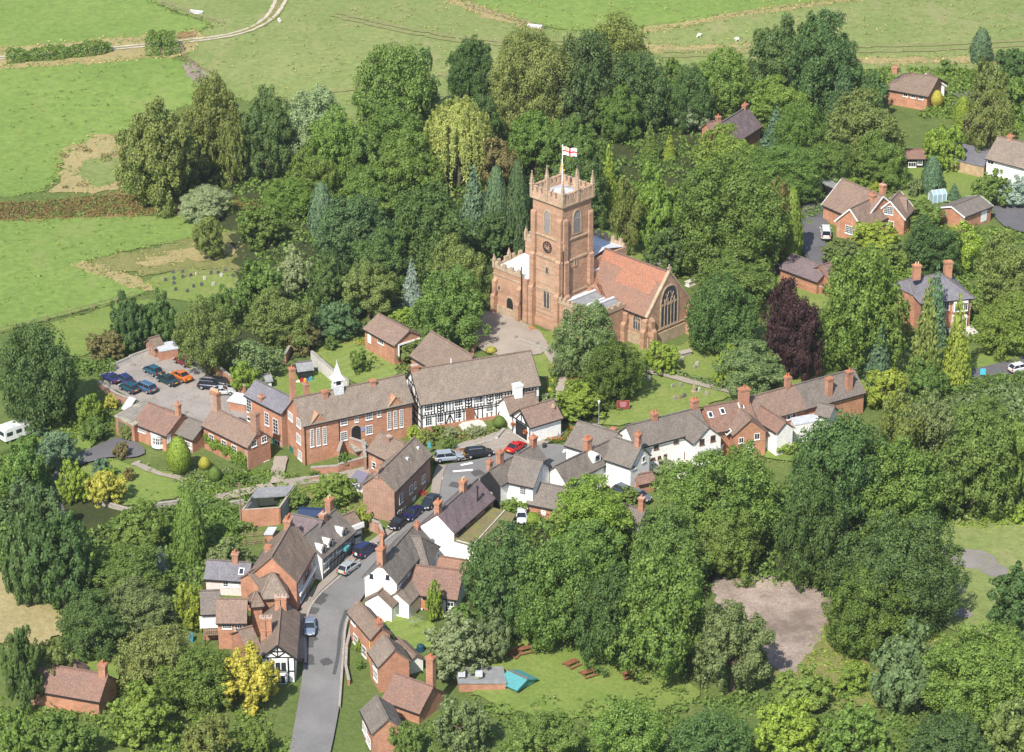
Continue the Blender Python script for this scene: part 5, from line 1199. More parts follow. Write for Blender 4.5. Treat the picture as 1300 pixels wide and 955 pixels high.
mb = MB(); mb.obox(o+X*L*.65+Z*1.2+n*.06, X, n, Z, L*.3, .06, 1.2); sf = mb.build('shopfront', M_black, r, r.location)
for i in range(3):
    for j in range(2): window(r, o+X*L*(.48+.16*i)+Z*(.75+.85*j)+n*.13, X, n, L*.14, .75, 'leaded')

r = house('corner_shop', 'tall brick corner shop with a very broad brown roof left of the street', 'shop', 370, 720)
v = Vol(r, (345, 706), (370, 664), (373, 742), 5.6, M_brick_o, M_tile, k=1.0, zb=-4.8)
v.win('F', 389.6, 731, 5, 11, 'sash', M_dark, metres=False); v.win('F', 398, 716, 5, 10, 'sash'); v.win('F', 381, 741, 5, 11, 'sash')
for x, y in ((384, 755), (394, 744), (403, 733)): v.win('F', x, y, 7, 10, 'case', M_frame, 'shop_window')
o, X, n, L = v.wallframe('F'); mb = MB(); mb.obox(o+X*L*.5+Z*2.75+n*.2, X, n, Z, L*.42, .15, .2); mb.build('shop_fascia', M_white, r, r.location)
v.chim(369.5, 651, 1.5, .9, -.1, 4); v.chim(340.5, 700, .9, .8, -.6, 0, M_brick_o)
v2 = Vol(r, (316, 727), (348, 707), (326, 742), 5.2, M_brick_o, M_tile_l, k=.8, zb=-5.0)

r = house('brick_gabled_house', 'orange brick house with hipped brown roofs and a little square brick tower', 'house', 345, 760)
v = Vol(r, (330, 729), (362, 727), (354, 757), 5.0, M_brick_o, M_tile_l, k=.9, zb=-5.0, hipA=True, hipB=True)
v.win('F', 362, 764, 7, 10, 'sash')
v2 = Vol(r, (318, 752), (331, 751), (322, 768), 5.0, M_brick_o, M_tile, k=1.0, zb=-5.0, hipA=True, hipB=True)
v3 = Vol(r, (277.5, 761), (312, 761), (284, 789), 4.2, M_brick_o, M_tile_m, k=.85, zb=-5.0)
v3.win('F', 288, 792, 12, 8, 'leaded'); v3.win('F', 303, 799, 10, 11, 'leaded')
v4 = Vol(r, (304, 800), (318, 796), (314, 826), 3.6, M_brick, M_tile, k=.7, zb=-5.4)
r = house('grey_roof_house', 'grey-roofed brick house with a white boarded upper wall above a small balcony', 'house', 262, 785)
v = Vol(r, (256, 751), (277, 750), (256, 778), 4.2, M_brick_o, M_slate, k=.85, zb=-5.0)
v.win('F', 264, 790, 24, 15, 'panel', M_frame, 'white_boarding')
o, X, n, L = v.wallframe('F'); mb = MB(); mb.obox(o+X*L*.5+n*.8+Z*1.5, X, n, Z, L*.45, .8, .07); mb.build('balcony', M_wood, r, r.location)
mb = MB()
for i in range(9): mb.obox(o+X*L*(.06+.11*i)+n*1.55+Z*2.0, X, n, Z, .03, .03, .5)
mb.bar(o+X*L*.05+n*1.55+Z*2.5, o+X*L*.95+n*1.55+Z*2.5, .06, .06)
for i in (.1, .9): mb.obox(o+X*L*i+n*1.5+Z*.4, X, n, Z, .07, .07, 1.1)
mb.build('balcony_rail', M_dark, r, r.location)

r = house('pink_cottage', 'small pink and white cottage with a grey slate roof among the gardens behind the shops', 'cottage', 285, 735)
v = Vol(r, (265, 711.5), (317, 715), (259.8, 733), 2.9, M_pink, M_slate_b, k=.75, zb=-4.8)
v.win('F', 286.5, 741, 7, 8, 'leaded'); v.chim(298.5, 701, .8, .7, 0, 1); v.skylight(306.6, 726)
v.win('F', 297, 741.5, 14, 9.5, 'panel', M_frame, 'white_panel')

r = house('timber_gable_house', 'house with a black and white timbered gable and clustered brick chimneys', 'house', 352, 830)
v = Vol(r, (357, 763), (352, 818.5), (374.5, 833), 4.2, M_white, M_tile, k=.85, zb=-5.8, verge=M_dark)
g = 2*v.hw; ze, zr = v.ze, v.zr
sg = [(0, .1, g, .1), (0, 2.0, g, 2.0), (0, ze-.05, g, ze-.05), (g*.28, ze+(zr-ze)*.45, g*.72, ze+(zr-ze)*.45), (.1, 0, .1, ze), (g-.1, 0, g-.1, ze), (g*.2, 0, g*.2, ze), (g*.8, 0, g*.8, ze), (g*.5, ze, g*.5, zr-.4), (g*.5, ze, g*.25, ze+(zr-ze)*.45), (g*.5, ze, g*.75, ze+(zr-ze)*.45), (g*.35, 0, g*.35, 2), (g*.65, 0, g*.65, 2)]
strips(v, 'R', sg, M_timber, wd=.17)
o, X, n, L = v.wallframe('R')
for zz, hh, ww in ((3.1, 1.35, 2.6), (1.1, 1.2, 2.2)):
    mb = MB(); c = o+X*g/2+Z*zz; mb.obox(c+n*.25, X, n, Z, ww/2, .3, hh/2+.2); mb.build('bay_window', M_white, r, r.location)
    for k in (-1, 0, 1): window(r, c+n*.56+X*k*ww*.3, X, n, ww*.24, hh*.85, 'plain', M_dark)
for px_, yt, of in ((336, 788, -.75), (348.7, 757, .0)):
    dr = Vector(ray(px_, yt+8)); oo = v.P(0, of*v.hw, 0); t = (oo-Vector((0, 0, CAMZ))).dot(v.N)/dr.dot(v.N) if abs(dr.dot(v.N)) > .05 else 0
    uu = v.L*(.60 if of < -.5 else .12); c = v.P(uu, of*v.hw, 0)
    for dx, dy in ((-.42, 0), (.42, 0)):
        mb = MB(); q = c+v.N*dx; mb.obox(q+Z*(ze+1.6), v.X, v.N, Z, .42, .36, 1.8); mb.obox(q+Z*(ze+3.3), v.X, v.N, Z, .5, .41, .12); mb.obox(q+Z*(ze+3.5), v.X, v.N, Z, .56, .45, .09); mb.obox(q+Z*(ze+1.6), v.X, v.N, Z, .48, .405, .1); mb.tube(q+Z*(ze+3.6), q+Z*(ze+3.9), .17, .14); mb.build('chimney', M_brick_o, r, r.location)

# roofless brick ruin
def ruin():
    r = house('roofless_brick_store', 'roofless orange brick store with bare plastered inner walls and grey doors', 'store', 340, 665); off = r.location; zb = -4.0; h = 3.4
    a, b, c = (Vector(atz(*p, zb+h)) for p in ((308, 647), (354.5, 644), (373, 618))); d = a+(c-b); mb = MB(); pts = [a, b, c, d]
    for i in range(4):
        p, q = pts[i], pts[(i+1) % 4]; mb.bar(Vector((p.x, p.y, zb+h/2-1.5)), Vector((q.x, q.y, zb+h/2-1.5)), .3, h+3)
    mb.build('wall', M_brick_o, r, off)
    mb = MB(); m = (a+b+c+d)/4; e = [p+(m-p)*.09 for p in pts]
    for i in (0, 1, 2, 3):
        p, q = e[i], e[(i+1) % 4]; mb.bar(Vector((p.x, p.y, zb+h/2+.2)), Vector((q.x, q.y, zb+h/2+.2)), .06, h-.9)
    mb.build('plaster_lining', M_stonel, r, off)
    mb = MB(); f = .52; p1, p2 = a+(d-a)*f, b+(c-b)*f; mb.hexa([v_+Z*.02 for v_ in (p1, p2, c, d)], [v_+Z*.2 for v_ in (p1, p2, c, d)]); mb.build('roof', M_felt, r, off)
    mb = MB(); X = (c-b).normalized(); n = Vector((X.y, -X.x, 0)); mb.obox(b+X*2.2+n*.17-Z*1.6, X, n, Z, 1.5, .04, 1.3); mb.obox(b+X*6.3+n*.17-Z*1.6, X, n, Z, 1.4, .04, 1.3); mb.build('door', plain('grey_door', (.30, .34, .37), .6), r, off)
ruin()
r = house('hedge_hut', 'small brick hut with a flat blue-grey roof on the slope behind the shops', 'shed', 345, 690)
slabroof(r, (336, 679), (346, 679), (351, 671), 2.0, M_brick_o, M_lead, zb=-4.6)
r = house('glass_lean_to', 'small white lean-to with a purple-grey glazed roof beside the brick house', 'lean-to', 455, 610)
slabroof(r, (446, 609), (460, 614), (467, 603), 1.9, M_white, glass_mat('greenhouse_glass', (.22, .20, .26), .2), zb=-2.6)

# buildings behind the hall
r = house('garden_workshop', 'small brick workshop with one open gable end, above the striped lawn', 'workshop', 495, 430)
v = Vol(r, (481, 399), (518.5, 419.5), (462, 416), 2.9, M_brick_o, M_tile_m, k=.6, zb=0)
v.win('F', 469, 429, 4, 13, 'panel', M_frame, 'door'); v.win('F', 483.5, 433, 7, 7, 'case')
o, X, n, L = v.wallframe('R'); mb = MB(); mb.obox(o+X*L*.5+Z*1.35+n*.02, X, n, Z, L*.36, .03, 1.15); mb.build('garage_opening', M_black, r, r.location)  # black panel on the solid wall paints the unlit inside
mb = MB(); mb.bar(o+X*L*.12+Z*2.6+n*.12, o+X*L*.88+Z*2.6+n*.12, .2, .25); mb.bar(o+X*L*.86+Z*.3+n*.1, o+X*L*.86+Z*2.5+n*.1, .2, .25); mb.build('garage_frame', M_frame, r, r.location)
r = house('tiled_barn', 'low barn with a plain brown tiled roof directly behind the timber framed hall', 'barn', 565, 455)
v = Vol(r, (548, 421.5), (600, 452), (526, 453), 2.6, M_brick, M_tile, k=.75, zb=0)

r = house('small_white_cottage', 'small grey-roofed cottage with a white gable half buried in the trees', 'cottage', 808, 650)
v = Vol(r, (790, 640), (818, 648), (780, 655), 2.8, M_white, M_slate, k=.75); v.chim(826, 634, .8, .7, 0, 1)
# lychgate
def lychgate():
    r = house('lychgate', 'lychgate with white side walls, a red tiled roof and hanging flower baskets', 'lychgate', 685, 545)
    v = Vol(r, (662, 519.5), (701, 508), (673, 541), 2.9, M_white, M_tile_m, k=.8, zb=-.7, verge=M_dark)
    g = 2*v.hw; o, X, n, L = v.wallframe('L'); mb = MB(); mb.obox(o+X*g*.5+Z*1.2+n*.02, X, n, Z, g*.32, .03, 1.2); mb.build('passage', M_black, r, r.location)  # black panel stands for the shade inside the way through
    strips(v, 'L', [(.1, 0, .1, 2.9), (g-.1, 0, g-.1, 2.9), (0, 2.6, g, 2.6), (g*.2, 2.6, g*.5, 4.2), (g*.8, 2.6, g*.5, 4.2), (g*.5, 2.6, g*.5, v.zr-.5)], M_timber, wd=.2)
    for f in (.15, .85):
        b = empty('flower_basket', o+X*g*f+n*.45+Z*1.7, 'round hanging basket of orange flowers on the %s side of the lychgate opening' % ('far' if f < .5 else 'near'), 'basket', 'baskets on the lychgate')
        mb = MB(); mb.tube((0, 0, -.25), (0, 0, 0), .12, .28, 10); mb.tube((0, 0, 0), (0, 0, .55), .012, .012, 4); mb.build('basket', M_dark, b)
        rr = np.random.default_rng(3); N = 120; D = rr.normal(size=(N, 3)); D /= np.linalg.norm(D, axis=1)[:, None]; ob = link('flowers', leafquads('flowers', D*.36, D, .14, rr), M_leaf, b); ob.color = (.65, .20, .04, 1)

lychgate()
# right hand houses
r = house('villa', 'brick villa with a hipped slate roof and white bay windows on the right', 'villa', 1190, 395)
v = Vol(r, (1160, 351), (1222, 345), (1205, 379), 5.5, M_brick_o, M_slate_b, k=.6, zb=.8, hipA=True, hipB=True, overe=.5)
for x, y, w_, h_ in ((1202, 385, 7, 13), (1170, 388, 7, 12)): v.win('F', x, y, w_, h_, 'case')
for x, y in ((1228, 380), (1228, 402)): v.win('R' , x, y, 12, 14, 'case')
for zz in (1.4, 4.1):
    o, X, n, L = v.wallframe('F'); c = o+X*(L-2.0)+Z*zz; mb = MB(); mb.obox(c+n*.35, X, n, Z, 1.25, .4, .95); mb.build('bay', M_frame, r, r.location)
    for k in (-1, 0, 1): window(r, c+n*.76+X*k*.8, X, n, .72, 1.5, 'case')
v.chim(1159, 336, 1.3, .8, 0, 2, M_brick_o, M_potb); v.chim(1204, 331, 1.3, .9, -.3, 0, M_brick_o)
mb = MB(); mb.obox(v.P(v.L-2, v.hw+2.2, .1), v.X, v.N, Z, 2.2, 1.6, .25); mb.build('terrace_steps', M_stonel, r, r.location)
v2 = Vol(r, (1148, 356), (1162, 352), (1150, 378), 5.3, M_brick_o, M_slate_b, k=.55, zb=.8, hipA=True)

r = house('gabled_house', 'brick house with two white-edged gables and tall chimneys beyond the churchyard trees', 'house', 1100, 275)
v = Vol(r, (1070, 227.6), (1120, 249), (1048, 260), 2.9, M_brick_o, M_tile_m, k=.85, zb=1, verge=M_frame)
v2 = Vol(r, (1080, 265), (1112, 250), (1091.6, 291), 2.9, M_brick_o, M_tile_m, k=1.0, zb=1, verge=M_frame)
v2.win('L', 1079, 292, 12, 10, 'leaded')
v3 = Vol(r, (1142, 243), (1130.6, 255), (1148.5, 276), 3.2, M_brick_o, M_tile_m, k=1.0, zb=1, verge=M_frame)
v3.win('R', 1128, 267, 12, 10, 'leaded'); v3.win('R', 1129, 285.5, 12, 10, 'leaded')
v4 = Vol(r, (1134, 249), (1149, 249), (1158, 275), 2.9, M_brick_o, M_tile_m, k=.95, zb=1)
v.chim(1107.7, 246, 1.0, .8, .25, 1, M_brick_o); v.chim(1134, 239, 1.0, .8, -.1, 1, M_brick_o)
r = house('open_garage', 'white fronted flat-roofed garage standing open beside the drive', 'garage', 1055, 240)
o_, rf, q, zb = slabroof(r, (1039, 231), (1061.5, 240.5), (1079, 224), 2.5, M_white, M_felt, zb=1, parapet=None)
slabwin(r, q, 0, 1051, 243, 3.2, 1.9, style='panel', frame=M_black, name='garage_opening')  # flat black panel painted as the dark interior of the garage
r = house('grey_roofed_garage', 'low pink brick garage with a shallow grey roof and white door', 'garage', 1230, 265)
v = Vol(r, (1209, 262), (1243, 249), (1226, 274), 2.6, M_brick_o, M_slate, k=.35, zb=1.2, verge=M_frame)
v.win('F', 1249, 274, 7, 14, 'panel', M_frame, 'door')
r = house('bungalow', 'white bungalow with a pale brown roof and orange chimney at the right edge', 'bungalow', 1280, 200)
v = Vol(r, (1268, 173.5), (1325, 188), (1252, 200), 3.6, M_white, M_tile_l, k=.8, zb=1)
v.win('F', 1258, 204, 8, 6, 'case'); v.chim(1283, 174, 1.0, .8, 0, 1, M_brick_o)
r = house('flat_garage', 'flat-roofed garage with blue-grey felt and a white edge beside the bungalow', 'garage', 1230, 205)
slabroof(r, (1206, 202), (1249, 212), (1256, 191.5), 2.4, rough_mat('buff_brick', (.42, .30, .18), .2), M_slate_b, zb=1)
r = house('summerhouse', 'dark summerhouse with a brown roof at the edge of the upper lawn', 'summerhouse', 1165, 205)
v = Vol(r, (1148, 190), (1176, 190), (1153, 201), 2.1, M_timber, M_tile_r, k=.4, zb=1); v.win('F', 1158, 209, 10, 6, 'case'); v.win('F', 1168, 206, 6, 6, 'case')
r = house('hill_bungalow', 'long brown-roofed bungalow with a white garage gable at the top right by the fields', 'bungalow', 1160, 115)
v = Vol(r, (1134, 89), (1190, 99), (1124, 112), 2.6, M_brick_o, M_tile, k=.5, zb=2, hipA=True)
for x in (1150, 1160, 1170): v.win('F', x, 113, 6, 5, 'case')
v2 = Vol(r, (1178, 93), (1190, 101.5), (1180, 110), 2.7, M_white, M_tile_m, k=.7, zb=2, verge=M_frame)
v.chim(1133, 86, 1.1, .8, 0, 1, M_brick_o)
r = house('hidden_house', 'steep brown roofed house half hidden among the trees right of the tower', 'house', 945, 160)
v = Vol(r, (916, 156), (948, 136), (966, 159), 3.0, M_brick, M_slate_p, k=1.0, zb=.5); v.chim(946, 133, 1.2, .8, 0, 1); 
v2 = Vol(r, (898, 156), (914, 152), (904, 168), 2.8, M_brick, M_tile_r, k=.9, zb=.5); v2.chim(912, 147, .8, .7, 0, 1)
r = house('churchyard_barn', 'brick barn with a patchy tiled roof on the far side of the churchyard', 'barn', 1020, 355)
v = Vol(r, (1006, 323), (1052, 340), (989, 339), 2.4, M_brick, M_slate_p, k=.55, zb=.5)
v2 = Vol(r, (1040, 338), (1056, 333), (1046, 362), 2.4, M_brick, M_tile_r, k=.55, zb=.5)
r = house('red_tile_house', 'red tiled roof with a brick chimney at the bottom left corner', 'house', 90, 870)
v = Vol(r, (48, 842), (135, 857), (42, 874), 4.0, M_brick_o, M_tile_r, k=.8, zb=-7); v.chim(137, 843, 1.0, .9, 0, 1, M_brick_o)
v2 = Vol(r, (92, 836), (97, 850), (110, 852), 4.2, M_brick_o, M_tile_r, k=.8, zb=-7)
r = house('pub_building', 'flat grey-roofed building beside the pub garden at the bottom', 'pub', 615, 870)
slabroof(r, (583, 868), (642, 868), (637, 848), 2.6, M_brick, M_felt, zb=-6.8); 
for k in range(2):
    mb = MB(); c = Vector(atz(586+k*22, 857, -3.6)); mb.obox(c+Z*.2, Vector((1, 0, 0)), Vector((0, 1, 0)), Z, .5, .5, .25); mb.build('roof_vent', M_lead, r, r.location)
r = house('teal_awning', 'teal canvas awning over the pub terrace', 'awning', 660, 865)
v = Vol(r, (647, 852), (668, 862), (638, 866), 2.2, M_teal, M_teal, k=.4, zb=-6.6, deep=-1.7, gut=False)

# ------------------------------------------------------------------ trees and shrubs, by the outline each has in the photograph
def T(s, group=None):
    for ln in s.strip().split('\n'):
        ln = ln.strip()
        if not ln: continue
        a, lab = ln.split('|', 1); a = a.split(); tree(a[0], *[float(q) for q in a[1:5]], a[5], lab.strip(), group, *(a[6:7] or [None]))
T('''
b 150 128 246 262 O|broad olive green tree furthest left at the edge of the wood by the field
b 232 98 308 215 O|tall olive tree, second from the left along the edge of the wood
b 205 150 262 238 O|olive tree in the notch between the two leftmost big trees of the wood
b 300 113 376 226 D|dark green round-topped tree in front of the grey willow
b 355 113 436 215 G|pale grey-green willow-like tree on the upper edge of the wood
b 392 140 470 235 M|mid green tree between the grey willow-like tree and the tall lobed oak
b 452 60 552 180 A|tall lobed tree standing out against the pasture left of the yellow willow
b 505 62 552 150 D|darker tree overlapping the right side of the tall lobed tree
b 568 50 628 138 D|narrow dark tree alone against the pasture above the yellow willow
b 624 44 726 170 O|largest round pale green tree at the top middle of the wood
b 690 40 782 165 D|dark tree right of the largest round pale tree
o 740 18 822 105 O|airy light-topped tree rising highest behind the dark trees above the church tower
b 770 68 850 165 D|dark tree below the airy tree and above the blue-green spruce
w 536 118 628 238 W|weeping willow with pale yellow crown left of the tower
b 575 118 640 200 D|dark tree squeezed between the yellow willow and the round pale tree
b 640 140 720 220 A|mid green tree right above the brownish tree and left of the flag
b 465 128 545 205 A|leafy tree left of the yellow willow and under the tall lobed tree
b 470 172 560 262 M|rounded tree just below and left of the yellow willow
b 432 170 492 245 A|small rounded tree further left of the yellow willow
b 365 190 432 262 M|green tree below the grey willow-like tree
b 425 215 505 285 M|spreading tree in the middle of the wood, above the cypress with the pale tip
b 300 262 362 314 A|low rounded tree by the brown reeds, left of the pointed cypress
b 335 225 400 275 M|low leafy tree standing at the end of the brown reeds
b 225 240 292 278 G|pale grey-green willow scrub growing in the brown reeds
o 180 225 215 262 L|small light green bush under the leftmost olive tree
b 245 276 285 330 O|single olive bush on the grass above the cemetery
o 275 150 312 236 O|thin leaning tree with its trunk showing between the olive and the dark trees
b 495 238 605 352 D|big dark tree left of the grey-green conifers and the tower
b 445 290 520 370 D|dark tree left of the silver spruce
b 400 250 500 345 N|dark tree standing between the pointed cypress and the big dark tree
b 605 172 665 245 R|brownish green tree right of the yellow willow
b 690 150 770 245 A|green tree directly behind the flag
b 700 200 770 290 D|dark tree hidden behind the tower pinnacles
b 755 110 815 180 A|green tree right of the flag between the spruce and the dark trees
b 845 85 905 165 D|dark tree right of the spruce, above the garden with the yellow bush
b 880 62 955 140 M|leafy tree left of the great double crown at the top
b 948 22 1038 128 D|left half of the great double-crowned tree at the top, right of centre
b 1000 22 1092 140 D|right half of the great double-crowned tree at the top, right of centre
b 950 100 1030 165 M|light leafy tree under the great double-crowned tree
b 858 128 902 168 G|pale grey bush above the half hidden house
b 882 163 972 245 M|leafy tree below the half hidden house
b 830 100 870 145 A|small round tree left of the pale grey bush
b 985 130 1050 200 A|leafy tree right of the steep-roofed hidden house
b 940 185 1050 255 A|spreading tree above the big round tree of the churchyard
b 1050 120 1148 215 O|broad olive tree below the long bungalow
b 1085 170 1152 238 M|rounded tree between the olive tree and the upper lawn
b 1015 180 1085 240 A|tree right above the open white garage
b 1090 90 1128 150 D|dark tree left of the long bungalow
b 800 208 862 318 M|mid green tree right of the tower beside the drooping birch
b 858 203 1002 352 A|largest round tree of the churchyard, right of the tower
k 985 235 1022 335 L|bright ivy-clad column at the right edge of the largest churchyard tree
b 818 285 885 350 D|dark low tree right behind the nave roof
o 775 228 818 322 O|drooping pale birch immediately right of the tower
o 955 225 1005 330 R|thin brownish tree leaning over the right side of the largest churchyard tree
b 1230 78 1282 155 O|olive tree at the right edge, below the blue conifer on the skyline
o 1225 110 1290 200 O|tall airy tree above the bungalow on the right edge
b 1262 62 1310 96 D|dark tree on the far right edge of the fields
b 1280 95 1330 150 M|tree cut by the right edge above the bungalow
b 1174 158 1224 216 L|bright green tree above the tall trimmed arch of conifer
b 1222 145 1260 178 P|small purple-leaved tree above the flat garage
b 1235 215 1282 262 A|bushy tree in front of the bungalow at the right edge
b 1262 225 1315 262 S|silvery bush at the right edge before the bungalow
b 1148 278 1222 350 D|big round dark green tree above the villa
o 1195 285 1250 345 K|yellowish green tree right of the round tree above the villa
b 1240 300 1325 400 O|olive tree behind the villa chimney on the right edge
b 1240 375 1325 450 M|leafy tree at the right edge below the villa
b 1040 322 1148 470 M|tall leafy tree immediately right of the purple beech
b 1085 330 1140 400 A|dark green tree behind the tall tree beside the villa
c 1092 405 1140 490 B|small blue-green spruce behind the last cottage chimneys
c 1148 345 1205 500 O|brown-green larch in front of the villa, left of its blue spruce
c 1165 330 1210 440 B|blue spruce directly in front of the villa
c 1192 365 1240 495 K|yellow-green conifer in front of the villa bay windows
b 970 360 1044 478 P|copper beech with dark purple leaves between churchyard and villa
b 872 350 960 448 D|dark broad tree right of the east window
b 905 435 995 502 X|rounded pale green tree in front of the copper beech
b 905 440 945 492 K|yellow-leaved bush on the left side of the rounded churchyard tree
b 818 434 862 474 K|yellowish round bush below the east window
b 880 338 985 372 A|low dark bushes along the far churchyard wall
y 736 430 820 512 E|great dark yew right of the church path
b 700 386 782 478 X|pale green tree hiding the south chapel of the church
b 702 484 770 532 L|bright shrubs at the foot of the great yew beside the path
b 522 342 615 438 A|rounded green tree on the left of the church porch
b 545 302 622 390 O|olive tree behind the rounded tree left of the church
b 600 270 650 330 D|dark tree touching the left side of the church
c 505 324 540 392 S|silver blue spruce left of the church
b 430 332 508 405 O|olive bushy tree left of the silver spruce
b 388 325 445 402 D|dark tree between the white-leaved tree and the olive tree
b 352 312 396 374 G|whitish-leaved whitebeam among dark trees
b 300 330 362 402 A|dark green tree on the right of the cemetery
b 315 368 402 445 O|broad yellow-green tree above the walled gardens
b 395 385 460 432 N|dark round tree over the garden wall
o 222 378 300 480 O|airy olive tree hanging over the car park
b 252 365 300 420 A|green tree behind the airy tree over the car park
b 140 372 190 448 D|left one of two round dark trees above the car park
b 178 372 226 440 D|right one of two round dark trees above the car park
b 108 420 160 462 R|brownish scrub left of the round dark trees
b 0 412 96 540 D|big dark round tree at the left edge beside the caravan
b 358 408 408 448 R|brown-leaved bush by the garden wall
o 298 430 358 486 X|grey green bush behind the white shed
b 290 455 330 500 L|bright shrub behind the car park wall
b 105 592 162 642 Y|bright golden round shrub on the left garden lawn
e 208 550 245 606 L|large clipped egg-shaped yew in front of the low brick house
k 215 618 264 718 A|tall dense conifer below the lawn, left of the roofless store
b 258 682 318 730 X|pale flowering bush above the pink cottage
b 110 692 215 770 A|leafy tree left of the tall dense conifer
b 130 735 225 812 X|tree with grey-green leaves left of the grey roofed house
b 140 638 215 702 A|tree above the leafy tree in the left wood
b 72 752 160 832 D|dark tree right of the tan meadow
c 190 690 218 730 S|small silvery conifer beside the tall dense conifer
b 148 792 245 880 O|broad tree at the bottom left of the yard with blue bins
b 195 820 300 900 A|low tree between the broad tree and the golden tree
b 278 822 358 900 Y|golden yellow tree beside the timbered gable
b 0 632 66 768 D|dark tree at the left edge above the tan meadow
b 38 650 118 775 D|large dark tree beside the tan meadow
b 52 665 105 720 L|bright green bush in the left wood
b 0 795 52 900 D|tree filling the bottom left corner
b 32 812 95 880 O|brownish bush left of the red tiled roof
b 0 555 62 640 A|shrubby tree left of the curving garden drive
b 45 548 100 598 B|blue-green bush beside the caravan lawn
b 0 610 80 690 N|dark shrubbery left of the curving drive
b 700 608 802 700 L|brightest green tree, in front of the long grey roof
b 836 568 990 705 M|wide bright tree in front of the cottage row
b 700 655 800 745 A|green tree below the brightest tree
b 985 600 1072 745 D|dark tree left of the gap to the rubble yard
b 1003 526 1118 672 D|large dark maple right of the cottage row
b 1085 560 1200 680 A|mid green tree right of the large maple
b 1062 645 1210 800 D|widest layered dark tree right of the rubble yard
y 1045 722 1168 838 E|layered bright green yew right of the rubble yard
b 1185 520 1292 655 A|broad tree on the right above the waste ground
b 1255 718 1340 805 D|dark tree cut by the right edge at the waste ground
b 1165 790 1330 930 M|spreading tree in the bottom right corner
b 1105 795 1195 905 X|grey-green tree left of the bottom right corner
b 590 668 700 800 D|dark tree at the left end of the pub garden wood
b 650 690 760 820 A|dark leafy tree, second from the left over the pub garden
b 770 700 900 858 A|tall tree directly left of the rubble yard
b 730 720 820 845 D|dark tree in the middle of the pub garden wood
b 800 650 900 760 A|tree in the wood between the bright wide tree and the rubble yard
b 880 640 970 735 M|low green tree above the top edge of the rubble yard
b 880 762 985 880 X|pale green tree at the lower left corner of the rubble yard
b 540 782 622 862 G|grey-green spreading shrub tree beside the garden with the washing line
b 600 775 652 842 X|green bush between the shrub tree and the picnic tables
b 1095 468 1152 520 K|yellow-green tree at the end of the brown cottage row
o 1108 500 1172 600 O|thin brownish birch below the yellow-green tree
o 1160 495 1215 585 X|thin dead-topped birch by the lane
b 1205 500 1285 565 A|bushy tree below the lane
b 1150 455 1205 510 A|green tree between the conifers and the lane
b 1260 530 1330 640 M|tree at the right edge below the lane
b 1115 588 1190 650 M|leafy tree filling the gap behind the widest dark tree
o 1060 600 1110 660 M|lighter tree right behind the large maple
''')
T('''
c 575 205 628 300 B|grey-green cypress, leftmost of the group left of the tower
k 610 208 650 322 B|tall grey-green cypress, second of the group left of the tower
k 638 200 676 330 N|dark cypress touching the tower top on its left
k 655 235 690 320 B|short cypress right behind the tower shoulder
k 388 228 428 308 B|pointed cypress standing alone at the end of the reeds
c 755 178 790 278 K|bright yellow-green cypress right of the flag
c 808 150 842 212 M|neat green cone conifer in the garden right of the flag
c 838 165 862 206 K|small golden conifer beside the green cone
c 768 124 806 176 B|blue-green spruce above the green cone conifer
c 962 130 1008 192 B|blue spruce beside the steep-roofed hidden house
c 1040 72 1100 170 N|dark cedar-like conifer right of the double-crowned tree
k 1015 140 1048 190 K|small yellow-green conifer left of the olive tree
k 1000 135 1025 190 B|slim blue conifer right of the blue spruce
k 1230 34 1262 82 B|lone rounded blue conifer on the edge of the fields at top right
k 1208 120 1236 162 L|bright green cone below the long bungalow's drive
e 1180 113 1199 138 Y|clipped golden ball beside the long bungalow
k 1167 196 1200 248 B|tall trimmed dark conifer on the upper lawn
k 1180 218 1200 246 L|short bright conifer in front of the trimmed dark one
c 1199 230 1224 256 B|small blue spruce on the upper lawn
k 1225 295 1245 330 K|slim golden conifer right of the round tree above the villa
''')
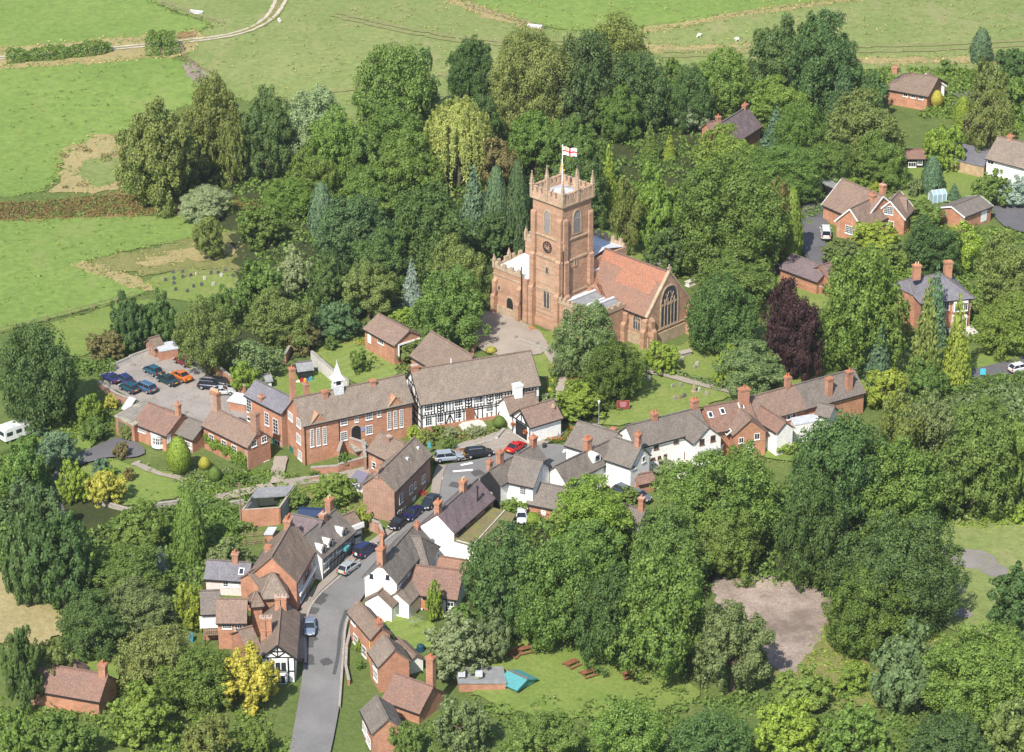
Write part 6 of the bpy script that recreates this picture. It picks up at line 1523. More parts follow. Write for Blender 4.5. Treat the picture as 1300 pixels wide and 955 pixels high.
T('''
e 624 526 644 545 A|dark clipped round bush by the lychgate
e 615 440 632 449 Y|yellow bush behind the hall roof
e 697 460 708 469 Y|topmost yellow ball bush beside the path
e 698 470 708 479 Y|second yellow ball bush beside the path, from the top
e 696 480 706 489 Y|third yellow ball bush beside the path, from the top
e 692 491 704 502 Y|lowest yellow ball bush beside the path
b 683 498 700 514 G|pale variegated bush beside the yellow balls
e 250 578 269 598 Y|golden clipped ball beside the clipped egg-shaped yew
e 262 590 283 614 M|square clipped green bush before the creeper-covered house
b 285 596 316 616 A|leafy bush at the corner of the creeper-covered house
b 515 540 538 560 K|yellow flowering shrub at the left corner of the timber framed hall
b 528 545 552 566 O|brown-green shrub left of the hall border
b 548 540 566 552 M|small round bush against the hall wall
b 562 540 584 556 G|silver-leaved bush in the hall border
b 590 540 616 556 G|grey lavender-like bush in the hall border
b 560 555 580 575 A|green shrub behind the street bench
k 860 572 870 588 Y|golden cone bush in front of the white cottage
b 826 583 858 600 G|long variegated hedge bush in front of the white cottage
b 980 556 1012 578 L|bright clipped hedge below the white cross wing
b 444 442 470 474 A|small tree on the striped lawn
b 350 620 388 645 A|bushes beside the roofless store
b 395 612 455 632 M|clipped hedge above the shop row roofs
b 445 640 475 672 K|yellowish shrub on the bank beside the brick house
b 120 590 150 605 L|clipped low bush at the top of the left lawn
b 155 592 172 612 R|red-brown bush on the left lawn
b 72 580 112 640 K|feathery yellow-green shrub along the garden drive
b 115 580 142 606 B|grey bush beside the garden drive turn
b 142 560 165 582 R|brown bush beside the garage drive
b 150 538 172 560 O|brownish bush behind the garage
b 95 500 130 545 L|light green shrub below the car park wall
b 130 500 150 520 Y|small yellow bush below the car park wall
b 100 530 140 560 A|dark bush left of the garage
b 220 740 262 800 K|yellow-green shrubbery left of the grey roofed house
b 490 745 508 775 M|shrub against the fence behind the inn
b 540 735 565 790 L|light green bush before the tiled outbuilding
b 565 765 600 800 A|bush right of the garden with the washing line
b 449 812 462 828 L|clipped bush in front of the brick terrace
b 450 836 464 850 M|lower clipped bush in front of the brick terrace
b 632 635 672 652 M|hedge behind the black clad house
e 662 648 690 668 L|smooth bright hedge beside the parked pale car
b 745 590 772 612 L|ivy mound against the long grey roof
b 785 615 812 640 A|dark shrubs below the grey-roofed wing
b 770 640 800 660 M|bush in front of the hidden parked cars
b 935 355 965 368 A|small dark bush in the far churchyard
b 1060 225 1100 245 L|light shrubs behind the gabled house
b 1100 232 1125 246 K|yellow-green shrubs behind the gabled house
b 1150 255 1200 290 A|hedge below the upper lawn
b 1150 225 1170 250 X|bush at the corner of the upper lawn
b 860 118 882 136 Y|yellow bush left of the pale grey bush
b 870 95 900 118 K|small yellowish tree right of the blue-green spruce
b 840 72 872 112 A|dark tree on the edge of the pasture right of the airy tree
b 1190 76 1215 95 A|bush behind the long bungalow
b 990 335 1010 350 R|brown bush at the left end of the churchyard barn
b 1045 300 1100 335 O|shrubs in front of the gabled house
b 1100 310 1150 345 M|shrubs right of the shrubs before the gabled house
b 1080 290 1140 310 K|low yellow flowering border before the gabled house
b 1200 690 1225 705 A|low bramble beside the old tarmac
b 1278 640 1310 665 L|light shrub at the top of the waste ground
b 980 850 1060 900 M|low bramble thicket below the rubble yard
b 1060 840 1110 880 L|bright bramble patch below the layered yew
b 40 540 62 556 B|small bush beside the caravan
b 20 640 50 670 K|yellow flecked bush in the left wood
b 495 395 530 408 L|low bush behind the workshop
b 500 430 545 460 O|garden border plants beside the workshop
b 410 425 432 445 A|green bush before the workshop
b 436 520 440 524 M|tiny bush on the school step
b 428 575 446 595 A|green bush against the retaining wall by the school
b 392 596 408 606 A|low bush at the foot of the school gable
b 540 575 556 590 L|plants at the corner of the hall border
b 170 636 200 660 A|dark bushes below the left lawn
b 660 605 690 620 A|bush against the white side of the black clad house
''')
T('''
b 140 868 225 945 M|round tree below the yard, at the bottom of the picture
b 30 895 120 975 A|tree below the red tiled roof in the bottom left corner
b 225 905 300 975 O|olive tree below the golden yellow tree
b 550 885 620 960 X|pale tree below the flat pub roof
b 640 900 740 990 A|dark tree below the pub garden, left of three
b 745 885 850 980 M|middle tree of three below the pub garden
b 850 900 950 985 D|dark tree below the pub garden, right of three
b 955 885 1040 965 L|light tree below the bramble thicket
b 1040 890 1130 980 A|tree at the bottom below the grey-green tree
b 1150 900 1260 990 D|dark tree under the spreading corner tree
b 1250 880 1340 985 O|olive tree in the very bottom right corner
b 300 915 350 960 M|bush below the timbered gable house
b 490 915 540 960 A|bush beside the lowest brick house
b 0 900 40 960 M|bush in the very bottom left corner
''')
# hedges and the long clipped shapes by the fields
def hedge(px, w, h, col, label, dens=60, leaf=.36):
    pts = [Vector(G(x, y)) for x, y in px]; rr = np.random.default_rng(int(px[0][0])); P = []; D = []
    for a, b in zip(pts[:-1], pts[1:]):
        L = (b-a).length; d = (b-a)/L; n = Vector((d.y, -d.x, 0)).normalized(); N = int(L*(w+2*h)*dens/2)
        u = rr.uniform(0, L, N); s = rr.uniform(0, w+2*h, N); bw = .22*np.sin(u*.9)+.15*np.sin(u*2.3)
        off = np.where(s < h, -w/2, np.where(s > h+w, w/2, s-h-w/2)); z = np.where(s < h, s, np.where(s > h+w, w+2*h-s, h)); nz = np.where((s < h) | (s > h+w), .2, 1.0)
        Q = np.array(a)+np.outer(u, np.array(d))+np.outer(off*(1+bw), np.array(n))+np.outer(z*(1+bw*.6), [0, 0, 1])+rr.normal(size=(N, 3))*.12; P.append(Q); D.append(np.outer(np.sign(off)*(1-nz), np.array(n))+np.outer(nz, [0, 0, 1]))
    P = np.concatenate(P); D = np.concatenate(D); o = link('hedge', leafquads('hedge', P-np.array(pts[0]), D, leaf, rr), M_leaf); o.location = pts[0]; o.color = (*COL[col], 1); tag(o, label, 'hedge')
hedge([(8, 79), (60, 75), (110, 70), (140, 65)], 2.6, 2.2, 'A', 'long dark hedge along the farm track at top left')
hedge([(186, 66), (205, 66), (224, 64)], 5, 3.4, 'A', 'short thick clump of hedge beside the field gate')
hedge([(960, 508), (1000, 520)], 1, 1, 'A', 'low hedge beside the red tiled cottages')
hedge([(90, 470), (118, 475), (145, 470)], 2, 1.6, 'A', 'hedge along the back of the car park')
hedge([(705, 478), (700, 500), (698, 515)], .8, .8, 'M', 'low hedge beside the church path by the yellow balls')
hedge([(760, 462), (840, 472), (920, 494)], .9, .7, 'X', 'low grey-green hedge beside the path through the churchyard')
hedge([(560, 562), (590, 558), (628, 548)], 2.2, .8, 'O', 'planted border with mixed shrubs below the timber framed hall', 22, .35)
hedge([(1120, 520), (1180, 508), (1250, 492), (1330, 478)], 1.6, 1.4, 'A', 'hedge on the lower side of the lane at right')
hedge([(240, 640), (290, 655), (310, 680)], 3, 1.4, 'A', 'rough hedge on the slope above the pink cottage')
hedge([(1060, 335), (1100, 345), (1130, 360)], 2, 1.6, 'A', 'hedge between the gabled house and the villa')
hedge([(1208, 190), (1240, 183)], 2, 1.8, 'L', 'bright hedge behind the flat garage')
hedge([(10, 605), (45, 575), (90, 560)], 1.6, 1.6, 'M', 'hedge beside the caravan lawn')
hedge([(1170, 105), (1230, 108)], 2, 1.4, 'M', 'hedge on the right of the long bungalow')
ivy('creeper', IVYV, 'F', .3, IVYV.L-.2, 2.0, 3.6, 'bright green creeper trained across the front of the brick house', (.17, .26, .035), 70)
ivy('creeper', IVYV, 'F', IVYV.L*.62, IVYV.L-.1, -.6, 2.4, 'dark climbing shrub on the lower right of the creeper-covered front', COL['A'], 60)

# undergrowth nobody could count
def undergrowth(name, poly, n, hmin, hmax, col, seed, leaf=.45, per=42, avoid=True):
    rr = np.random.default_rng(seed); W = [G(x, y) for x, y in poly]; A = [(p.x, p.y) for p in W]; lo = np.min(A, 0); hi = np.max(A, 0); Q = rr.uniform(lo, hi, (n*3, 2)); Q = Q[pip(Q, A)][:n]
    if avoid: Q = Q[~blocked(Q)]
    zz = Hn(Q[:, 0], Q[:, 1]); k = np.repeat(np.arange(len(Q)), per); r = rr.uniform(hmin, hmax, len(Q)); d = rdir(rr, len(k)); d[:, 2] = abs(d[:, 2])
    P = np.stack([Q[k, 0], Q[k, 1], zz[k]], 1)+d*(r[k]*rr.uniform(.7, 1.05, len(k)))[:, None]*np.array([1.25, 1.25, .9])
    o = link(name, leafquads(name, P, d, leaf, rr), M_leaf); o.color = (*COL[col], 1); tag(o, kind='stuff'); return o
FOOT = []
for o in list(bpy.data.objects):
    if o.name.split('.')[0] in ('wall', 'nave_wall', 'aisle_wall', 'chapel_wall', 'extension_wall') and o.parent:
        vs = np.array([v.co[:] for v in o.data.vertices])
        if o.parent.name.startswith('parish'): vs = vs+np.array(o.parent.location)
        else: vs = vs+np.array(o.parent.location)
        FOOT.append(vs[:, :2])
def hull(P):
    P = sorted(map(tuple, np.round(P, 3)));
    def half(S):
        h = []
        for p in S:
            while len(h) > 1 and (h[-1][0]-h[-2][0])*(p[1]-h[-2][1])-(h[-1][1]-h[-2][1])*(p[0]-h[-2][0]) <= 0: h.pop()
            h.append(p)
        return h[:-1]
    return half(P)+half(P[::-1])
FH = []
for F_ in FOOT:
    h = np.array(hull(F_)); c = h.mean(0); FH.append([tuple(c+(p-c)*1.15) for p in h])
KEEP = [[tuple(G(x, y)[:2]) for x, y in road_px], [tuple(G(x, y)[:2]) for x, y in [(124,482),(150,468),(185,452),(240,450),(278,478),(318,512),(312,545),(290,540),(255,548),(228,535),(190,515),(150,502)]]]
def blocked(Q):
    b = np.zeros(len(Q), bool)
    for h in FH+KEEP: b |= pip(Q, h)
    return b
undergrowth('undergrowth', [(150,200),(300,170),(500,150),(700,130),(1000,100),(1090,140),(1060,240),(1010,330),(880,330),(790,300),(640,330),(560,400),(480,380),(400,420),(310,440),(240,420),(300,400),(310,320),(300,280),(230,262),(160,245)], 1500, .6, 2.2, 'A', 3, .5)
undergrowth('undergrowth', [(590,690),(640,650),(800,660),(1000,620),(1100,560),(1290,560),(1300,655),(1200,665),(1200,760),(1060,750),(1010,740),(895,732),(885,790),(850,845),(700,805),(610,800)], 900, .6, 2.2, 'A', 4, .5)
undergrowth('undergrowth', [(-60,560),(60,600),(66,650),(95,680),(240,640),(300,670),(250,800),(140,840),(90,840),(90,785),(45,740),(-60,715)], 700, .6, 2.0, 'A', 5, .5)
undergrowth('undergrowth', [(1020,110),(1130,115),(1170,150),(1230,150),(1300,180),(1300,150),(1240,90),(1100,90)], 260, .6, 1.6, 'M', 6, .5)
undergrowth('undergrowth', [(1050,340),(1130,350),(1150,440),(1300,440),(1300,300),(1200,280),(1180,340),(1130,345)], 260, .6, 1.8, 'M', 7, .5)
undergrowth('undergrowth', [(1130,525),(1250,500),(1330,480),(1330,560),(1120,560)], 260, .6, 1.8, 'X', 8, .5)
undergrowth('rough_herbage', [(-60,870),(300,880),(370,940),(370,1000),(-60,1000)], 420, .3, 1.4, 'M', 31, .4, 30)
undergrowth('rough_herbage', [(540,900),(860,880),(1000,880),(1350,880),(1350,1000),(540,1000)], 700, .3, 1.4, 'A', 32, .4, 30)
undergrowth('rough_herbage', [(1045,815),(1060,785),(1200,800),(1200,900),(990,900),(1015,865)], 420, .25, .8, 'L', 9, .35, 26)
undergrowth('rough_herbage', [(340,632),(380,606),(450,606),(495,640),(470,662),(400,642)], 200, .25, .8, 'M', 10, .32, 26)
undergrowth('rough_herbage', [(225,605),(330,600),(380,600),(345,640),(300,640),(310,690),(240,690),(230,640)], 300, .3, 1.1, 'M', 11, .35, 28)
undergrowth('rough_herbage', [(1180,655),(1300,650),(1340,665),(1250,672),(1190,668)], 120, .3, .9, 'L', 12, .35, 26)
undergrowth('rough_herbage', [(60,505),(130,510),(150,545),(110,560),(60,545)], 160, .3, 1.1, 'M', 13, .35, 28)
undergrowth('garden_plants', [(480,440),(540,450),(545,470),(520,478),(470,470),(440,425)], 120, .25, .7, 'O', 14, .3, 26)
undergrowth('garden_plants', [(240,590),(330,600),(320,615),(250,625),(190,600)], 110, .25, .7, 'X', 15, .3, 26)
undergrowth('rough_herbage', [(-40,262),(140,250),(260,256),(400,256),(400,266),(150,273),(-40,280)], 900, .3, .9, 'R', 16, .3, 34)
undergrowth('rough_herbage', [(-40,262),(140,250),(260,256),(400,256),(400,266),(150,273),(-40,280)], 700, .3, .8, 'O', 17, .3, 34)
for o in bpy.data.objects:
    if o.name.startswith('rough_herbage') and tuple(round(c, 3) for c in o.color[:3]) == tuple(round(c, 3) for c in COL['R']): o.color = (.23, .165, .07, 1)
undergrowth('rough_herbage', [(70,195),(120,178),(158,172),(160,240),(110,245),(70,245)], 9, .4, 1.1, 'R', 18, .3, 60)

undergrowth('rough_herbage', [(1000,740),(1060,748),(1058,792),(1038,838),(1002,866),(1020,838),(1046,790),(1048,756)], 90, .2, .6, 'L', 41, .32, 24)
undergrowth('rough_herbage', [(1190,700),(1262,708),(1290,735),(1262,744),(1235,734),(1262,734),(1240,712),(1190,706)], 40, .15, .4, 'O', 42, .3, 20)
# tufts that break up the edges between one kind of grass and the next
for nm_, L_ in FRINGE.items():
    A = np.concatenate(L_); rr = np.random.default_rng(len(A)); k = rr.integers(0, len(A), len(A)*5); Q = A[k]+rr.normal(size=(len(k), 2))*.75; Q = Q[~blocked(Q)]
    P = np.column_stack([Q, Hn(Q[:, 0], Q[:, 1])+rr.uniform(.05, .28, len(Q))]); mt = bpy.data.materials[nm_]
    o = link('grass_tufts', leafquads('grass_tufts', P, np.tile([0, 0, 1.], (len(P), 1)), .42, rr, 1.6, .5), M_leaf); o.color = (*[min(.6, q*1.12) for q in [v for kk, v in FRC.items() if kk.name == nm_][0]], 1); tag(o, kind='stuff')
def tufts(poly, n, col, seed):
    rr = np.random.default_rng(seed); A = [tuple(G(x, y)[:2]) for x, y in poly]; lo = np.min(A, 0); hi = np.max(A, 0); Q = rr.uniform(lo, hi, (n*4, 2)); Q = Q[pip(Q, A)][:n]; k = np.repeat(np.arange(len(Q)), 9); Q = Q[k]+rr.normal(size=(len(k), 2))*.3
    P = np.column_stack([Q, Hn(Q[:, 0], Q[:, 1])+rr.uniform(.06, .22, len(Q))]); o = link('grass_tufts', leafquads('grass_tufts', P, np.tile([0, 0, 1.], (len(P), 1)), .34, rr, 1.5, .5), M_leaf); o.color = (*col, 1); tag(o, kind='stuff')
tufts([(280,35),(560,0),(1300,0),(1300,90),(820,120),(480,160),(270,100)], 500, (.34, .36, .15), 1); tufts([(280,35),(560,0),(1300,0),(1300,90),(820,120),(480,160),(270,100)], 260, (.32, .33, .14), 2)
tufts([(0,90),(240,80),(150,170),(70,240),(0,250)], 90, (.22, .31, .09), 3); tufts([(0,285),(260,280),(180,315),(90,336),(190,368),(0,425)], 90, (.22, .31, .09), 4)
# ------------------------------------------------------------------ vehicles
def car_proto(kind):
    r = empty('parked_car', (0, 0, -500)); L, Wd, Ht = {'hatch': (3.9, 1.66, 1.42), 'estate': (4.6, 1.75, 1.46), 'saloon': (4.4, 1.72, 1.40), 'offroad': (4.3, 1.8, 1.8), 'coupe': (4.1, 1.7, 1.26), 'van': (4.5, 1.8, 1.9)}[kind]
    hl = L/2; hb = .92 if kind != 'offroad' else 1.08; hb = hb if kind != 'coupe' else .84
    if kind == 'van': hb = 1.05
    nose = hl-{'hatch': .85, 'estate': 1.05, 'saloon': 1.1, 'offroad': 1.1, 'coupe': 1.2, 'van': .6}[kind]; tail = -hl+{'hatch': .12, 'estate': .12, 'saloon': .85, 'offroad': .1, 'coupe': .5, 'van': .05}[kind]
    rf = nose-.75; rb = tail+{'hatch': .45, 'estate': .4, 'saloon': .65, 'offroad': .2, 'coupe': .9, 'van': .1}[kind]
    # body loft: sections along x of (half width, bottom, waist)
    secs = [(-hl, .66, .42, hb-.22), (-hl+.10, .80, .32, hb-.04), (-hl+.5, Wd/2-.01, .26, hb), (-.6, Wd/2, .24, hb+.0), (.6, Wd/2, .24, hb-.02), (nose, Wd/2-.01, .26, hb-.05), (hl-.32, .78, .30, hb-.18), (hl-.06, .68, .36, hb-.32), (hl, .55, .42, hb-.42)]
    mb = MB()
    for x, w2, zb, zt in secs:
        mb.v += [(x, -w2*.93, zb), (x, -w2, zb+.15), (x, -w2, zt-.14), (x, -w2*.88, zt), (x, 0, zt+.03), (x, w2*.88, zt), (x, w2, zt-.14), (x, w2, zb+.15), (x, w2*.93, zb)]
    for i in range(len(secs)-1):
        for j in range(9): a = i*9+j; b = i*9+(j+1) % 9; mb.f.append((a, b, b+9, a+9))
    mb.f += [tuple(range(9)), tuple(range(len(secs)*9-1, len(secs)*9-10, -1))]
    wt = Wd/2-.22; wb = Wd/2-.09
    roof = MB(); roof.hexa([(rb, -wt, Ht-.05), (rf, -wt, Ht-.05), (rf, wt, Ht-.05), (rb, wt, Ht-.05)], [(rb+.06, -wt+.1, Ht+.02), (rf-.06, -wt+.1, Ht+.02), (rf-.06, wt-.1, Ht+.02), (rb+.06, wt-.1, Ht+.02)])
    for sy in (-1, 1):
        for (x0, x1) in ((nose, rf), (tail, rb), ((nose+tail)/2-.1, (rf+rb)/2-.05)): roof.bar((x0, sy*(wb+.005), hb-.02), (x1, sy*(wt+.005), Ht-.03), .07, .07)
    n = len(mb.v); mb.v += roof.v; mb.f += [tuple(k+n for k in f) for f in roof.f]
    body = mb.build('body', M_paint, r, smooth=False)
    g = MB(); g.hexa([(tail, -wb, hb-.03), (nose, -wb, hb-.06), (nose, wb, hb-.06), (tail, wb, hb-.03)], [(rb, -wt, Ht-.045), (rf, -wt, Ht-.045), (rf, wt, Ht-.045), (rb, wt, Ht-.045)]); g.build('windows', M_carglass, r)
    for sx in (-1, 1):
        for sy in (-1, 1):
            x = sx*(hl-.82); rad = .33 if kind != 'offroad' else .38; m = MB(); m.tube((x, sy*(Wd/2-.2), rad), (x, sy*(Wd/2+.012), rad), rad, rad, 18); wh = m.build('wheel', M_tyre, r)
            m = MB(); m.tube((x, sy*(Wd/2-.1), rad), (x, sy*(Wd/2+.025), rad), rad*.62, rad*.55, 12); m.build('rim', M_metal, wh)
    for sy in (-1, 1):
        m = MB(); m.obox((hl-.10, sy*.52, hb-.36), (1, 0, 0), (0, 1, 0), (0, 0, 1), .09, .16, .08); m.build('headlight', M_headl, r)
        m = MB(); m.obox((-hl+.05, sy*.64, hb-.20), (1, 0, 0), (0, 1, 0), (0, 0, 1), .08, .12, .13); m.build('tail_light', M_tail, r)
        m = MB(); m.obox((nose-.15, sy*(Wd/2+.08), hb+.02), (1, 0, 0), (0, 1, 0), (0, 0, 1), .06, .1, .07); m.build('wing_mirror', M_paint, r)
    m = MB(); m.box(-hl-.03, -hl+.04, -.27, .27, .55, .68); m.build('number_plate', M_plate, r); m = MB(); m.box(hl-.04, hl+.03, -.26, .26, .40, .51); m.build('number_plate', M_platew, r)
    m = MB(); m.box(-hl-.05, -hl+.14, -.78, .78, .30, .42); m.box(hl-.2, hl+.04, -.66, .66, .28, .38); m.build('bumper', M_dark, r)
    if kind == 'offroad':
        m = MB(); m.tube((-hl+.02, 0, .95), (-hl-.22, 0, .95), .36, .36, 18); sw = m.build('spare_wheel', M_tyre, r); m = MB(); m.tube((-hl-.1, 0, .95), (-hl-.24, 0, .95), .25, .25, 14); m.build('wheel_cover', M_leadw, sw)
    if kind == 'estate':
        m = MB()
        for sy in (-1, 1): m.bar((rb+.1, sy*(wt-.08), Ht+.06), (rf-.1, sy*(wt-.08), Ht+.06), .04, .05)
        m.build('roof_rails', M_metal, r)
    return r
def paint_mat():
    m, n, b = newmat('car_paint'); oi = n.nodes.new('ShaderNodeObjectInfo'); n.links.new(oi.outputs['Color'], b.inputs['Base Color']); b.inputs['Roughness'].default_value = .32; b.inputs['Metallic'].default_value = .25
    b.inputs['Coat Weight'].default_value = .7; b.inputs['Coat Roughness'].default_value = .05; return m
M_paint = paint_mat(); M_carglass = glass_mat('car_glass', (.02, .024, .03), .05); M_tyre = plain('tyre_rubber', (.02, .02, .02), .85); M_headl = glass_mat('headlamp_glass', (.6, .62, .62), .15)
M_tail = plain('tail_lamp', (.45, .02, .02), .3); M_plate = plain('rear_plate', (.80, .58, .04), .5); M_platew = plain('front_plate', (.8, .8, .78), .5)
PROTO = {}
def car(kind, px, py, fx, fy, col, label, group='parked cars', cat='car', name='parked_car'):
    """car at px,py whose bonnet points towards fx,fy (pixels)"""
    p = G(px, py); q = G(fx, fy); d = q-p; a = math.atan2(d.y, d.x)
    if kind not in PROTO: PROTO[kind] = car_proto(kind); o = PROTO[kind]
    else: o = copy_tree(PROTO[kind])
    o.name = name; o.location = (p.x, p.y, H(p.x, p.y)+PATCHZ[0]+.0); o.rotation_euler = (0, 0, a); tag(o, label, cat, group)
    for ch in KIDS[o.name] if o.name in KIDS else o.children: pass
    for ch in [c for c in bpy.data.objects if c.parent == o]:
        ch.color = (*col, 1)
    return o
_ren = {}
def car_(kind, *a, **k):
    nm = PROTO[kind].name if kind in PROTO else None
    o = car(kind, *a, **k)
    if nm is None: KIDS[o.name] = [c for c in bpy.data.objects if c.parent == o]
    return o
cars = [('coupe', 141, 486, 128, 480, (.025, .03, .15), 'dark blue low car furthest left in the car park'),
 ('hatch', 158, 488, 146, 480, (.03, .05, .16), 'dark blue hatchback between the low blue car and the blue estate'),
 ('hatch', 164, 499, 152, 493, (.02, .09, .13), 'dark teal car mostly hidden below the car park wall'),
 ('estate', 184, 498, 168, 491, (.06, .14, .25), 'mid blue estate car nearest the low brick house in the car park'),
 ('hatch', 194, 477, 182, 471, (.02, .10, .16), 'teal blue hatchback in the middle of the car park'),
 ('saloon', 213, 489, 199, 483, (.015, .05, .055), 'very dark green saloon beside the orange car'),
 ('saloon', 230, 484, 216, 477, (.62, .17, .02), 'orange saloon in the middle of the car park'),
 ('hatch', 233, 465, 220, 459, (.20, .012, .02), 'dark red car under the airy tree in the car park'),
 ('estate', 269, 496, 284, 497, (.015, .02, .04), 'black estate car with its rear to the left in the car park'),
 ('hatch', 281, 493, 294, 494, (.02, .02, .025), 'black hatchback behind the silver car in the car park'),
 ('coupe', 283, 503, 297, 502, (.60, .62, .64), 'silver car behind the brick house chimney'),
 ('estate', 569, 587, 584, 585, (.36, .42, .48), 'silver blue estate car parked in the village square'),
 ('estate', 608, 582, 624, 580, (.012, .014, .02), 'black estate car parked in the village square'),
 ('coupe', 655, 574, 666, 566, (.62, .02, .02), 'bright red car by the lychgate'),
 ('saloon', 546, 644, 538, 654, (.03, .04, .05), 'black car nearest the door of the dark brick house'),
 ('saloon', 524, 659, 517, 665, (.02, .024, .09), 'dark blue car between two black cars on the bend'),
 ('saloon', 507, 670, 499, 677, (.01, .012, .02), 'black car lowest in the file on the bend'),
 ('offroad', 464, 706, 474, 698, (.02, .028, .10), 'dark blue off-road car with a spare wheel outside the shop row'),
 ('hatch', 443, 728, 453, 720, (.42, .46, .46), 'silver hatchback by the kerb of the street'),
 ('saloon', 393.5, 803, 393.5, 818, (.20, .25, .33), 'grey blue saloon parked alone at the bottom of the street'),
 ('hatch', 662, 663, 662, 672, (.72, .76, .8), 'pale car beside the smooth bright hedge'),
 ('hatch', 793, 631, 802, 636, (.05, .07, .10), 'dark car behind the brightest tree, left one of two'),
 ('hatch', 811, 637, 822, 641, (.16, .18, .2), 'grey car behind the brightest tree, right one of two'),
 ('van', 1048, 303, 1046, 285, (.78, .82, .84), 'white van on the dark drive by the gabled house'),
 ('hatch', 1294, 474, 1310, 470, (.8, .82, .84), 'white car on the lane at the right edge')]
for c in cars: car_(*c)
# caravan
def caravan():
    p = G(20, 556); q = G(44, 546); r = empty('caravan', p, 'white touring caravan parked on the lawn at the left edge', 'caravan', None, math.atan2((q-p).y, (q-p).x)); mb = MB()
    prof = [(-2.6, .5), (2.5, .5), (2.8, 1.1), (2.55, 2.0), (2.0, 2.55), (-2.1, 2.6), (-2.6, 2.2)]
    n = len(prof); mb.v = [(x, -1.1, z) for x, z in prof]+[(x, 1.1, z) for x, z in prof]; mb.f = [tuple(range(n)), tuple(range(2*n-1, n-1, -1))]+[(i, (i+1) % n, n+(i+1) % n, n+i) for i in range(n)]
    mb.build('body', M_frame, r)
    for x, w_ in ((-1.7, .55), (0, .5), (1.6, .55)):
        m = MB(); m.box(x-w_, x+w_, -1.13, -1.09, 1.3, 1.95); m.build('window', M_glass, r)
    m = MB(); m.box(-2.64, -2.58, -.8, .8, 1.3, 2.0); m.build('window', M_glass, r)
    for s in (-1, 1): m = MB(); m.tube((0, s*.95, .3), (0, s*1.12, .3), .3, .3, 16); m.build('wheel', M_tyre, r)
    m = MB(); m.box(-1.2, -.3, -1.0, 1.0, 2.58, 2.68); m.build('roof_vent', M_lead, r); m = MB(); m.bar((2.6, 0, .45), (3.7, 0, .45), .12, .12); m.tube((3.6, 0, 0), (3.6, 0, .5), .05, .05); m.build('drawbar', M_dark, r)
caravan()

# ------------------------------------------------------------------ walls and fences
def wallrun(px, h, t, mat, label, cap=M_stone, name='brick_wall', cat='wall'):
    pts = [G(x, y) for x, y in px]; r = empty(name, pts[0], label, cat); off = r.location; mb = MB(); mc = MB()
    for a, b in zip(pts[:-1], pts[1:]):
        n = max(1, int((b-a).length/4))
        for i in range(n):
            p = a.lerp(b, i/n); q = a.lerp(b, (i+1)/n); z = min(H(p.x, p.y), H(q.x, q.y)); mb.bar((p.x, p.y, z+h/2-.3), (q.x, q.y, z+h/2-.3), t, h+.6); mc.bar((p.x, p.y, z+h+.05), (q.x, q.y, z+h+.05), t+.1, .1)
    mb.build('wall_body', mat, r, off); mc.build('coping', cap, r, off); return r
wallrun([(264, 470), (285, 486), (312, 506)], 2.2, .35, M_brick, 'red brick wall on the right side of the car park')
wallrun([(396, 462), (420, 484), (442, 500)], 2.4, .35, M_stonel, 'tall pale-faced wall of the walled garden behind the school')
wallrun([(362, 462), (372, 444), (392, 450)], 1.8, .35, M_brick, 'broken brick wall in the bushes above the playhouse')
wallrun([(140, 474), (165, 462), (190, 452)], 1.4, .35, M_stonel, 'pale stone wall along the back of the car park')
wallrun([(126, 492), (148, 508), (172, 517)], 1.2, .35, M_brick_d, 'low brick wall between the car park and the gardens')
wallrun([(395, 604), (430, 600), (466, 588)], 1.4, .4, M_brick, 'brick retaining wall beside the school', name='retaining_wall')
wallrun([(430, 592), (436, 572), (462, 580), (464, 600)], 2.6, .4, M_brick_d, 'high rounded brick wall in front of the school door', name='retaining_wall')
wallrun([(395, 612), (425, 607), (428, 606)], .8, .3, M_brick, 'low brick wall along the path below the school')
wallrun([(236, 640), (270, 648), (310, 640)], .9, .4, M_stone, 'low stone wall below the left lawn', name='stone_wall')
wallrun([(118, 640), (165, 652), (235, 640)], .9, .4, M_stone, 'stone terrace wall under the left garden', name='stone_wall')
wallrun([(555, 578), (580, 576), (630, 560), (640, 548)], .7, .45, M_stonel, 'pale stone wall below the hall border', name='stone_wall')
wallrun([(470, 672), (482, 678), (486, 690)], 1.8, .35, M_brick, 'short brick wall at the end of the shop row')
wallrun([(752, 545), (768, 551), (790, 556)], .9, .4, M_stone, 'low churchyard wall above the grey roofs', name='stone_wall')
wallrun([(930, 496), (950, 503)], 1.2, .4, M_brick, 'low wall at the end of the churchyard path')
wallrun([(1043, 375), (1000, 352), (985, 345)], 1.5, .4, M_brick, 'brick wall running into the churchyard barn')
wallrun([(880, 352), (920, 345), (985, 350)], 1.1, .4, M_stone, 'grey stone wall on the far side of the churchyard', name='stone_wall')
wallrun([(443, 870), (439, 850), (440, 826), (446, 800)], .8, .3, M_brick, 'low curved brick garden wall in front of the terrace')
wallrun([(860, 607), (876, 610)], 1.0, .3, M_white, 'white garden wall in front of the white cottage')
wallrun([(880, 612), (892, 595)], 1.0, .5, M_brick_o, 'short orange brick wall by the white cottage')
wallrun([(600, 450), (605, 440), (596, 425)], 1.6, .4, M_brick, 'brick wall between the barn and the church path')
wallrun([(660, 437), (700, 452)], .9, .4, M_stone, 'churchyard wall in front of the church tower', name='stone_wall')
wallrun([(1265, 258), (1310, 238)], 1.0, .3, M_brick_o, 'orange brick wall along the drive at the right edge')
wallrun([(1152, 282), (1180, 277)], 1.2, .1, M_frame, 'white panel fence beside the gabled house', name='panel_fence', cat='fence', cap=M_frame)
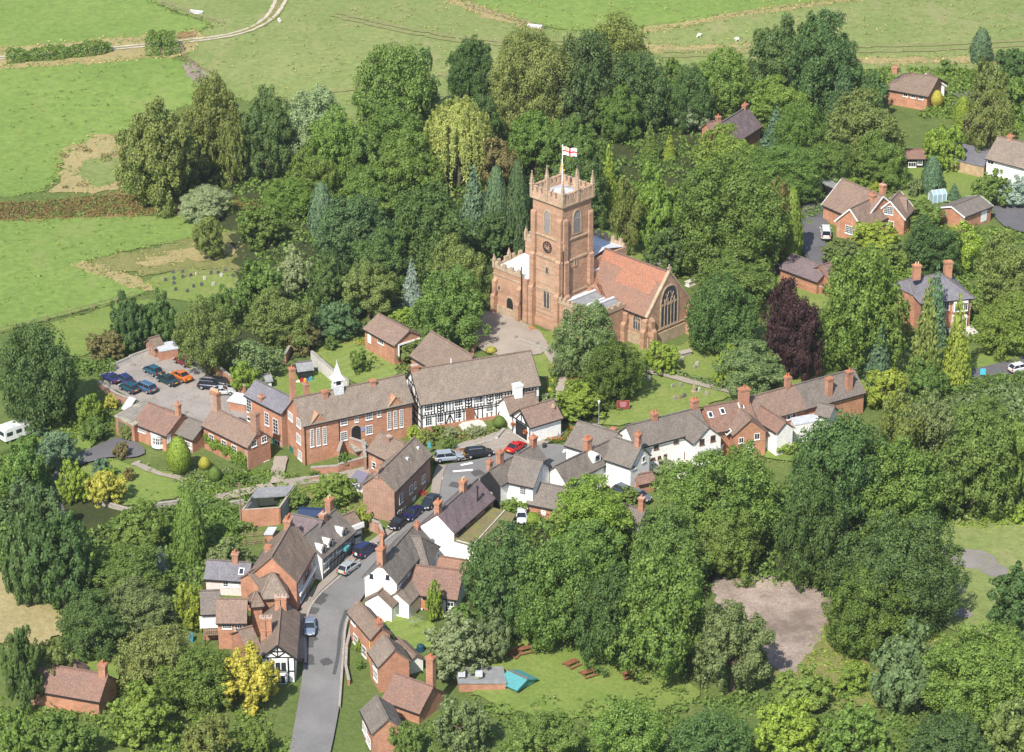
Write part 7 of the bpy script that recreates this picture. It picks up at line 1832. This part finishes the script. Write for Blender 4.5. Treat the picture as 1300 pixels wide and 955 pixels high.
def fence(px, h, step, label, rails=2, mat=None, boards=False, group=None):
    mat = mat or M_wood; pts = [G(x, y) for x, y in px]; r = empty('fence', pts[0], label, 'fence', group); off = r.location; mr = MB(); n = 0
    for a, b in zip(pts[:-1], pts[1:]):
        L = (b-a).length; k = max(1, int(L/step)); pr_ = None
        for i in range(k+1):
            p = a.lerp(b, i/k); z = H(p.x, p.y)
            if n < 95 and not (i == 0 and a is not pts[0]): m = MB(); m.box(p.x-.07, p.x+.07, p.y-.07, p.y+.07, z-.3, z+h+.08); m.build('post', mat, r, off); n += 1
            if pr_ is not None:
                for j in range(rails): f = h*(j+.7)/rails; mr.bar(pr_+Z*f, Vector((p.x, p.y, z))+Z*f, .04, .09 if not boards else h/rails*.96)
            pr_ = Vector((p.x, p.y, z))
    mr.build('rail', mat, r, off)
fence([(480, 762), (505, 768), (530, 772), (556, 784)], 1.5, 2.0, 'orange brown panel fence behind the inn', 1, M_orange_f := rough_mat('orange_fence', (.45, .20, .10), .15), True)
fence([(-20, 428), (60, 408), (120, 392), (175, 376)], 1.1, 4.0, 'post and rail fence crossing the lower left field')
fence([(228, 70), (250, 86), (276, 100)], 1.3, 3.0, 'fence of old posts running down from the field gate')
fence([(205, 5), (240, 18), (284, 31)], 1.2, 4.0, 'wire and post fence at the top left corner of the pasture')
fence([(600, 12), (640, 24), (690, 37)], 1.2, 4.0, 'post fence along the upper pasture edge, left of the trees')
fence([(235, 352), (300, 346), (330, 356)], 1.0, 4.0, 'low post fence at the top of the cemetery')
fence([(1040, 505), (1120, 498), (1180, 492), (1220, 484)], 1.2, 2.5, 'green railings beside the lane', 3, M_green)
fence([(310, 693), (335, 690), (340, 700)], 1.0, 1.2, 'timber terraces on the slope below the roofless store', 3)
fence([(308, 683), (345, 680)], .8, 1.4, 'upper timber terrace on the slope below the roofless store', 2)
def gate():
    a, b = G(226, 50), G(246, 47); r = empty('field_gate', a, 'wooden five-barred field gate where the farm track meets the hedge', 'gate'); off = r.location
    for p in (a, b): m = MB(); m.box(p.x-.12, p.x+.12, p.y-.12, p.y+.12, p.z-.3, p.z+1.5); m.build('gate_post', M_wood, r, off)
    m = MB()
    for i in range(5): m.bar(a+Z*(.3+.24*i), b+Z*(.3+.24*i), .05, .09)
    m.bar(a+Z*.3, b+Z*1.26, .05, .09); m.build('gate_leaf', M_woodr, r, off)
gate()

# ------------------------------------------------------------------ churchyard: gravestones, tombs, cross
def stone_proto(kind):
    m = MB()
    if kind == 'round':
        n = 9; p = [(-.32, 0)]+[(-.32*math.cos(math.pi*i/n), .75+.3*math.sin(math.pi*i/n)) for i in range(n+1)]+[(.32, 0)]
        k = len(p); m.v = [(x, -.07, z-.1) for x, z in p]+[(x, .07, z-.1) for x, z in p]; m.f = [tuple(range(k)), tuple(range(2*k-1, k-1, -1))]+[(i, (i+1) % k, k+(i+1) % k, k+i) for i in range(k)]
    if kind == 'flat': m.box(-.3, .3, -.07, .07, -.1, .85); m.box(-.38, .38, -.16, .16, -.1, .14)
    if kind == 'cross': m.box(-.09, .09, -.07, .07, .3, 1.6); m.box(-.38, .38, -.065, .065, 1.12, 1.3); m.box(-.25, .25, -.2, .2, -.1, .32); m.box(-.4, .4, -.33, .33, -.1, .15)
    if kind == 'obelisk': m.hexa([(-.2, -.2, .5), (.2, -.2, .5), (.2, .2, .5), (-.2, .2, .5)], [(-.09, -.09, 2.2), (.09, -.09, 2.2), (.09, .09, 2.2), (-.09, .09, 2.2)]); m.box(-.35, .35, -.35, .35, -.1, .5); m.tube((0, 0, 2.2), (0, 0, 2.4), .09, .01, 4)
    if kind == 'tomb': m.box(-.95, .95, -.42, .42, -.1, .75); m.box(-1.08, 1.08, -.53, .53, .75, .88); m.box(-1.1, 1.1, -.55, .55, -.1, .12)
    return m
GS = {}
def grave(kind, px, py, mat, label, group, s=1.0, rz=None):
    key = (kind, mat.name); p = G(px, py); rr = random.Random(int(px*31+py)); nm = {'cross': 'grave_cross', 'obelisk': 'obelisk', 'tomb': 'table_tomb'}.get(kind, 'gravestone')
    if key not in GS: GS[key] = stone_proto(kind).build(nm, mat); o = GS[key]
    else: o = GS[key].copy(); C.objects.link(o); o.name = nm
    o.location = p; o.scale = (s,)*3; o.rotation_euler = (rr.uniform(-.08, .08), rr.uniform(-.06, .06), R(rr.uniform(20, 50)) if rz is None else R(rz)); tag(o, label, nm.replace('_', ' '), group)
cem = [(220, 348, 'flat'), (232, 347.5, 'flat'), (232, 354, 'round'), (221, 356, 'round'), (242, 352, 'flat'), (250, 350.5, 'round'), (260, 356, 'round'), (268, 349, 'flat'), (277, 348.5, 'flat'), (286, 345.5, 'round'), (271, 363, 'flat'), (221, 362, 'round'), (223, 370, 'round'), (238, 372, 'flat'), (210, 358, 'round'), (296, 352, 'flat'), (293, 371, 'round'), (281, 352, 'round'), (256, 364, 'round'), (246, 366, 'flat')]
for i, (x, y, k) in enumerate(cem):
    light = i in (5, 6, 10, 17)
    grave(k, x, y, M_stonel if light else M_stoned, ('pale upright gravestone' if light else 'dark upright gravestone')+' in the small cemetery by the field', 'pale gravestones in the small cemetery' if light else 'dark gravestones in the small cemetery', .9)
for x, y, k, m_, lab in [(823.6, 483, 'round', M_stonel, 'pale round-topped gravestone right beside the great yew'), (854, 494, 'round', M_stone, 'single grey gravestone on the lawn above the trio of stones'),
 (863.6, 492, 'flat', M_stone, 'small grey gravestone just below the path'), (856.5, 509, 'round', M_stone, 'leftmost of the trio of leaning gravestones on the churchyard lawn'), (864, 508, 'flat', M_brick_d, 'middle reddish stone of the trio on the churchyard lawn'),
 (869, 506, 'round', M_stoned, 'dark right stone of the trio on the churchyard lawn'), (881, 500, 'obelisk', M_sandtrim, 'slender stone obelisk on the churchyard lawn'), (888, 498, 'round', M_stonel, 'pale small gravestone right of the obelisk'),
 (897, 503, 'round', M_stone, 'grey gravestone furthest right on the churchyard lawn'), (899, 446, 'round', M_stonel, 'white round-topped gravestone right of the table tomb'), (870, 452, 'tomb', M_stone, 'grey table tomb in front of the east wall'),
 (866, 459, 'flat', M_stonel, 'pale low stone in front of the table tomb'), (885, 465, 'flat', M_stonel, 'leaning pale slab beside the grey hedge'), (882, 470, 'round', M_stone, 'grey low stone by the grey hedge'),
 (922.6, 343, 'cross', M_stonel, 'white cross grave marker beyond the nave'), (894, 345, 'tomb', M_stonel, 'pale table tomb beyond the nave'), (877, 348, 'cross', M_stonel, 'pale cross just right of the nave gable'), (877, 362, 'tomb', M_stonel, 'squat pale tomb touching the nave gable in view'),
 (982, 362, 'flat', M_brick_d, 'reddish slab near the churchyard barn'), (936, 343, 'round', M_stone, 'grey stone right of the white cross'), (757, 300, 'flat', M_stone, 'grey stone seen just right of the tower, upper'), (763, 312, 'round', M_brick_d, 'reddish stone just right of the tower, lower'),
 (787, 333, 'flat', M_stonel, 'left one of the pale stones behind the nave ridge'), (800, 332, 'round', M_stonel, 'right one of the pale stones behind the nave ridge'), (965, 368, 'round', M_stone, 'lone grey stone in the far right of the churchyard'), (1003, 470, 'round', M_stone, 'grey stone in the grass below the copper beech'), (655, 432, 'flat', M_stone, 'grey stone in front of the tower, left'), (682, 440, 'round', M_stone, 'grey stone in front of the tower, right')]:
    grave(k, x, y, m_, lab, 'graves in the churchyard', 1.0)
M_stonedk = rough_mat('worn_stone', (.23, .205, .175), .25, 2.2, 9, .95, .02, (.17, .17, .11))
def cross():
    p = G(702, 551); r = empty('market_cross', p, 'old stone cross shaft on round steps ringed by orange flowers', 'cross'); m = MB()
    for i, (rad, h) in enumerate(((1.75, .3), (1.35, .6), (.95, .9), (.6, 1.2))): m.tube((0, 0, -.4), (0, 0, h), rad, rad*.97, 8)
    m.build('steps', M_stonedk, r); m = MB(); m.tube((0, 0, 1.2), (0, 0, 4.6), .22, .16, 8); m.build('shaft', M_sand, r); m = MB(); m.box(-.26, .26, -.22, .22, 4.6, 5.0); m.tube((0, 0, 5.0), (0, 0, 5.3), .28, .05, 4); m.build('cross_head', M_sandtrim, r)
    rr = np.random.default_rng(8); N = 900; a = rr.uniform(0, 6.28, N); rd = rr.uniform(2.3, 3.5, N); P = np.stack([rd*np.cos(a), rd*np.sin(a), rr.uniform(.1, .5, N)], 1)
    o = link('flower_bed', leafquads('flower_bed', P, np.tile([0, 0, 1.], (N, 1)), .22, rr), M_leaf); o.location = p; o.color = (.09, .17, .03, 1); tag(o, kind='stuff')
    o = link('flowers', leafquads('flowers', P[:380]+[0, 0, .18], np.tile([0, 0, 1.], (380, 1)), .17, rr), M_leaf); o.location = p; o.color = (.75, .20, .03, 1); tag(o, kind='stuff')
cross()
def flowers(px, n, r, col, label):
    p = G(*px); rr = np.random.default_rng(int(px[0])); P = np.stack([rr.normal(size=n)*r, rr.normal(size=n)*r*.7, rr.uniform(.1, .7, n)], 1); o = link('flowers', leafquads('flowers', P, np.tile([0, 0, 1.], (n, 1)), .17, rr), M_leaf); o.location = p; o.color = (*col, 1); tag(o, kind='stuff')
flowers((675, 420), 90, .5, (.75, .18, .03), 'orange flowers by the foot of the tower'); flowers((727, 484), 60, .5, (.7, .12, .2), 'pink flowers beside the church path'); flowers((459, 437), 160, 1.5, (.75, .35, .03), 'orange and yellow flowers along the striped lawn')
flowers((535, 628), 110, .5, (.6, .04, .05), 'red flowers by the door of the dark brick house'); flowers((372, 838), 110, .9, (.6, .05, .04), 'red climbing flowers beside the timbered gable'); flowers((580, 550), 200, 2.2, (.55, .15, .06), 'small red flowers in the hall border'); flowers((1150, 295), 200, 1.5, (.8, .55, .03), 'yellow flowers at the corner of the gabled house')

# ------------------------------------------------------------------ small things
def board():
    p = G(791, 522); r = empty('notice_board', p, 'maroon notice board with a red frame on the churchyard lawn below the yew', 'notice board', None, R(4)); m = MB()
    m.box(-.95, .95, -.05, .05, .55, 1.75); m.build('board_panel', plain('maroon_paint', (.22, .04, .05), .4), r)
    for i in range(5):
        m = MB(); w_ = (.5, .62, .42, .58, .35)[i]; m.box(-w_, w_, -.058, -.05, 1.52-i*.19, 1.59-i*.19); m.build('lettering', plain('faded_lettering', (.62, .36, .36), .6), r)
    m = MB()
    for a in ((-1.03, -.95, .5, 1.83), (.95, 1.03, .5, 1.83)): m.box(a[0], a[1], -.08, .08, a[2], a[3])
    m.box(-.95, .95, -.08, .08, 1.75, 1.83); m.box(-.95, .95, -.08, .08, .47, .55); m.build('board_frame', plain('board_frame_paint', (.42, .13, .08), .6), r)
    for s in (-.9, .9): m = MB(); m.box(s-.05, s+.05, -.05, .05, -.3, .47); m.build('post', M_redp, r)
board()
def simple(name, label, cat, px, parts, rz=0, group=None):
    r = empty(name, G(*px), label, cat, group, R(rz))
    for nm, mat, fn in parts:
        m = MB(); fn(m); m.build(nm, mat, r)
    return r
def bench_parts():
    def seat(m): [m.box(-.9, .9, -.2+i*.14, -.1+i*.14, .42, .46) for i in range(3)]
    def back(m): [m.box(-.9, .9, .24, .28, .55+i*.13, .64+i*.13) for i in range(3)]
    def leg(x): return lambda m: (m.box(x-.04, x+.04, -.2, -.12, -.1, .62), m.box(x-.04, x+.04, .2, .28, -.1, .95), m.box(x-.04, x+.04, -.2, .28, .58, .64))
    return [('seat', M_woodr, seat), ('backrest', M_woodr, back), ('leg', M_woodr, leg(-.85)), ('leg', M_woodr, leg(.85))]
simple('street_bench', 'brown wooden bench facing the square below the hall border', 'bench', (583, 577), bench_parts(), 12)
simple('litter_bin', 'black litter bin beside the stone cross steps', 'litter bin', (691, 571), [('bin', M_dark, lambda m: m.tube((0, 0, 0), (0, 0, .95), .3, .34, 12)), ('lid', M_dark, lambda m: m.tube((0, 0, .97), (0, 0, 1.15), .36, .2, 12))])
simple('sign_post', 'teal sign board on a post at the corner of the square', 'sign', (545, 577), [('post', M_metal, lambda m: m.tube((0, 0, -.2), (0, 0, 2.3), .05, .05)), ('panel', M_teal, lambda m: m.box(-.3, .3, -.09, -.05, 1.1, 2.2))])
simple('lane_sign', 'blue sign on a post beside the lane on the right', 'sign', (1247, 482), [('post', M_metal, lambda m: m.tube((0, 0, -.2), (0, 0, 1.9), .05, .05)), ('panel', plain('sky_paint', (.08, .50, .60), .5), lambda m: m.box(-.45, .45, -.09, -.05, .9, 2.0))])
simple('telegraph_pole', 'wooden telegraph pole left of the roofless store', 'pole', (306, 670), [('pole', M_wood, lambda m: m.tube((0, 0, -.5), (0, 0, 7.6), .16, .11)), ('crossarm', M_wood, lambda m: m.bar((-.6, 0, 7.1), (.6, 0, 7.1), .1, .1))])
simple('lamp_post', 'grey lamp post beside the churchyard lawn', 'lamp post', (760, 546), [('pole', M_metal, lambda m: m.tube((0, 0, -.3), (0, 0, 4.6), .08, .06)), ('lantern', M_leadw, lambda m: (m.tube((0, 0, 4.6), (0, 0, 5.0), .14, .22, 6), m.tube((0, 0, 5.0), (0, 0, 5.2), .25, .03, 6)))])
simple('washing_line', 'rotary washing line on the lawn behind the terrace', 'washing line', (525, 800), [('pole', M_metal, lambda m: m.tube((0, 0, -.2), (0, 0, 1.9), .03, .03)), ('arms', M_metal, lambda m: [m.bar((0, 0, 1.2), (1.4*math.cos(i*1.571+.4), 1.4*math.sin(i*1.571+.4), 1.95), .03, .03) for i in range(4)]), ('lines', M_metal, lambda m: [m.bar((q*math.cos(i*1.571+.4), q*math.sin(i*1.571+.4), 1.2+.53*q), (q*math.cos(i*1.571+1.971), q*math.sin(i*1.571+1.971), 1.2+.53*q), .015, .015) for i in range(4) for q in (.6, 1.0, 1.38)])])
simple('compost_bin', 'dark blue domed bin on the lawn behind the terrace', 'bin', (534, 826), [('bin', plain('navy_plastic', (.015, .06, .09), .4), lambda m: (m.tube((0, 0, 0), (0, 0, .8), .6, .52, 16), m.tube((0, 0, .8), (0, 0, 1.05), .52, .2, 16)))])
def picnic(m_mat=None):
    r = empty('picnic_table', (0, 0, 0)); z = {}
    m = MB(); [m.box(-.9, .9, -.36+i*.15, -.24+i*.15, .72, .76) for i in range(5)]; m.build('table_top', M_woodr, r)
    for s in (-1, 1):
        m = MB(); m.box(-.9, .9, s*.75-.13, s*.75-.01, .43, .47); m.box(-.9, .9, s*.75+.01, s*.75+.13, .43, .47); m.build('bench_seat', M_woodr, r)
        m = MB(); m.bar((s*.65, -.7, 0), (s*.65, -.22, .72), .05, .1); m.bar((s*.65, .7, 0), (s*.65, .22, .72), .05, .1); m.bar((s*.65, -.85, .4), (s*.65, .85, .4), .05, .1); m.build('leg_frame', M_woodr, r)
    return r
P0_ = picnic()
for i, (x, y, lab) in enumerate([(667, 829, 'picnic table nearest the trees, in the upper left of the pub garden'), (725.5, 847, 'picnic table in the middle of the pub garden, upper of the close pair'), (746.5, 859, 'picnic table in the middle of the pub garden, lower of the close pair'), (798, 861, 'picnic table furthest right in the pub garden'), (652, 834, 'picnic table furthest left, half under the bush in the pub garden')]):
    o = P0_ if i == 0 else copy_tree(P0_); p = G(x, y); o.location = p; o.rotation_euler = (0, 0, R((25, 40, 30, 15, 60)[i])); o.scale = (1.15,)*3; tag(o, lab, 'picnic table', 'picnic tables in the pub garden')
def playhouse():
    r = house('garden_summerhouse', 'open-fronted wooden summerhouse full of coloured toys behind the school', 'summerhouse', 386, 478)
    v = Vol(r, (377, 461), (394, 459), (376, 471), 2.0, M_timber, M_felt, k=.55, deep=0, gut=False); o, X, n, L = v.wallframe('F')
    mb = MB(); mb.obox(o+X*L*.5+Z*1.0+n*.02, X, n, Z, L*.45, .02, .9); mb.build('opening', M_black, r, r.location)  # black panel standing in for shade behind the open front
    for i, (u, w_, h_, m_, lab) in enumerate([(.12, .25, .8, M_redp, 'red toy at the left of the summerhouse front'), (.35, .25, .7, M_yel, 'yellow toy in front of the summerhouse'), (.55, .3, .6, M_blue, 'blue toy box in the middle of the summerhouse front'), (.8, .3, .9, M_teal, 'turquoise toy at the right of the summerhouse front'), (-.15, .3, .5, M_frame, 'white toy left of the summerhouse')]):
        m = MB(); c = o+X*L*u+n*.6; m.obox(Vector((0, 0, h_*.25)), X, n, Z, w_, .3, h_*.25); m.obox(Vector((0, 0, h_*.75))+X*w_*.4, X, n, Z, w_*.5, .25, h_*.25); m.tube(Vector((0, 0, h_*.5))-X*w_*.5, Vector((0, 0, h_*.95))-X*w_*.5, .15, .1, 8); q = m.build('toy', m_); q.location = c; tag(q, lab, 'toy')
playhouse()
r = house('garden_shed', 'small white garden shed with a grey-green roof behind the slate-roofed house', 'shed', 334, 486)
v = Vol(r, (327, 477), (342, 475), (325, 482), 1.9, M_white, M_felt, k=.5, deep=.3, gut=False)
for x, y, m_, lab in ((174, 790, M_blue, 'blue bin at the left of the yard below the pink cottage'), (180, 792, M_blue, 'second blue bin of the yard, partly behind the first'), (243, 814, plain('cyan_plastic', (.04, .35, .6), .4), 'light blue tub beside the grey roofed house')):
    simple('wheelie_bin', lab, 'bin', (x, y), [('bin', m_, lambda m: m.hexa([(-.25, -.3, .05), (.25, -.3, .05), (.25, .3, .05), (-.25, .3, .05)], [(-.32, -.36, 1.0), (.32, -.36, 1.0), (.32, .36, 1.0), (-.32, .36, 1.0)])), ('lid', m_, lambda m: m.hexa([(-.34, -.38, 1.01), (.34, -.38, 1.01), (.34, .38, 1.01), (-.34, .38, 1.01)], [(-.3, -.34, 1.12), (.3, -.34, 1.06), (.3, .34, 1.12), (-.3, .34, 1.12)]))])
simple('potting_shed', 'small timber shed with a grey roof in the yard below the pink cottage', 'shed', (190, 794), [('wall', M_brick_o, lambda m: m.box(-1, 1, -.8, .8, -.5, 1.8)), ('roof', M_felt, lambda m: m.hexa([(-1.15, -1, 1.8), (1.15, -1, 1.8), (1.15, 1, 2.0), (-1.15, 1, 2.0)], [(-1.15, -1, 1.9), (1.15, -1, 1.9), (1.15, 1, 2.1), (-1.15, 1, 2.1)])), ('door', M_woodr, lambda m: m.box(-.4, .4, -.86, -.8, -.1, 1.6))])
simple('parasol', 'blue folded parasol beside the small timber shed', 'parasol', (221, 792), [('pole', M_frame, lambda m: m.tube((0, 0, 0), (0, 0, 2.1), .03, .03)), ('canopy', M_blue, lambda m: m.tube((0, 0, 1.4), (0, 0, 2.2), .9, .05, 8))])
simple('sand_heap_cover', 'yellow tarpaulin over a heap in the yard left of the balcony house', 'tarpaulin', (241, 796), [('cover', M_yel, lambda m: m.hexa([(-.7, -.6, 0), (.7, -.6, 0), (.7, .6, 0), (-.7, .6, 0)], [(-.35, -.25, .8), (.3, -.3, .7), (.35, .25, .85), (-.3, .3, .7)]))])
simple('covered_boat', 'long dark blue tarpaulin-covered boat behind the shop row roofs', 'boat', (398, 655), [('cover', plain('navy_canvas', (.02, .04, .10), .6), lambda m: m.hexa([(-2.4, -.8, .3), (2.4, -.8, .3), (2.4, .8, .3), (-2.4, .8, .3)], [(-2.2, -.4, 1.2), (2.2, -.4, 1.2), (2.2, .4, 1.2), (-2.2, .4, 1.2)])), ('hull', M_dark, lambda m: m.hexa([(-2.2, -.5, 0), (2.2, -.5, 0), (2.2, .5, 0), (-2.2, .5, 0)], [(-2.4, -.8, .29), (2.4, -.8, .29), (2.4, .8, .29), (-2.4, .8, .29)]))], -8)
for x, y, lab in ((249, 17, 'grey metal water trough by the fence at top left'), (679, 35, 'white water trough by the upper pasture fence')):
    simple('water_trough', lab, 'trough', (x, y), [('trough', M_leadw, lambda m: (m.box(-1.6, 1.6, -.35, .35, 0, .5), m.box(-1.65, 1.65, -.4, -.3, .4, .62), m.box(-1.65, 1.65, .3, .4, .4, .62)))], -20)
simple('greenhouse', 'small pale blue glazed greenhouse beside the little spruce', 'greenhouse', (1190, 256), [('frame', M_frame, lambda m: [m.box(x-.04, x+.04, y-.04, y+.04, 0, 1.7) for x in (-1.4, -.5, .5, 1.4) for y in (-.9, .9)]+[m.bar((x, -.9, 1.7), (x, 0, 2.4), .06, .06) for x in (-1.4, -.5, .5, 1.4)]+[m.bar((x, .9, 1.7), (x, 0, 2.4), .06, .06) for x in (-1.4, -.5, .5, 1.4)]+[m.bar((-1.4, 0, 2.4), (1.4, 0, 2.4), .07, .07)]), ('glazing', glass_mat('greenhouse_pane', (.30, .42, .50), .12), lambda m: (m.box(-1.36, 1.36, -.86, .86, .1, 1.68), m.hexa([(-1.36, -.86, 1.68), (1.36, -.86, 1.68), (1.36, .86, 1.68), (-1.36, .86, 1.68)], [(-1.36, -.02, 2.33), (1.36, -.02, 2.33), (1.36, .02, 2.33), (-1.36, .02, 2.33)])))], 20)
simple('laundry', 'white laundry hanging on a line on the upper lawn', 'laundry', (1203, 217), [('pole', M_metal, lambda m: (m.tube((-1.2, 0, 0), (-1.2, 0, 2), .04, .04), m.tube((1.3, 0, 0), (1.3, 0, 2), .04, .04), m.bar((-1.2, 0, 1.95), (1.3, 0, 1.95), .03, .03))), ('sheet', M_frame, lambda m: (m.box(-.1, 1.1, -.03, .03, .6, 1.94), m.box(-1.0, -.4, -.03, .03, 1.0, 1.94)))])
simple('garden_ornament', 'small red and yellow ornament on the path below the bright hedge', 'ornament', (1001.5, 578), [('base', M_frame, lambda m: m.tube((0, 0, 0), (0, 0, .7), .22, .18, 10)), ('head', M_redp, lambda m: m.tube((0, 0, .7), (0, 0, 1.1), .25, .12, 10)), ('foot', M_yel, lambda m: m.tube((0, 0, -.02), (0, 0, .22), .32, .3, 10))])
simple('roof_box', 'pale translucent sheet roof over a small store beside the slate-roofed house', 'store', (306, 520), [('wall', M_brick, lambda m: m.box(-1.6, 1.6, -1.2, 1.2, -1, 1.7)), ('roof', M_lead, lambda m: m.hexa([(-1.8, -1.4, 1.7), (1.8, -1.4, 1.7), (1.8, 1.4, 2.1), (-1.8, 1.4, 2.1)], [(-1.8, -1.4, 1.8), (1.8, -1.4, 1.8), (1.8, 1.4, 2.2), (-1.8, 1.4, 2.2)]))], -25)
def sheep(px, lab, rz):
    r = empty('sheep', G(*px), lab, 'sheep', 'sheep in the pasture', R(rz)); m = bpy.data.meshes.new('body'); bm = bmesh.new(); vs = [bm.verts.new(v) for v in ((0, 0, .72), (.35, 0, .74), (.55, 0, .78), (.72, 0, .72), (.85, 0, .62), (-.4, 0, .72))]
    for a, b in ((0, 1), (1, 2), (2, 3), (3, 4), (0, 5)): bm.edges.new((vs[a], vs[b]))
    k = 6
    for x, s, pv in ((.34, .16, 1), (.34, -.16, 1), (-.4, .16, 5), (-.4, -.16, 5)):
        a = bm.verts.new((x, s, .45)); b = bm.verts.new((x, s, .0)); bm.edges.new((vs[pv], a)); bm.edges.new((a, b))
    bm.to_mesh(m); bm.free(); o = link('body', m, rough_mat('fleece', (.70, .67, .58), .1, 3, 9, .95, .02), r); md = o.modifiers.new('skin', 'SKIN'); rad = [.3, .28, .16, .13, .07, .29]+[.09, .05]*4
    for v, q in zip(m.skin_vertices[0].data, rad): v.radius = (q, q)
    m.skin_vertices[0].data[0].use_root = True; o.modifiers.new('sub', 'SUBSURF').levels = 1
sheep((887, 48), 'white sheep further left in the pasture right of the trees', 20); sheep((936, 53), 'white sheep nearer the great double-crowned tree', 200); sheep((355, 29), 'white sheep alone beside the curving farm track', 120)
for k_ in range(4):
    pass

# ------------------------------------------------------------------ the air
def haze():
    m = bpy.data.materials.new('haze'); m.use_nodes = True; n = m.node_tree; n.nodes.remove(n.nodes['Principled BSDF'])
    v = n.nodes.new('ShaderNodeVolumePrincipled'); v.inputs['Color'].default_value = (.86, .92, 1, 1); v.inputs['Density'].default_value = 0.00006; v.inputs['Anisotropy'].default_value = .2
    n.links.new(v.outputs[0], n.nodes['Material Output'].inputs['Volume'])
    mb = MB(); mb.box(-6100, 6100, -1600, 9100, -9, 206); o = mb.build('haze', m); tag(o, kind='stuff')
haze()
